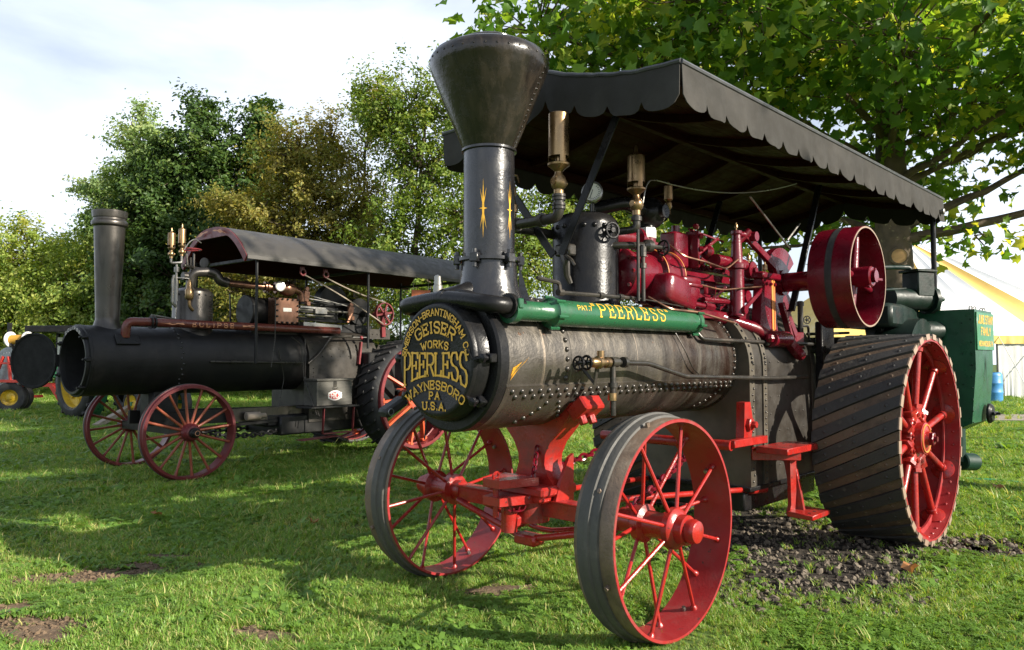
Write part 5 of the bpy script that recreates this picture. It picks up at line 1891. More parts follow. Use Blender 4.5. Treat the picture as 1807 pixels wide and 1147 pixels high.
m.lathe([(0, 0), (.09, 0), (.09, .02), (.07, .04), (0, .045)], (5.40, -1.235, .86), (0, -1, 0), 24)
m.bar((5.33, -1.29, .86), (5.47, -1.29, .86), .022, .03)
m.cyl((5.40, -1.27, .86), (5.40, -1.33, .86), .012, n=8)
m.build('tank_cap', 'black', tank)
m = MB()
for x in (5.03, 5.16, 5.40, 5.50):
    m.torus((x, -1.2, 1.80), (.3, 1, 0), .022, .005, 14, 5)
m.build('lid_ring', 'steel', tank)
m = MB()
m.box((5.30, -1.248, 1.60), (.60, .012, .335), ch=.003)
sg = m.build('tank_sign', 'sign_green', tank)
def sgl(text, zc_, h, sw, tot=None):
    mb = MB()
    lettering(mb, text, lambda s, t: (5.30 + s * h, -1.2545, zc_ + (t - .5) * h), lambda s, t: (0, -1, 0), sw, total=tot, gap=.3, serif=False)
    mb.build('lettering', 'yellow', sg, 0)
sgl('JUNE STANY', 1.705, .070, .010, .52 / .070)
sgl('FAMILY', 1.60, .066, .010, .34 / .066)
sgl('MECHANICSBURG, PA', 1.49, .042, .006, .50 / .042)
m = MB()
m.add([(5.30, -1.247, 1.40), (5.312, -1.247, 1.30), (5.30, -1.247, 1.12), (5.288, -1.247, 1.30)], [(0, 1, 2, 3), (3, 2, 1, 0)])
m.build('gilt_star', 'yellow', tank)
m = MB()
m.cyl((4.84, -1.14, .47), (5.00, -1.205, .455), .075, n=16, ch=.01)
m.cyl((4.86, -1.12, .47), (4.86, -1.12, .75), .055, n=14)
m.cyl((4.99, -1.20, .455), (5.02, -1.212, .455), .05, n=14)
m.build('suction_pipe', 'dgreen', PE)
# duplex pump on its stand
m = MB()
m.cyl((4.45, -.70, 1.88), (4.86, -.90, 1.88), .10, n=20)
m.box((4.75, -.86, 2.01), (.20, .18, .22), Matrix.Rotation(R_(-26), 3, 'Z'), .012)
m.box((4.75, -.86, 2.13), (.24, .21, .025), Matrix.Rotation(R_(-26), 3, 'Z'), .006)
m.cyl((4.84, -.90, 1.88), (4.88, -.92, 1.88), .13, n=10)
m.box((4.45, -.62, 1.72), (.75, .45, .20), ch=.03)
m.box((4.35, -.45, 1.90), (.08, .10, .20), ch=.02)
m.cyl((4.3, -.62, 1.60), (4.95, -.95, 1.60), .09, n=14)
m.lathe([(0, 0), (.42, 0), (.42, .3), (0, .3)], (4.55, -.95, 1.28), (0, 1, 0), 32)
pump = m.build('feed_pump', 'pump', PE)
m = MB()
for k in range(7):
    a = 2 * math.pi * k / 6
    d = Vector((.42 * math.cos(a), .88 * math.cos(a), math.sin(a))) * .085 if k < 6 else Vector((0, 0, 0))
    c = Vector((4.88, -.92, 1.88)) + Vector((math.cos(a) * .42, math.cos(a) * .90, math.sin(a))).normalized() * (.09 if k < 6 else 0)
    m.cyl(c, c + Vector((.04, -.018, 0)), .022, n=8)
    m.ball(c + Vector((.045, -.02, 0)), .017, 8)
m.build('pump_studs', 'dgreen', pump)
m = MB()
m.tube([(3.9, -.55, 2.12), (4.68, -.76, 2.17), (4.74, -.80, 2.17), (4.74, -.80, 2.08)], .022, 10, .03)
m.tube([(4.0, -.66, 1.92), (4.6, -.80, 1.97)], .012, 8)
m.build('pump_pipe', 'pump', pump)
# ================================================================== the second traction engine
EC = thing('traction_engine', 'matt black steam traction engine with open smokebox door, maroon wheels and barrel roof', 'traction engine', (2.70, 9.35, 0), R_(4.8), 'steam traction engines parked side by side')
EZ, ER = 1.335, .398
m = MB()
m.lathe([(.338, .75), (.338, .0), (.345, -.035), (.372, -.035), (.380, -.02), (.380, .0), (.404, .005), (.404, .03), (ER, .035), (ER, 1.05), (ER + .005, 1.06), (ER + .005, 3.0), (0, 3.0)], (0, 0, EZ), (1, 0, 0), 64)
eb = m.build('boiler', 'ecl_black', EC)
m = MB()
m.lathe([(.337, .02), (.337, .74), (0, .75)], (0, 0, EZ), (1, 0, 0), 48)
m.lathe([(0, .70), (.337, .70)], (0, 0, EZ), (1, 0, 0), 48)
m.build('smokebox_lining', 'soot', eb)
for k in range(20):
    a = R_(80 - 9.5 * k)
    n_ = Vector((0, -math.cos(a), math.sin(a)))
    rivet_obj(eb, Vector((1.02 + (.02 if k % 2 else 0), 0, EZ)) + n_ * (ER + .001), n_, .014, 'stack')
m = MB()
for ang in (R_(2), R_(42), R_(-50), R_(150), R_(205)):
    c = Vector((-.02, -math.cos(ang) * .385, EZ + math.sin(ang) * .385))
    m.box(c, (.07, .05, .04), Matrix.Rotation(ang, 3, 'X'), .006)
    m.cyl(c + Vector((-.06, 0, 0)), c + Vector((.02, 0, 0)), .012, n=8)
m.build('door_dog', 'ecl_black', eb)
m = MB()
def eup(s, t, h=.072, rad=.372):
    a = s * h / rad
    r = rad + (t - .5) * h
    return (-.036, -math.sin(a) * r, EZ + math.cos(a) * r)
lettering(m, 'ECLIPSE', lambda s, t: (-.036, -math.sin(s * .05 / .36) * (.359 + (t - .5) * .030), EZ + math.cos(s * .05 / .36) * (.359 + (t - .5) * .030)), lambda s, t: (-1, 0, 0), .007, gap=.6, serif=False)
m.build('lettering', 'steel', eb, 0)
# open door swung out on the far side
hinge = Vector((-.03, .40, EZ))
dd = Vector((-.44, .90, 0)).normalized()
dn = Vector((-dd.y, dd.x, 0))
dn = dn if dn.x < 0 else -dn
dc = hinge + dd * .335
m = MB()
m.lathe([(0, .0), (.285, .0), (.300, -.012), (.318, -.012), (.320, .012), (.30, .03), (0, .045)], dc, -dn, 56)
m.box(hinge + Vector((-.01, .0, .0)), (.06, .05, .14), None, .006)
for a in (R_(42), R_(-38), R_(222)):
    c = dc + (dd * math.cos(a) + Vector((0, 0, 1)) * math.sin(a)) * .325
    m.box(c, (.03, .03, .045), None, .005)
m.build('smokebox_door', 'soot', EC)
# stack
m = MB()
m.lathe([(.23, 1.60), (.18, 1.69), (.145, 1.74), (.127, 1.80), (.1265, 1.83), (.158, 2.86), (.166, 2.868), (.188, 2.885), (.194, 2.91), (.186, 2.935), (.172, 2.945), (.172, 2.965), (.180, 2.972), (.188, 3.03), (.188, 3.05), (.178, 3.05), (.165, 2.9), (.12, 1.7)], (.33, 0, 0), (0, 0, 1), 48)
m.build('smokestack', 'ecl_grey', EC)
# exhaust pipe with lettering
PY, PZ = -.33, 1.775
m = MB()
m.tube([(.40, -.30, 1.60), (.40, -.325, 1.775), (.62, -.33, 1.778), (3.35, -.33, 1.755)], .050, 18, .13)
ep = m.build('exhaust_pipe', 'maroon_pipe', EC)
m = MB()
for x in (.66, .70):
    m.cyl((x, PY, PZ), (x + .018, PY, PZ), .072, n=18)
m.box((.41, -.335, 1.575), (.26, .02, .14), Matrix.Rotation(R_(-35), 3, 'X'), .012)
for dx in (-.09, .09):
    m.rivet((.41 + dx, -.355, 1.555), (0, -.8, .6), .016, 8)
m.build('pipe_saddle', 'ecl_black', ep)
def epm(s, t, x0=1.42, h=.056):
    a = R_(3) + (t - .5) * h / .05
    return (x0 + s * h, PY - math.cos(a) * .0505, PZ - .008 + math.sin(a) * .0505)
epn = lambda s, t: (0, -math.cos(R_(3) + (t - .5) * 1.1), math.sin(R_(3) + (t - .5) * 1.1))
m = MB()
lettering(m, 'ECLIPSE', epm, epn, .0105, gap=.80, serif=False)
m.build('lettering', 'scroll', ep, 0)
m = MB()
for x0, sg_ in ((1.10, -1), (1.76, 1)):
    pl = [(0, .5), (.12, .75), (.3, .6), (.5, .85), (.7, .55), (1, .5), (.75, .4), (.55, .2), (.35, .45), (.15, .25)]
    vs = [epm(0, t, x0 + sg_ * .36 * s) for s, t in pl]
    vs = [Vector(v) + Vector((0, -.0006, .0004)) for v in vs]
    n = len(vs)
    for i in range(1, 5):
        m.add([vs[i], vs[i + 1], vs[n - i - 1], vs[n - i]], [(0, 1, 2, 3), (3, 2, 1, 0)])
m.build('gilt_scroll', 'scroll', ep, 0)
# dome, whistles, steam pipe
m = MB()
m.lathe([(.27, 1.62), (.245, 1.70), (.238, 1.72), (.238, 2.16), (.23, 2.19), (.18, 2.225), (.09, 2.245), (0, 2.25)], (1.345, 0, 0), (0, 0, 1), 40)
ed = m.build('steam_dome', 'ecl_grey', EC)
for k in range(18):
    a = 2 * math.pi * k / 18
    n_ = Vector((math.cos(a), math.sin(a), 0))
    rivet_obj(ed, Vector((1.345, 0, 2.145)) + n_ * .237, n_, .014, 'ecl_black')
for k in range(6):
    for da in (0, .22):
        a = R_(-62) + da
        n_ = Vector((math.cos(a), math.sin(a), 0))
        rivet_obj(ed, Vector((1.345, 0, 1.77 + .06 * k + da * .14)) + n_ * .237, n_, .013, 'ecl_black')
m = MB()
m.tube([(.70, -.27, 1.86), (1.03, -.20, 1.83), (1.03, -.20, 2.49)], .012, 8, .02)
m.tube([(.96, -.20, 2.57), (.96, -.20, 2.50), (1.09, -.20, 2.52), (1.09, -.20, 2.60)], .015, 8, .02)
m.cyl((1.03, -.20, 2.40), (1.03, -.20, 2.46), .03, n=10)
m.tube([(1.0, -.20, 2.36), (.985, -.20, 2.30), (.985, -.20, 2.02), (1.03, -.20, 1.98)], .018, 8, .03)
m.cyl((1.03, -.20, 2.05), (1.03, -.20, 2.30), .024, n=10)
m.tube([(1.03, -.20, 2.33), (1.17, -.23, 2.33), (1.18, -.235, 2.28)], .009, 8, .02)
m.build('whistle_pipe', 'steel', EC)
m = MB()
m.lathe([(.016, .0), (.04, .02), (.05, .04), (.05, .13), (.035, .15), (.03, .20), (.02, .24), (.008, .26), (0, .27)], (1.175, -.235, 2.06), (0, 0, 1), 16)
m.tube([(1.175, -.235, 2.07), (1.18, -.235, 1.99), (1.23, -.22, 1.95)], .02, 8, .03)
m.build('safety_valve', 'brass', EC)
for x, z, r, h in ((.96, 2.56, .042, .15), (1.09, 2.60, .042, .175)):
    whistle(EC, (x, -.20, z), r, h, .040)
m = MB()
m.tube([(1.12, -.2, 2.68), (1.18, -.2, 2.78), (1.25, -.2, 2.83), (1.34, -.19, 2.79)], .007, 6, .03)
m.build('whistle_lever', 'steel', EC)
m = MB()
m.tube([(1.30, -.02, 2.22), (1.30, -.05, 2.43), (1.50, -.10, 2.45)], .06, 14, .08)
m.tube([(1.48, -.10, 2.45), (1.58, -.13, 2.43), (1.62, -.15, 2.34), (1.72, -.17, 2.32)], .062, 14, .06)
m.cyl((1.20, -.02, 2.38), (1.28, -.02, 2.38), .05, n=12)
m.tube([(1.30, -.02, 2.45), (1.30, -.02, 2.62)], .012, 8)
m.bar((1.16, -.12, 2.50), (1.50, .10, 2.50), .04, .03)
m.bar((1.26, -.02, 2.5), (1.24, -.02, 2.68), .02, .02)
m.bar((1.34, -.02, 2.5), (1.34, -.02, 2.68), .02, .02)
m.build('throttle_valve', 'ecl_grey', EC)
m = MB()
handwheel(m, (1.30, -.02, 2.72), (0, 0, 1), .12, .008)
m.build('valve_handwheel', 'ecl_red', EC)
m = MB()
m.tube([(1.70, -.165, 2.32), (2.20, -.24, 2.305), (2.60, -.30, 2.30)], .045, 14)
m.build('steam_pipe', 'copper', EC)
m = MB()
for x in (2.20, 2.24, 2.36, 2.62):
    m.cyl((x, -.24, 2.305), (x + .022, -.245, 2.305), .075, n=14)
m.lathe([(.05, 0), (.08, .03), (.10, .08), (.10, .16), (.07, .20)], (2.42, -.27, 2.30), (1, 0, 0), 16)
m.tube([(2.60, -.30, 2.30), (2.72, -.30, 2.27), (2.74, -.30, 2.14)], .05, 12, .06)
m.build('governor_body', 'copper', EC)
gc2, gn2 = Vector((2.36, -.36, 2.315)), Vector((-.35, -.93, .05)).normalized()
m = MB()
m.lathe([(0, -.04), (.06, -.03), (.066, .01), (.056, .012), (.055, .003), (0, .003)], gc2, gn2, 24)
g2 = m.build('pressure_gauge', 'steel', EC)
m = MB()
m.lathe([(.054, .005), (0, .005)], gc2, gn2, 24)
m.build('gauge_dial', 'dial', g2)
gc3, gn3 = Vector((1.52, .05, 2.58)), Vector((-.9, -.4, 0)).normalized()
m = MB()
m.lathe([(0, -.03), (.06, -.03), (.066, .01), (0, .012)], gc3, gn3, 24)
m.cyl(gc3 - Vector((0, 0, .06)), gc3 - Vector((0, 0, .14)), .01, n=8)
m.build('pressure_gauge', 'ecl_grey', EC)
# steam chest and engine gear
m = MB()
m.box((2.475, -.27, 1.995), (.36, .18, .345), ch=.008)
ch_ = m.build('steam_chest', 'boxwood', EC)
ch_.data.materials[0] = M['copper']
m = MB()
for k in range(5):
    for x, z in ((2.315 + .08 * k, 2.15), (2.315 + .08 * k, 1.84), (2.315, 1.84 + .0775 * k), (2.635, 1.84 + .0775 * k)):
        m.hexa((x, -.361, z), (0, -1, 0), .014, .022)
m.build('cover_nuts', 'ecl_black', ch_)
m = MB()
m.box((2.475, -.3625, 2.01), (.13, .006, .05), ch=.002)
m.build('name_plate', 'dial', ch_)
m = MB()
m.cyl((2.10, .0, 1.99), (2.75, .0, 1.99), .19, n=28, ch=.02)
m.cyl((2.06, .0, 1.99), (2.11, .0, 1.99), .215, n=28, ch=.01)
m.box((2.5, -.05, 1.72), (.9, .3, .12), ch=.02)
m.build('steam_cylinder', 'ecl_black', EC)
m = MB()
m.cyl((2.70, -.27, 2.03), (3.55, -.27, 2.03), .016, n=8)
m.cyl((2.70, -.27, 1.96), (3.30, -.27, 1.96), .014, n=8)
m.bar((2.72, -.28, 2.07), (3.15, -.28, 2.06), .05, .03)
m.bar((2.95, -.30, 2.02), (3.15, -.30, 2.02), .06, .07)
m.bar((2.75, -.30, 1.83), (3.40, -.30, 1.80), .08, .07)
m.bar((2.72, -.30, 1.77), (3.10, -.31, 1.77), .03, .03)
m.bar((2.80, -.22, 2.26), (3.70, -.25, 2.10), .015, .015)
m.bar((2.80, -.24, 2.20), (3.30, -.26, 2.16), .015, .015)
m.bar((3.0, -.42, 1.66), (3.80, -.42, 1.67), .012, .016)
m.build('valve_gear', 'steel', EC)
m = MB()
for (x, z) in ((2.83, 2.22), (3.60, 2.05)):
    m.box((x, -.27, z), (.10, .05, .16), Matrix.Rotation(R_(12), 3, 'Y'), .01)
    m.cyl((x, -.28, z + .10), (x, -.31, z + .10), .03, n=10)
    m.box((x + .03, -.27, z - .10), (.07, .06, .07), None, .01)
m.cyl((3.55, -.27, 1.88), (3.62, -.27, 2.02), .03, n=8)
m.build('gear_bracket', 'copper', EC)
m = MB()
m.bar((2.6, 0, 1.80), (4.1, 0, 1.80), .34, .12)
m.bar((2.75, .02, 2.05), (4.0, .02, 2.10), .10, .10)
m.bar((2.75, -.12, 2.14), (4.05, -.12, 2.16), .05, .04)
m.bar((2.75, -.15, 1.92), (3.6, -.15, 1.9), .05, .05)
m.box((3.35, -.05, 2.0), (.25, .24, .22), ch=.02)
m.cyl((3.9, -.30, 2.03), (3.9, .8, 2.03), .05, n=12)
m.cyl((3.85, -.18, 2.06), (3.85, -.05, 2.06), .20, n=20)
m.cyl((3.55, .05, 2.2), (3.55, .2, 2.2), .25, n=20)
m.build('engine_frame', 'ecl_black', EC)
m = MB()
m.lathe([(.155, 0), (.17, 0), (.17, .05), (.155, .05), (.155, 0)], (4.02, -.56, 2.02), (0, 1, 0), 36)
for k in range(6):
    a = R_(60 * k + 10)
    m.bar((4.02, -.535, 2.02), (4.02 + math.cos(a) * .16, -.535, 2.02 + math.sin(a) * .16), .03, .022, (0, 1, 0))
m.cyl((4.02, -.59, 2.02), (4.02, -.30, 2.02), .035, n=14)
m.bar((4.02, -.50, 2.02), (4.05, -.48, 1.68), .07, .04, (0, 1, 0))
m.build('governor_pulley', 'ecl_red', EC)
m = MB()
def rope(p, q, sag):
    p, q = Vector(p), Vector(q)
    return [p.lerp(q, i / 8) - Vector((0, 0, sag * 4 * i / 8 * (1 - i / 8))) for i in range(9)]
m.tube(rope((2.55, -.62, 2.47), (3.98, -.56, 1.87), -.03), .009, 6)
m.tube(rope((2.90, -.62, 2.46), (4.02, -.56, 2.19), .03), .009, 6)
m.build('steering_rope', 'plank', EC)
m = MB()
for x in (2.53, 2.90):
    m.torus((x, -.62, 2.50), (0, 1, 0), .04, .014, 16, 6)
    m.box((x - .01, -.62, 2.55), (.06, .03, .05), None, .006)
m.build('rope_sheave', 'ecl_red', EC)
# roof
prof = []
for i in range(33):
    y = -.80 + 1.60 * i / 32
    q = abs(y) / .80
    prof.append((y, 2.615 + .425 * (1 - q ** 2.4)))
m = canopy_sheet(1.60, 5.75, prof, .02, 8)
er = m.build('roof', 'roof_tar', EC, 50)
m = canopy_sheet(1.63, 5.72, [(y * .985, z - .024) for y, z in prof], .012, 8)  # dark sheet added below the roof; its colour carries the underside's shade
m.build('roof_shade_sheet', 'roofwood', er, 50)
m = MB()
pl = prof + [(y * .93, min(z - .07, 2.96 - .055 - .10 * (1 if abs(y) < .30 else 0) * 0)) for y, z in reversed(prof)]
m.prism(pl, (1.592, 0, 0), (0, -1, 0), (0, 0, 1), .03)
fas = m.build('roof_fascia', 'ecl_red', er, 0)
m = MB()
for sgn in (-1, 1):
    vs = []
    K = 10
    for i in range(K + 1):
        t = i / K
        y = sgn * (.05 + .33 * t)
        zz = 2.615 + .425 * (1 - (abs(y) / .8) ** 2.4) - .052
        w = .022 * math.sin(math.pi * t) * (1.2 + .8 * math.sin(t * 14)) * .6
        vs += [(1.5605, y, zz + w), (1.5605, y, zz - w)]
    m.add(vs, [(2 * i, 2 * i + 1, 2 * i + 3, 2 * i + 2) for i in range(K)])
m.build('gilt_scroll', 'scroll', fas, 0)
m = MB()
for y in (-.80, .80):
    m.box((3.675, y, 2.60), (4.15, .02, .055), None, .004)
m.build('roof_edge', 'roof_tar', er)
for x in (1.78, 3.55, 5.5):
    for y in (-.73, .73):
        MB().cyl((x, y, 1.30 if x < 2 else 1.5), (x, y, 2.68), .018, n=10).build('roof_post', 'ecl_black', EC)
    MB().bar((x, -.72, 2.60), (x, .72, 2.60), .04, .04).build('cross_bar', 'ecl_black', er)
MB().bar((1.75, -.2, 1.75), (2.2, .6, 2.25), .02, .03).build('roof_brace', 'ecl_black', EC)
MB().bar((1.9, .5, 1.75), (1.45, .5, 2.3), .02, .03).build('roof_brace', 'ecl_black', EC)
m = MB()
m.tube([(2.02, -.45, 2.25), (2.20, -.50, 2.15), (2.20, -.50, 1.6), (2.15, -.5, 1.25)], .006, 6, .05)
m.tube([(2.5, -.42, 1.65), (2.65, -.44, 1.55), (2.68, -.46, 1.1), (2.66, -.78, .62)], .007, 6, .06)
m.tube([(2.72, -.42, 1.62), (2.70, -.46, 1.1), (2.70, -.78, .60)], .007, 6, .06)
m.tube([(2.3, -.42, 1.5), (2.4, -.42, 1.1), (2.3, -.44, .7)], .005, 6, .06)
m.build('drain_pipe', 'pipe', EC)
m = MB()
m.tube([(1.35, -.43, 1.32), (2.65, -.45, 1.30)], .014, 8)
m.cyl((1.62, -.43, 1.315), (1.70, -.43, 1.315), .022, n=8)
m.tube([(2.75, -.45, 1.29), (2.92, -.46, 1.42), (3.12, -.46, 1.66), (3.5, -.46, 1.68)], .018, 8, .05)
m.build('side_pipe', 'pipe', EC)
# firebox
m = MB()
pr = fb_prof(.44, .50, 1.33, .44)
m.prism(pr, (2.78, 0, 0), (0, -1, 0), (0, 0, 1), 1.2)
ef = m.build('firebox', 'firebox', EC)
for i in range(6):
    for k in range(4):
        a = R_(8 + 14 * k)
        n_ = Vector((0, -math.cos(a), math.sin(a)))
        rivet_obj(ef, Vector((2.85 + .15 * i, 0, 1.33)) + n_ * .441, n_, .010, 'firebox')
for k in range(12):
    rivet_obj(ef, (2.85, -.442, .62 + .055 * k), (0, -1, 0), .010, 'firebox')
m = MB()
m.box((3.10, 0, .48), (1.5, .84, .26), ch=.02)
m.box((2.5, 0, .55), (.6, .7, .16), ch=.02)
m.bar((.7, -.24, .66), (3.2, -.24, .60), .05, .16)
m.bar((.7, .24, .66), (3.2, .24, .60), .05, .16)
m.box((3.9, -.2, 1.1), (.5, .9, .7), ch=.02)
m.box((4.9, 0, .85), (1.4, 1.3, .1), ch=.02)
m.box((5.2, 0, 1.2), (.7, 1.2, .7), ch=.03)
m.build('ash_pan', 'ecl_black', EC)
m = MB()
m.box((2.25, -.33, .645), (1.15, .02, .17), ch=.004)
m.build('frame_channel', 'ecl_grey', EC)
m = MB()
m.cyl((1.86, -.40, .63), (2.06, -.40, .63), .052, n=16, ch=.008)
m.cyl((2.06, -.40, .63), (2.14, -.40, .63), .03, n=10)
m.build('shaft_end', 'plank', EC)
m = MB()
m.bar((3.60, -.47, 1.28), (3.64, -.47, 1.60), .03, .05, (0, 1, 0))
m.ball((3.64, -.48, 1.66), .028, 10)
m.build('reverse_lever', 'ecl_red', EC)
m = MB()
m.box((3.78, -.52, 1.26), (.24, .02, .20), Matrix.Rotation(R_(40), 3, 'Y'), .004)
m.box((3.96, -.50, 1.42), (.18, .02, .24), Matrix.Rotation(R_(30), 3, 'Y'), .004)
m.box((4.0, -.45, 1.72), (.40, .03, .15), None, .004)
for k in range(4):
    m.rivet((3.86 + .09 * k, -.466, 1.72), (0, -1, 0), .014, 6)
m.build('gusset_plate', 'firebox', EC)
# front gear
m = MB()
m.bar((.92, -.80, .53), (.92, .80, .53), .10, .10)
m.cyl((.92, -.98, .53), (.92, .98, .53), .032, n=12)
m.box((.95, 0, .80), (.36, .30, .44), ch=.05)
m.bar((.98, -.3, .50), (2.4, -.35, .55), .04, .04)
m.build('front_axle', 'ecl_black', EC)
m = MB()
chain(m, (.97, -.62, .55), (2.6, -.30, .45), .10, .09, .014)
chain(m, (.97, .62, .55), (2.6, .30, .45), .10, .09, .014)
m.build('steering_chain', 'ecl_black', EC)
def ecl_wheel(c, out):
    w, Rw = .15, .53
    ax = (0, -out, 0)
    m = MB()
    m.lathe([(Rw - .035, 0), (Rw - .004, 0), (Rw, .004), (Rw, .05), (Rw + .012, .055), (Rw + .012, .095), (Rw, .10), (Rw, w - .004), (Rw - .004, w), (Rw - .035, w), (Rw - .035, 0)], (0, 0, 0), ax, 80)
    rim = m.build('front_wheel', 'ecl_red', EC, 30, c)
    rim.rotation_euler = (0, 0, R_(-3.5))
    m = MB()
    m.lathe([(Rw + .0125, .054), (Rw + .0155, .06), (Rw + .0155, .09), (Rw + .0125, .096)], (0, 0, 0), ax, 80)
    m.build('worn_tread', 'cleat_end' if False else 'old_rubber', rim)
    m = MB()
    m.lathe([(.03, -.10), (.045, -.10), (.05, -.095), (.05, -.05), (.075, -.04), (.085, -.02), (.10, .0), (.10, .10), (.085, .12), (.06, .2), (.03, .2)], (0, 0, 0), ax, 28)
    hb = m.build('hub', 'ecl_red', rim)
    m = MB()
    m.lathe([(.052, -.045), (.056, -.05), (.056, -.10), (.046, -.105), (.04, -.14), (.03, -.145), (0, -.146)], (0, 0, 0), ax, 22)
    m.build('hub_cap', 'ecl_black', rim)
    m = MB()
    m.torus((0, out * .1462, 0), ax, .026, .003, 20, 5)
    m.build('pinstripe', 'scroll', rim)
    if ('esp',) not in RIVET_ME:
        RIVET_ME[('esp',)] = MB().tube([(0, 0, .08), (0, 0, .16), (0, 0, .44), (0, 0, .50)], [.022, .016, .015, .020], 8).mesh('spoke', M['ecl_spoke'], 50)
    for k in range(16):
        a = 2 * math.pi * k / 16 + .1
        o = link('spoke', RIVET_ME[('esp',)], rim, (0, -out * .075, 0))
        o.rotation_euler = Vector((math.cos(a), -out * (-.015 if k % 2 else .015), math.sin(a))).to_track_quat('Z', 'Y').to_euler()
    return rim
ecl_wheel(Vector((.885, -.90, .53)), -1)
ecl_wheel(Vector((.985, .90, .53)), 1)
# rear wheels: rubber tyre on the inner half, bare red extension rim outside
def ecl_rear(sign):
    Rw = .80
    c = Vector((4.33, sign * .98, Rw))
    ax = (0, -sign, 0)
    m = MB()
    m.lathe([(.70, .0), (.745, .0), (.752, .006), (.752, .22), (.70, .23)], (0, 0, 0), ax, 72)
    m.lathe([(.70, .46), (.72, .46), (.72, .02), (.70, .0)], (0, 0, 0), ax, 72)
    rim = m.build('rear_wheel', 'ecl_red', EC, 30, c)
    m = MB()
    m.lathe([(.725, .06), (.765, .055), (.80, .09), (.812, .16), (.815, .28), (.812, .40), (.795, .47), (.75, .50), (.72, .49)], (0, 0, 0), ax, 72)
    ty = m.build('tyre', 'rubber', rim)
    lug = MB()
    for k in range(2):
        o_ = .10 + .18 * k
        vs = []
        for (yy, da) in ((o_, 0), (o_ + .19, .11)):
            for rr in (.80, .838):
                for h in (-.018, .018):
                    b = da + h + k * .07
                    vs.append((math.cos(b) * rr, -sign * yy, math.sin(b) * rr))
        lug.add(vs, [(0, 1, 3, 2), (4, 6, 7, 5), (2, 3, 7, 6), (0, 4, 5, 1), (0, 2, 6, 4), (1, 5, 7, 3)])
    me = lug.mesh('tyre_lug', M['rubber'], 0)
    for k in range(34):
        o = link('tyre_lug', me, rim)
        o.rotation_euler = (0, 2 * math.pi * k / 34, 0)
    m = MB()
    m.lathe([(0, -.04), (.10, -.04), (.11, -.03), (.11, .02), (.19, .03), (.20, .04), (.20, .08), (.12, .10), (.12, .45), (0, .46)], (0, 0, 0), ax, 28)
    for k in range(6):
        a = R_(60 * k + 15)
        m.box((math.cos(a) * .15, sign * -.03 * 1, math.sin(a) * .15), (.05, .03, .05), Matrix.Rotation(-a, 3, 'Y'), .004)
    m.build('hub', 'orange', rim)
    for k in range(10):
        a = 2 * math.pi * k / 10 + R_(4)
        d = Vector((math.cos(a), 0, math.sin(a)))
        m = MB()
        m.bar(d * .17 + Vector((0, -sign * .05, 0)), d * .71 + Vector((0, -sign * (.03 if k % 2 else .20), 0)), .035, .075, (0, 1, 0))
        q = d * .69 + Vector((0, -sign * (.05 if k % 2 else .20), 0))
        m.box(q, (.04, .09, .10), Matrix.Rotation(-a, 3, 'Y'), .006)
        m.build('spoke', 'orange', rim)
    m = MB()
    for k in range(28):
        a = 2 * math.pi * k / 28
        d = Vector((math.cos(a), 0, math.sin(a)))
        m.rivet(d * .70 + Vector((0, -sign * .03, 0)), -d, .014, 6)
    stuff(m.build('rivets', 'ecl_red', rim))
ecl_rear(-1)
ecl_rear(1)
m = MB()
m.cyl((4.33, -1.0, .80), (4.33, 1.0, .80), .05, n=12)
m.build('rear_axle', 'ecl_black', EC)
# shelf for the tool box
m = MB()
m.box((2.96, -.62, .715), (.80, .34, .025), ch=.003)
m.build('step', 'ecl_black', EC)
m = MB()
for x in (2.80, 3.30):
    m.bar((x, -.74, .70), (x, -.72, .36), .012, .04, (0, 1, 0))
m.bar((2.80, -.73, .36), (3.30, -.73, .36), .04, .02)
m.bar((2.45, -.70, .30), (3.05, -.72, .32), .16, .012)
m.build('step_bracket', 'ecl_red', EC)

# tool box standing on the step
eca, esa = math.cos(R_(4.8)), math.sin(R_(4.8))
def ew(x, y, z):
    return Vector((2.70 + x * eca - y * esa, 9.35 + x * esa + y * eca, z))
tb = thing('tool_box', 'weathered grey wooden tool box with red oval sticker on the engine step', 'tool box', ew(2.975, -.60, .7285), R_(4.8))
m = MB()
m.box((0, 0, .165), (.585, .29, .325), ch=.006)
m.build('box_body', 'boxwood', tb)
m = MB()
m.box((0, -.005, .347), (.61, .31, .03), ch=.005)
m.build('lid', 'boxwood', tb)
m = MB()
m.box((.0, -.150, .29), (.05, .012, .07), ch=.003)
m.tube([(-.03, -.162, .26), (-.035, -.166, .23), (.0, -.168, .22), (.03, -.166, .24)], .005, 6)
m.build('latch', 'pipe', tb)
m = MB()
K = 36
def ell(a, b, y):
    return [(math.cos(2 * math.pi * i / K) * a, y, .135 + math.sin(2 * math.pi * i / K) * b) for i in range(K)]
m.add(ell(.118, .068, -.1468), [tuple(range(K))])
stk = m.build('sticker', 'frick_red', tb, 0)
m = MB()
o1, i1 = ell(.117, .067, -.1474), ell(.098, .050, -.1474)
m.add(o1 + i1, [(i, (i + 1) % K, K + (i + 1) % K, K + i) for i in range(K)])
lettering(m, 'FRICK', lambda s, t: (s * .050, -.1474, .100 + t * .070), lambda s, t: (0, -1, 0), .012, gap=.22, serif=False)
m.build('lettering', 'white', stk, 0)

# orange placard hanging at the back of the roof
sgn_o = thing('sign', 'small orange placard hanging below the back of the grey barrel roof', 'sign', ew(4.75, -.55, 2.36), R_(-25))
m = MB()
m.box((0, 0, 0), (.30, .012, .13), ch=.002)
m.build('board', 'sign_orange', sgn_o)
m = MB()
for x in (-.12, .12):
    m.cyl((x, 0, .06), (x, 0, .26), .003, n=5)
m.build('hanger', 'steel', sgn_o)
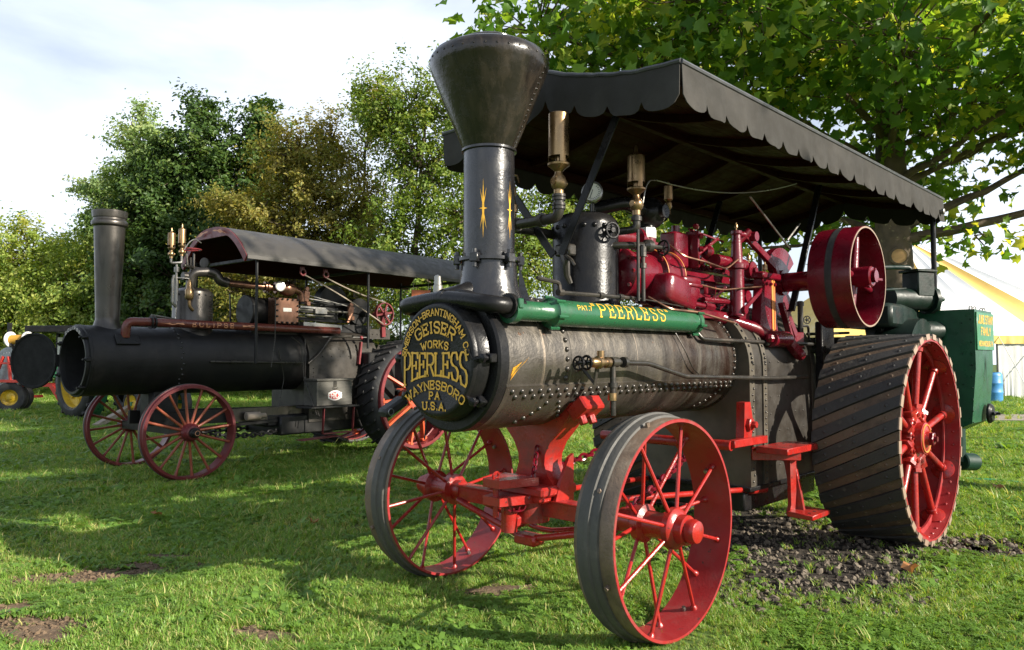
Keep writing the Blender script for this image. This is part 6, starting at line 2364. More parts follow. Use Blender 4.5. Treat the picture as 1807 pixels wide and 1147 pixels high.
# ================================================================== farm machinery at the left
def tractor():
    n_l, n_d = -.58, -.81                       # outward look of the visible wheel (right, ahead)
    nv = (RT * n_l + FW0 * n_d).normalized()
    fwd = Vector((-nv.y, nv.x, 0))
    if fwd.dot(RT) < 0:
        fwd = -fwd
    ang = math.atan2(fwd.y, fwd.x)              # local x = forward, local y = left
    side = 1 if Vector((-math.sin(ang), math.cos(ang), 0)).dot(nv) > 0 else -1
    base = ld(-9.78, 16.9) - nv * .85
    T = thing('tractor', 'green farm tractor with big yellow rear wheel behind the open smokebox door', 'tractor', (base.x, base.y, 0), ang)
    for s in (side, -side):
        c = Vector((0, s * .85, .84))
        ax = (0, -s, 0)
        m = MB()
        m.lathe([(.56, .02), (.62, -.02), (.74, -.01), (.80, .04), (.80, .42), (.74, .47), (.62, .48), (.56, .44)], (0, 0, 0), ax, 48)
        w = m.build('rear_wheel', 'rubber', T, 38, c)
        lug = MB()
        for k in range(2):
            vs = []
            for yy, da in ((.02 + k * .23, .0), (.24 + k * .21, .16)):
                dq = da if k == 0 else .16 - da
                for rr in (.79, .85):
                    for h in (-.03, .03):
                        b = dq + h + k * .1
                        vs.append((math.cos(b) * rr, -s * yy, math.sin(b) * rr))
            lug.add(vs, [(0, 1, 3, 2), (4, 6, 7, 5), (2, 3, 7, 6), (0, 4, 5, 1), (0, 2, 6, 4), (1, 5, 7, 3)])
        me = lug.mesh('tyre_lug', M['rubber'], 0)
        for k in range(20):
            o = link('tyre_lug', me, w)
            o.rotation_euler = (0, 2 * math.pi * k / 20, 0)
        m = MB()
        m.lathe([(.58, .0), (.60, .01), (.56, .04), (.55, .16), (.48, .20), (.40, .21), (.30, .15), (.18, .13), (.16, .08), (.10, .07), (0, .07)], (0, 0, 0), ax, 40)
        for k in range(8):
            a = 2 * math.pi * k / 8
            m.box((math.cos(a) * .44, -s * .17, math.sin(a) * .44), (.12, .05, .08), Matrix.Rotation(-a, 3, 'Y'), .01)
            m.hexa((math.cos(a) * .23, -s * .13, math.sin(a) * .23), (0, s, 0), .03, .04)
        m.build('rim', 'jd_yellow', w)
    m = MB()
    m.box((.15, 0, .85), (.9, .5, .55), ch=.05)
    m.box((1.45, 0, 1.05), (1.9, .46, .50), ch=.08)
    m.box((1.4, 0, .70), (2.0, .3, .3), ch=.05)
    bd = m.build('body', 'jd_green', T)
    m = MB()
    m.box((1.50, 0, 1.33), (1.85, .52, .10), ch=.05)
    m.build('hood', 'jd_green', T)
    m = MB()
    for s in (-1, 1):
        m.lathe([(.90, -.14), (.90, .14)], (0, s * .62, .84), (0, 1, 0), 14, R_(0), R_(150))
    m.build('fender', 'jd_green', T)
    m = MB()
    m.box((-.05, 0, 1.20), (.42, .46, .09), ch=.03)
    m.box((-.28, 0, 1.42), (.08, .46, .36), ch=.03)
    m.build('seat', 'jd_yellow', T)
    m = MB()
    m.tube([(.65, 0, 1.30), (.42, 0, 1.52)], .02, 8)
    m.torus((.42, 0, 1.53), (-.7, 0, .7), .19, .015, 20, 6)
    m.build('steering_wheel', 'rubber', T)
    m = MB()
    m.cyl((1.55, .12, 1.3), (1.55, .12, 1.75), .05, n=12)
    m.cyl((1.55, .12, 1.7), (1.55, .12, 2.1), .025, n=10)
    m.build('muffler', 'ecl_red', T)
    for s in (-1, 1):
        c = Vector((2.05, s * .60, .38))
        ax = (0, -s, 0)
        m = MB()
        m.lathe([(.22, .02), (.30, -.01), (.37, .03), (.38, .10), (.37, .17), (.30, .21), (.22, .18)], (0, 0, 0), ax, 32)
        w = m.build('front_wheel', 'rubber', T, 38, c)
        m = MB()
        m.lathe([(.24, .0), (.22, .04), (.12, .08), (.06, .02), (0, .02)], (0, 0, 0), ax, 28)
        m.build('rim', 'jd_yellow', w)
    m = MB()
    m.bar((2.05, -.6, .42), (2.05, .6, .42), .08, .08)
    m.bar((0, -.8, .84), (0, .8, .84), .16, .16)
    m.build('axle', 'jd_green', T)
tractor()

def cart():
    c = ld(-12.67, 19.2)
    T = thing('farm_cart', 'red farm cart with galvanised drum, twine spool and small yellow wheels', 'cart', (c.x, c.y, 0), TH - R_(90 + 20))
    # local x to the right, y away
    for x0, y0 in ((0.0, 0.0), (-.17, .27), (-2.0, -.3)):
        m = MB()
        m.lathe([(.20, -.01), (.27, -.03), (.35, -.02), (.385, .03), (.385, .18), (.35, .23), (.27, .24), (.20, .22)], (0, 0, 0), (-.55, .83, 0), 36)
        w = m.build('wheel', 'rubber', T, 38, (x0, y0, .385))
        m = MB()
        m.lathe([(.225, -.015), (.215, .0), (.205, .06), (.14, .09), (.10, .06), (.06, .055), (.05, -.01), (0, -.015)], (0, 0, 0), (-.55, .83, 0), 28)
        m.build('rim', 'jd_yellow', w)
    m = MB()
    m.bar((-2.4, .15, .70), (1.1, .3, .70), .08, .08)
    m.bar((-2.4, .75, .70), (1.1, .8, .70), .08, .08)
    m.bar((0, .12, .385), (.0, .9, .385), .07, .07)
    m.bar((.06, -.02, .78), (-.08, .0, 1.42), .06, .06)
    m.bar((-.55, -.02, .78), (-.25, .0, 1.42), .06, .06)
    m.bar((-.6, -.02, .80), (.45, -.02, .80), .06, .07)
    m.bar((-.4, .0, 1.25), (.05, .0, 1.25), .05, .05)
    m.bar((1.1, .3, .70), (1.5, .3, .25), .12, .12)
    m.bar((-2.4, .1, .7), (-2.4, .8, .7), .08, .08)
    m.build('frame', 'cart_red', T)
    m = MB()
    m.cyl((-.22, .10, 1.10), (-.22, .70, 1.10), .56, n=36, ch=.02)
    dr_ = m.build('drum', 'galv', T)
    m = MB()
    for k in range(26):
        a = 2 * math.pi * k / 26
        m.lathe([(0, -.002), (.02, -.002)], (-.22 + math.cos(a) * .42, .099, 1.10 + math.sin(a) * .42), (0, 1, 0), 6)
    stuff(m.build('rivets', 'white', dr_))
    m = MB()
    m.tube([(.55, .02, .95), (.28, .0, 1.42), (.05, -.02, 1.72), (-.05, .0, 1.85)], .035, 8)
    m.bar((-.6, .4, 1.4), (-.6, .4, 2.3), .08, .08)
    m.build('spool_arm', 'black', T)
    m = MB()
    m.cyl((-.05, .02, 1.84), (.42, .12, 1.86), .12, n=16)
    sp = m.build('twine_spool', 'rope_yellow', T)
    m = MB()
    for x in (-.07, .41):
        m.cyl((x, .02 + (x + .05) * .2, 1.85), (x + .05, .03 + (x + .05) * .2, 1.85), .20, n=20, ch=.01)
    m.build('spool_end', 'white', sp)
cart()

c = ld(-14.9, 25.5)
sh = thing('shelter', 'small dark roofed shelter with white slats beyond the open smokebox door', 'shelter', (c.x, c.y, 0), TH - R_(90))
m = MB()
m.box((.35, .6, 2.36), (3.3, 1.8, .22), ch=.02)
m.build('roof', 'black', sh)
for x in (-1.15, .35, 1.85):
    for y in (-.15, 1.35):
        MB().box((x, y, 1.12), (.10, .10, 2.25), ch=.008).build('post', 'black', sh)
for k in range(9):
    MB().box((-1.0 + .33 * k, 1.30, 1.75), (.26, .03, .75), ch=.004).build('slat', 'white', sh)
MB().box((.35, 1.32, 2.0), (3.0, .05, .06), ch=.004).build('rail', 'black', sh)
MB().box((.35, .9, .95), (2.8, .5, .5), ch=.06).build('counter', 'jd_green', sh)

# ================================================================== tent, barrel, hose
def tent():
    T = thing('tent', 'large white and yellow striped party tent beyond the black engines', 'tent', ld(15.6, 30), TH - R_(90))
    LX, LY = 5.2, 4.5                          # half width, half depth
    EZ_, PZ_ = 2.15, 6.0
    RX_ = .35                                 # ridge half length
    n = 7
    cols = ('tent_white', 'tent_yellow')
    def panel(name, p, mm, par=T, sag=.12):
        # p: quad or tri corners (bottom a, bottom b, top b, top a), subdivided with a little sag
        a, b, c, d = [Vector(q) for q in p]
        K = 5
        mb = MB()
        vs, fs = [], []
        nrm = (b - a).cross(d - a)
        nrm = nrm.normalized() if nrm.length else Vector((0, 0, 1))
        for lay in (0, 1):
            for j in range(K + 1):
                t = j / K
                for i in range(K + 1):
                    s = i / K
                    q = a.lerp(b, s).lerp(d.lerp(c, s), t) - nrm * (sag * math.sin(math.pi * t) * math.sin(math.pi * s) * 1.4) - nrm * lay * .006
                    vs.append(q)
        L = (K + 1) ** 2
        for j in range(K):
            for i in range(K):
                q = j * (K + 1) + i
                fs.append((q, q + 1, q + K + 2, q + K + 1))
                fs.append((L + q, L + q + K + 1, L + q + K + 2, L + q + 1))
        mb.add(vs, fs)
        return mb.build(name, mm, par)
    for k in range(n):                          # near and far slopes
        x0, x1 = -LX + 2 * LX * k / n, -LX + 2 * LX * (k + 1) / n
        rx = lambda x: max(-RX_, min(RX_, x * RX_ / LX))
        mm = cols[1] if k in (0, 2, 5) else cols[0]
        panel('roof_panel', ((x0, -LY, EZ_), (x1, -LY, EZ_), (rx(x1), 0, PZ_), (rx(x0), 0, PZ_)), mm)
        panel('roof_panel', ((x1, LY, EZ_), (x0, LY, EZ_), (rx(x0), 0, PZ_), (rx(x1), 0, PZ_)), mm)
    ny = 7
    for sgn in (-1, 1):
        for k in range(ny):
            y0, y1 = -LY + 2 * LY * k / ny, -LY + 2 * LY * (k + 1) / ny
            mm = cols[1] if k in (0, 1, 2, 4, 6) and sgn < 0 else cols[k % 2]
            panel('roof_panel', ((sgn * LX, y1, EZ_), (sgn * LX, y0, EZ_), (sgn * RX_, 0, PZ_), (sgn * RX_, 0, PZ_)), mm)
    def drape(name, x0, x1, y0, y1, z0, z1, mm, wav, seed):
        r = random.Random(seed)
        K = 24
        mb = MB()
        vs, fs = [], []
        d = Vector((x1 - x0, y1 - y0, 0)).normalized()
        nn = Vector((d.y, -d.x, 0))
        ph = [r.uniform(-1, 1) for _ in range(K + 1)]
        for lay in (0, 1):
            for i in range(K + 1):
                p = Vector((x0, y0, 0)).lerp(Vector((x1, y1, 0)), i / K)
                for z in (z1, (z0 + z1) / 2, z0):
                    f = (z1 - z) / (z1 - z0)
                    vs.append(p + nn * (wav * ph[i] * f - lay * .006) + Vector((0, 0, z)))
        L = (K + 1) * 3
        for i in range(K):
            for j in range(2):
                q = i * 3 + j
                fs.append((q, q + 1, q + 4, q + 3))
                fs.append((L + q, L + q + 3, L + q + 4, L + q + 1))
        mb.add(vs, fs)
        mb.build(name, mm, T)
    for k in range(n):
        x0, x1 = -LX + 2 * LX * k / n, -LX + 2 * LX * (k + 1) / n
        drape('valance', x0, x1, -LY - .02, -LY - .02, EZ_ - .28, EZ_, 'tent_yellow' if k % 3 != 1 or k == 1 else 'tent_yellow', .02, k)
        if k > 3:
            drape('side_wall', x0, x1, -LY + .05, -LY + .05, .02, EZ_ - .1, 'tent_wall', .03, 20 + k)
        drape('side_wall', x1, x0, LY, LY, .02, EZ_, 'tent_wall', .07, 40 + k)
    for k in range(ny):
        y0, y1 = -LY + 2 * LY * k / ny, -LY + 2 * LY * (k + 1) / ny
        drape('valance', -LX - .02, -LX - .02, y1, y0, EZ_ - .28, EZ_, 'tent_yellow', .02, 60 + k)
    for k in range(n + 1):
        x = -LX + 2 * LX * k / n
        m = MB()
        m.cyl((x, -LY + .1, 0), (x, -LY + .1, EZ_), .03, n=8)
        m.build('pole', 'steel', T)
        m = MB()
        m.tube([(x, -LY, EZ_ - .02), (x + .02, -LY - .8, EZ_ * .52), (x + .03, -LY - 1.55, .05)], .012, 6)
        m.build('guy_rope', 'white', T)
        m = MB()
        m.cyl((x + .03, -LY - 1.56, -.1), (x + .05, -LY - 1.62, .22), .018, n=6)
        m.build('stake', 'black', T)
    for sgn in (-1, 1):
        m = MB()
        m.cyl((sgn * RX_, 0, 0), (sgn * RX_, 0, PZ_ + .2), .06, n=10)
        m.build('pole', 'steel', T)
tent()

def barrel():
    c = ld(14.75, 23.4)
    B = thing('barrel', 'blue plastic barrel standing in front of the white tent wall', 'barrel', (c.x, c.y, 0))
    m = MB()
    m.lathe([(0, 0), (.25, 0), (.27, .02), (.285, .10), (.285, .30), (.295, .32), (.295, .36), (.285, .38), (.285, .58), (.295, .60), (.295, .64), (.285, .66), (.285, .84), (.27, .91), (.25, .93), (.25, .95), (.235, .95), (.235, .91), (0, .91)], (0, 0, 0), (0, 0, 1), 36)
    b = m.build('drum', 'blue', B)
    m = MB()
    for s in (-1, 1):
        m.cyl((s * .12, 0, .90), (s * .12, 0, .925), .03, n=10)
    m.build('bung', 'white', b)
    m = MB()
    d = (CAM - Vector((c.x, c.y, 1.35))).normalized()
    p = Vector((d.x, d.y, 0)) * .283
    s_ = Vector((-d.y, d.x, 0))
    m.box(p + Vector((0, 0, .80)) - s_ * .05, (.14, .012, .045), Matrix.Rotation(math.atan2(s_.y, s_.x), 3, 'Z'), .004)
    m.build('hand_slot', 'ink', b)
barrel()

m = MB()
def gz(px, py):
    d = FWD + RT * ((px - W_PX / 2) / F_PX) - UPV * ((py - H_PX / 2) / F_PX)
    t = -1.35 / d.z
    return CAM + d * t
pts = [gz(x, y) + Vector((0, 0, .022)) for x, y in ((1640, 846), (1690, 848), (1740, 850), (1775, 853), (1807, 856), (1880, 866), (1990, 872))]
m.tube(pts, .016, 8, .3)
ho = m.build('garden_hose', 'hose')
tag(ho, 'thin green garden hose lying across the lawn behind the cleated wheel', 'hose')

# black case sitting on the far front wheel of the near engine
CA = R_(118)
cs = Vector((2.6 + FX + .588 * math.cos(CA), 2.94 + .965, FZ + .588 * math.sin(CA)))
cse = thing('case', 'small black case with round emblem resting on the front wheel rim', 'case', cs, 0)
cse.rotation_euler = (0, R_(-28), 0)
m = MB()
m.box((0, 0, .0), (.19, .10, .062), ch=.02)
m.build('shell', 'rubber', cse)
m = MB()
m.torus((-.06, -.0515, 0), (0, 1, 0), .02, .003, 18, 5)
m.build('emblem', 'galv', cse)

# fallen leaves, a timber beam, a post
for i, (x, y, s, lab) in enumerate(((277, 918, .07, 'pinkish fallen leaf on the lit grass between the engines'), (1607, 1014, .06, 'orange curled fallen leaf on the grass before the cleated wheel'),
                                    (553, 930, .05, 'pale fallen leaf in the shade near the far front wheel'), (1762, 868, .07, 'brown fallen leaf beside the green hose'))):
    p = gz(x, y) + Vector((0, 0, .05))
    r = random.Random(i)
    pl = []
    for k in range(10):
        a = 2 * math.pi * k / 10
        rr = s * (1 if k % 2 == 0 else .62)
        pl.append(Vector((math.cos(a) * rr, math.sin(a) * rr * .8, .02 * math.cos(2 * a) + r.uniform(0, .01))))
    m = MB()
    m.add([Vector((0, 0, .0))] + pl, [(0, 1 + k, 1 + (k + 1) % 10) for k in range(10)])
    o = m.build('fallen_leaf', 'dead_leaf', None, 0, p)
    o.rotation_euler = (r.uniform(.3, .7), r.uniform(-.4, .4), r.uniform(0, 6))
    tag(o, lab, 'leaf', 'fallen leaves on the lawn')
p, q = gz(168, 757), gz(206, 748)
m = MB()
m.bar(p + Vector((0, 0, .05)), q + RT * .25 + FW0 * .35 + Vector((0, 0, .42)), .11, .09)
o = m.build('timber_beam', 'plank')
tag(o, 'bleached timber beam leaning up behind the maroon front wheels', 'beam')
# ================================================================== trees
def np_tube(pts, r0, r1, n=7):
    pts = np.asarray(pts, float)
    k = len(pts)
    t = np.gradient(pts, axis=0)
    t /= np.linalg.norm(t, axis=1)[:, None] + 1e-9
    ref = np.tile(np.array([.31, .17, .93]), (k, 1))
    u = np.cross(t, ref)
    u /= np.linalg.norm(u, axis=1)[:, None] + 1e-9
    w = np.cross(t, u)
    rr = np.linspace(r0, r1, k)
    a = np.arange(n) * 2 * np.pi / n
    v = pts[:, None, :] + (u[:, None, :] * np.cos(a)[None, :, None] + w[:, None, :] * np.sin(a)[None, :, None]) * rr[:, None, None]
    idx = np.arange(k * n).reshape(k, n)
    A, B = idx[:-1], idx[1:]
    A2, B2 = np.roll(A, -1, 1), np.roll(B, -1, 1)
    tr = np.concatenate([np.stack([A, A2, B2], -1).reshape(-1, 3), np.stack([A, B2, B], -1).reshape(-1, 3)])
    return v.reshape(-1, 3), tr

def join_np(parts):
    V, T, o = [], [], 0
    for v, t in parts:
        V.append(v)
        T.append(t + o)
        o += len(v)
    return np.concatenate(V), np.concatenate(T)

def limb(p, q, r0, r1, wob=.15, k=8, g=None, sag=0.0):
    g = g or rng
    p, q = np.asarray(p, float), np.asarray(q, float)
    s = np.linspace(0, 1, k)[:, None]
    L = np.linalg.norm(q - p)
    off = np.cumsum(g.normal(0, wob * L / k, (k, 3)), 0)
    off -= off[0]
    off *= (1 - s ** 3 * .6)
    off -= off[-1] * s
    off[:, 2] += (-sag * L * 4 * s * (1 - s))[:, 0]
    return np_tube(p + (q - p) * s + off, r0, r1)

LEAF5 = np.array([(0, -.5), (.20, -.42), (.50, -.30), (.30, -.12), (.52, .12), (.24, .14), (.0, .52), (-.24, .14), (-.52, .12), (-.30, -.12), (-.50, -.30), (-.20, -.42)])
LEAF1 = np.array([(0, -.5), (.28, -.05), (0, .5), (-.28, -.05)])

def leaves_np(pos, nrm, size, shape, g, fold=.18):
    """pos, nrm (N,3), size (N,) -> verts, tris, leaf id"""
    N = len(pos)
    n = nrm / (np.linalg.norm(nrm, axis=1)[:, None] + 1e-9)
    ref = g.normal(size=(N, 3))
    u = np.cross(n, ref)
    u /= np.linalg.norm(u, axis=1)[:, None] + 1e-9
    w = np.cross(n, u)
    K = len(shape)
    if K == 4:
        sh = shape
        z = np.array([0, fold, 0, fold])
        tri = np.array([(0, 1, 2), (0, 2, 3)])
        sx, sy = sh[:, 0], sh[:, 1]
    else:
        sh = np.concatenate([[(0, -.12)], shape])
        z = np.concatenate([[0.05], np.abs(shape[:, 0]) * fold * 1.6 - fold * 1.5 * shape[:, 1] ** 2 - fold * .9 * shape[:, 0] ** 2])
        tri = np.array([(0, 1 + i, 1 + (i + 1) % K) for i in range(K)])
        sx, sy = sh[:, 0], sh[:, 1]
    P = pos[:, None, :] + size[:, None, None] * (u[:, None, :] * sx[None, :, None] + w[:, None, :] * sy[None, :, None] + n[:, None, :] * z[None, :, None])
    nv = len(sx)
    T = (tri[None] + (np.arange(N) * nv)[:, None, None]).reshape(-1, 3)
    lid = np.repeat(np.arange(N), len(tri))
    return P.reshape(-1, 3), T, lid

def clusters(blobs, n_cl, g, shell=.55):
    """cluster centres spread through ellipsoids, mostly near their surface; with outward directions"""
    wts = np.array([b[3] * b[4] * b[5] for b in blobs]) ** .75
    wts /= wts.sum()
    k = g.choice(len(blobs), n_cl, p=wts)
    B = np.array(blobs)[k]
    d = g.normal(size=(n_cl, 3))
    d /= np.linalg.norm(d, axis=1)[:, None]
    r = shell + (1 - shell) * g.random(n_cl) ** .7
    r[g.random(n_cl) < .22] *= .6
    c = B[:, :3] + d * B[:, 3:6] * r[:, None]
    return c, d, k

def tree(label, base, blobs, trunk_r, fork_z, mleaf, n_cl, per, leaf, seed, shape=LEAF1, cl_r=.36, name='tree', group='trees beyond the engines', bark='bark', twig=True, bare=0, tone_bias=0.0, extra=None, cat='tree'):
    """base (x,y); blobs [(x,y,z,rx,ry,rz)] in metres relative to the base, x to the right and y away as seen from the lawn"""
    g = np.random.default_rng(seed)
    bx, by = base
    o3 = ld(bx, by)
    T = thing(name, label, cat, o3, TH - R_(90), group)
    top = max(b[2] for b in blobs)
    parts = [limb((0, 0, -.2), (g.normal(0, .1), g.normal(0, .1), fork_z), trunk_r * 1.15, trunk_r * .8, .05, 8, g)]
    lead = np.array([np.mean([b[0] for b in blobs]) * .6, np.mean([b[1] for b in blobs]) * .6, top])
    fk = np.array([0, 0, fork_z])
    parts.append(limb(fk, lead, trunk_r * .75, trunk_r * .12, .10, 9, g))
    for b in blobs:
        s = max(fork_z * .75, min(top * .8, b[2] - b[5] * .9 - abs(b[0]) * .3))
        t = max(0, min(1, (s - fork_z) / (top - fork_z + 1e-6)))
        p = fk + (lead - fk) * t if s > fork_z else np.array([0, 0, s])
        parts.append(limb(p, b[:3], trunk_r * .42, trunk_r * .10, .14, 8, g))
    c, d, kb = clusters(blobs, n_cl, g)
    if twig:
        for i in range(n_cl):
            b = blobs[kb[i]]
            p = np.array(b[:3]) + (c[i] - np.array(b[:3])) * .25
            parts.append((lambda v: (v[0], v[1]))(np_tube(np.stack([p, (p + c[i]) / 2 + g.normal(0, .08, 3), c[i]]), trunk_r * .09 + .008, .006, 4)))
    v, t = join_np(parts)
    link('trunk', arr_mesh('trunk', v, t, M[bark], smooth=True), T)
    N = n_cl * per
    cc = np.repeat(c, per, 0)
    dd_ = np.repeat(d, per, 0)
    sc = np.repeat(g.uniform(.6, 1.25, n_cl), per)[:, None]
    ax_ = d + np.array([0, 0, -.15]) + g.normal(0, .35, (n_cl, 3))
    ax_ /= np.linalg.norm(ax_, axis=1)[:, None]
    al_ = g.normal(0, 1, N)[:, None]
    pos = cc + np.repeat(ax_, per, 0) * al_ * cl_r * 1.15 * sc + g.normal(size=(N, 3)) * cl_r * .42 * sc - np.array([0, 0, 1.]) * (al_ ** 2) * cl_r * .12
    nr = dd_ * .9 + g.normal(0, .5, (N, 3)) + np.array([0, 0, .3])
    size = leaf * g.uniform(.65, 1.3, N)
    tone = np.clip(np.repeat(g.normal(.42 + tone_bias, .16, n_cl), per) + g.normal(0, .17, N), 0, 1)
    V, F, lid = leaves_np(pos, nr, size, shape, g)
    o = link('crown', arr_mesh('crown', V, F, M[mleaf], tone[lid]), T)
    if extra:
        mm, fr, lo = extra
    return T, pos, nr, size, tone

# far left, light hedge-like growth, and the row behind the second engine  (right, ahead)
tree('yellow green bushy tree at the far left edge behind the red cart', (-20.5, 31), [(0, 0, 3.2, 3.2, 2.5, 2.9), (2.4, -.5, 3.0, 2.4, 2.2, 2.7), (-2.6, 0, 4.2, 3, 2.5, 3.2), (.8, 0, 5.4, 1.9, 1.8, 1.7)], .18, 1.2, 'leaf_hedge', 657, 101, 0.156, 11, tone_bias=.1)
tree('yellow green leafy tree behind the straight grey smokestack', (-15.4, 29.5), [(0, 0, 2.6, 2.3, 2.0, 2.4), (-1.5, 0, 3.6, 2.2, 1.8, 2.4), (1.2, .4, 3.9, 1.8, 1.8, 2.3), (-.3, 0, 5.6, 1.3, 1.3, 1.2)], .15, 1.0, 'leaf_hedge', 543, 101, 0.149, 12, tone_bias=-.02)
tree('tall pale green tree rising above the dark maple', (-19.0, 38), [(0, 0, 7.2, 2.4, 2.2, 3.2), (.4, 0, 11.2, 1.5, 1.5, 2.6), (-1.2, 0, 9.6, 1.3, 1.3, 1.5), (1.4, 0, 10.2, 1.6, 1.5, 2.3), (-1.7, 0, 8.0, 1.2, 1.2, 1.0), (.2, 0, 13.4, .6, .6, 1.2), (-2.4, 0, 10.0, .8, .8, .5)], .22, 3.5, 'leaf_light', 530, 81, 0.198, 13, tone_bias=.05)
tree('dark green dense maple behind the straight grey smokestack', (-12.6, 29), [(0, 0, 4.2, 3.0, 2.6, 3.4), (1.8, 0, 6.6, 2.2, 2.0, 2.8), (-1.4, 0, 6.6, 1.9, 2.0, 2.4), (.4, 0, 8.8, 1.9, 1.8, 1.8), (2.4, .3, 9.2, 1.5, 1.4, 1.5), (.6, 0, 10.6, .8, .8, 1.1), (2.9, 0, 10.7, .7, .7, 1.1), (-1.6, 0, 8.4, 1.1, 1.1, 1.1), (2.8, 0, 4.0, 2.2, 2.2, 3.2), (4.2, 0, 8.6, 1.0, 1.0, 1.4)], .26, 2.2, 'leaf_dark', 784, 108, 0.181, 14, shape=LEAF1)
tree('browning olive tree above the grey barrel roof', (-7.0, 25), [(0, 0, 5.6, 1.9, 1.7, 2.6), (-1.5, 0, 5.6, 1.5, 1.4, 1.7), (1.3, 0, 6.0, 1.6, 1.5, 2.0), (-.2, 0, 8.0, 1.5, 1.4, 1.5), (.9, 0, 8.4, .9, .9, 1.2), (-2.4, 0, 6.5, .8, .8, .8), (1.9, 0, 4.4, 1.3, 1.3, 1.5), (-1.6, 0, 3.4, 1.7, 1.6, 2.0), (.7, .3, 3.0, 2.0, 1.7, 2.0)], .17, 2.0, 'leaf_brown', 657, 84, 0.124, 15, cl_r=.30)
tree('tall airy olive green tree left of the flared smokestack', (-2.9, 23), [(0, 0, 7.0, 1.4, 1.4, 2.0), (-.3, 0, 9.2, 1.1, 1.1, 1.6), (1.2, 0, 8.6, 1.4, 1.3, 2.0), (-1.0, 0, 8.6, .9, .9, 1.2), (-1.7, 0, 9.4, .6, .6, .7), (1.6, 0, 5.6, 1.5, 1.4, 1.6), (-.8, 0, 4.8, 1.4, 1.3, 1.4), (.6, 0, 3.6, 1.9, 1.6, 1.3), (3.2, .2, 4.6, 1.5, 1.5, 1.5)], .17, 2.4, 'leaf_olive', 530, 78, 0.124, 16, cl_r=.30)
tree('olive tree standing behind the black steam dome', (2.6, 25), [(0, 0, 4.4, 2.0, 1.8, 1.9), (1.6, 0, 6.2, 2.2, 2, 2.0), (-1.0, 0, 6.6, 1.6, 1.6, 1.8), (3.2, 0, 4.2, 1.7, 1.7, 1.7)], .17, 1.8, 'leaf_olive', 379, 78, 0.133, 17, cl_r=.30)
tree('rusty leaved slender tree between the brown and olive crowns', (-5.0, 24.5), [(0, 0, 7.6, .8, .8, 1.0), (.5, 0, 9.0, .7, .7, .8), (.3, 0, 6.2, .9, .9, 1.1), (.6, 0, 9.9, .4, .4, .6)], .10, 3.5, 'leaf_brown', 113, 60, 0.107, 18, cl_r=.30, tone_bias=-.05)
tree('dark bushy tree seen under the barrel roof', (-9.3, 31), [(0, 0, 2.2, 3.0, 1.6, 2.2), (3.6, .2, 2.0, 2.6, 1.6, 2.0), (-3.0, .2, 2.2, 2.6, 1.6, 2.1)], .14, .8, 'leaf_dark', 416, 95, 0.165, 19)
tree('low green bush row end seen between the two engines', (-2.6, 30), [(0, 0, 1.2, 2.2, 1.4, 1.2), (2.6, 0, 1.3, 2.2, 1.4, 1.2), (5.2, 0, 1.4, 2.2, 1.4, 1.4)], .10, .5, 'leaf_hedge', 265, 81, 0.140, 20, tone_bias=-.12, name='bush', cat='bush')

# sycamore at the right
SYB = (6.75, 13.3)
syc_blobs = [
    (0, -.4, 6.2, 2.6, 2.2, 1.6), (-2.6, -.6, 5.9, 1.9, 1.8, 1.1), (-4.6, -1.0, 6.0, 1.8, 1.8, 1.0), (-6.3, -2.0, 6.3, 1.2, 1.2, .8), (-3.4, -2.4, 6.6, 2.2, 1.8, 1.3),
    (-1.2, -2.6, 6.0, 1.7, 1.5, 1.0), (1.6, -2.6, 5.6, 1.7, 1.5, 1.1), (3.0, -.6, 5.7, 2.0, 1.8, 1.1), (4.6, -1.6, 6.0, 1.8, 1.6, 1.2),
    (-1.6, 1.6, 4.6, 1.8, 1.6, 1.1), (.9, 1.8, 4.5, 1.6, 1.5, 1.0), (-2.6, 2.4, 3.6, 1.3, 1.2, .7), (1.0, -.6, 3.55, .55, .5, .42), (2.0, -.8, 4.6, .6, .5, .35),
    (-.5, 0, 8.4, 3.2, 2.6, 1.4), (3.2, 0, 8.2, 2.4, 2.2, 1.2), (-4.5, -.5, 8.0, 2.4, 2.2, 1.2), (2.6, -4.0, 6.4, 1.6, 1.4, .8), (-.2, -4.4, 6.4, 1.4, 1.3, .7)]
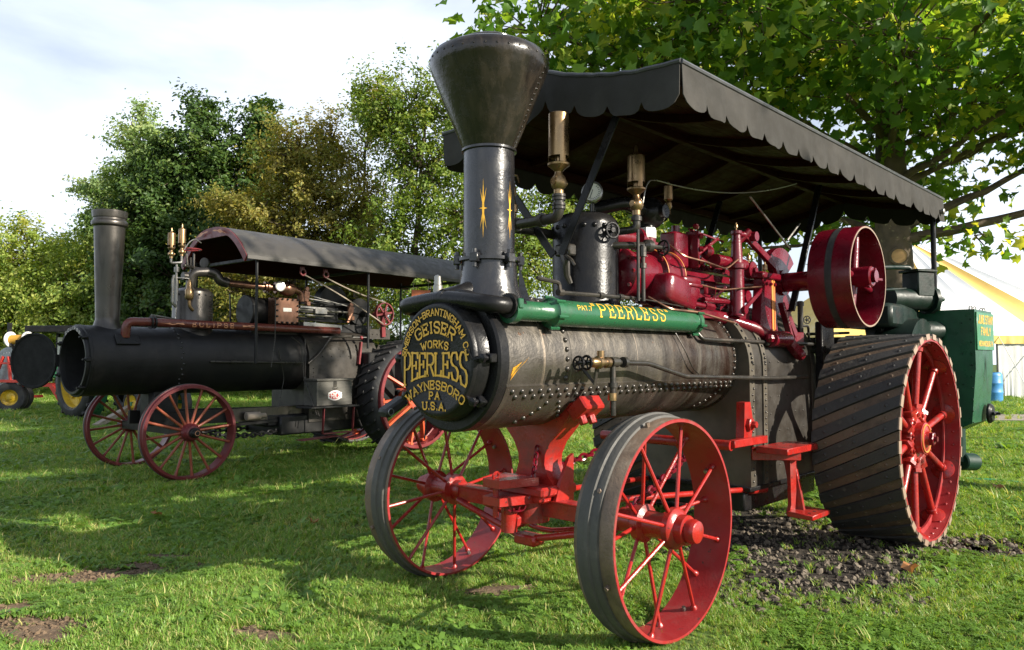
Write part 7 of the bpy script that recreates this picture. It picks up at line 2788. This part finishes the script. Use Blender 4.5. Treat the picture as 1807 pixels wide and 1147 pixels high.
def sycamore():
    g = np.random.default_rng(77)
    T = thing('sycamore_tree', 'big sycamore with mottled trunk and broad lobed leaves spreading over the black canopy', 'tree', ld(*SYB), TH - R_(90))
    parts = []
    tr_pts = np.array([(0, 0, -.2), (0, 0, .6), (.02, 0, 1.6), (.0, 0, 2.6), (-.03, .02, 3.6), (-.02, .05, 4.6), (.0, .1, 5.8), (.02, .1, 7.4), (0, .1, 9)])
    v, t = np_tube(tr_pts, .40, .17, 18)
    parts.append((v, t))
    for b in syc_blobs:
        zs = max(3.5, min(7.6, b[2] - 1.0 - .12 * abs(b[0])))
        parts.append(limb((0, .05, zs), b[:3], (.075 if b[0] < 2 else .055) if b[2] > 3.7 else .045, .018, .12, 9, g))
    parts.append(limb((.15, -.1, 3.45), (2.3, -.4, 3.93), .10, .06, .05, 10, g))
    parts.append(limb((2.3, -.4, 3.93), (5.0, -.5, 4.6), .06, .02, .07, 8, g))
    parts.append(limb((.1, -.1, 3.7), (2.8, -.5, 5.0), .09, .03, .08, 9, g))
    c, d, kb = clusters(syc_blobs, 1350, g, .45)
    for i in range(len(c)):
        b = syc_blobs[kb[i]]
        p = np.array(b[:3]) + (c[i] - np.array(b[:3])) * .3
        parts.append(np_tube(np.stack([p, (p + c[i]) / 2 + g.normal(0, .1, 3), c[i]]), .016, .005, 4))
    v, t = join_np(parts)
    trk = link('trunk', arr_mesh('trunk', v, t, M['syc_bark'], smooth=True), T)
    m = MB()
    cdir = Vector((-.30, -.95, 0)).normalized()
    m.lathe([(.145, -.06), (.16, .0), (.155, .03), (.125, .04), (.12, .032), (0, .034)], Vector((0, 0, 3.12)) + cdir * .33, cdir, 22)
    k_ = m.build('sawn_stub', 'syc_bark', T)
    m = MB()
    m.lathe([(.122, .0345), (0, .0365)], Vector((0, 0, 3.12)) + cdir * .33, cdir, 22)
    m.build('cut_face', 'cutwood', k_)
    per = 14
    n_cl = len(c)
    N = n_cl * per
    sc = np.repeat(g.uniform(.7, 1.2, n_cl), per)[:, None]
    pos = np.repeat(c, per, 0) + g.normal(size=(N, 3)) * np.array([.34, .34, .22]) * sc
    nr = np.repeat(d, per, 0) * .45 + g.normal(0, .55, (N, 3)) + np.array([0, 0, .55])
    size = .215 * g.uniform(.6, 1.2, N)
    tone = np.clip(np.repeat(g.normal(.34, .24, n_cl), per) + g.normal(0, .2, N), 0, 1)
    # the leaves that show largest become objects of their own
    rt, fw = np.array(RT), np.array(FW0)
    wp = (np.array(T.location)[None] + pos[:, :1] * rt + pos[:, 1:2] * fw + pos[:, 2:3] * np.array([0, 0, 1.])) - np.array(CAM)
    z = wp @ np.array(FWD)
    px = W_PX / 2 + F_PX * (wp @ rt) / z
    py = H_PX / 2 - F_PX * (wp @ np.array(UPV)) / z
    vis = (z > 3) & (px > 10) & (px < W_PX - 10) & (py > 5) & (py < 520)
    sc_ = np.where(vis, size / np.maximum(z, .1), 0)
    order = np.argsort(-sc_)[:290]
    V, F, lid = leaves_np(pos, nr, size, LEAF5, g, .30)
    keep = np.ones(N, bool)
    keep[order] = False
    o = link('crown', arr_mesh('crown', V, F[keep[lid]], M['leaf_syc'], tone[lid][keep[lid]]), T)
    stuff(o)
    nv = len(LEAF5) + 1
    nt = len(LEAF5)
    for i in order:
        vv = V[i * nv:(i + 1) * nv]
        ce = vv.mean(0)
        link('leaf', arr_mesh('leaf', vv - ce, F[i * nt:(i + 1) * nt] - i * nv, M['leaf_syc'], np.full(nt, tone[i])), T, ce)
sycamore()

# unseen tree added on the sunny side, crown shaped to shade the second engine
tree('leafy lawn tree out of view, added to shade the second engine', (11.4, 4.6), [(-3.9, -4.1, 8.3, 1.0, 1.0, .7), (-2.8, -2.9, 8.4, 1.2, 1.2, .7), (-1.6, -1.7, 8.3, 1.1, 1.1, .7), (.8, .3, 10.6, 1.2, 1.2, .8)], .22, 5.5, 'leaf_syc', 250, 26, .24, 41, group=None, bark='syc_bark')
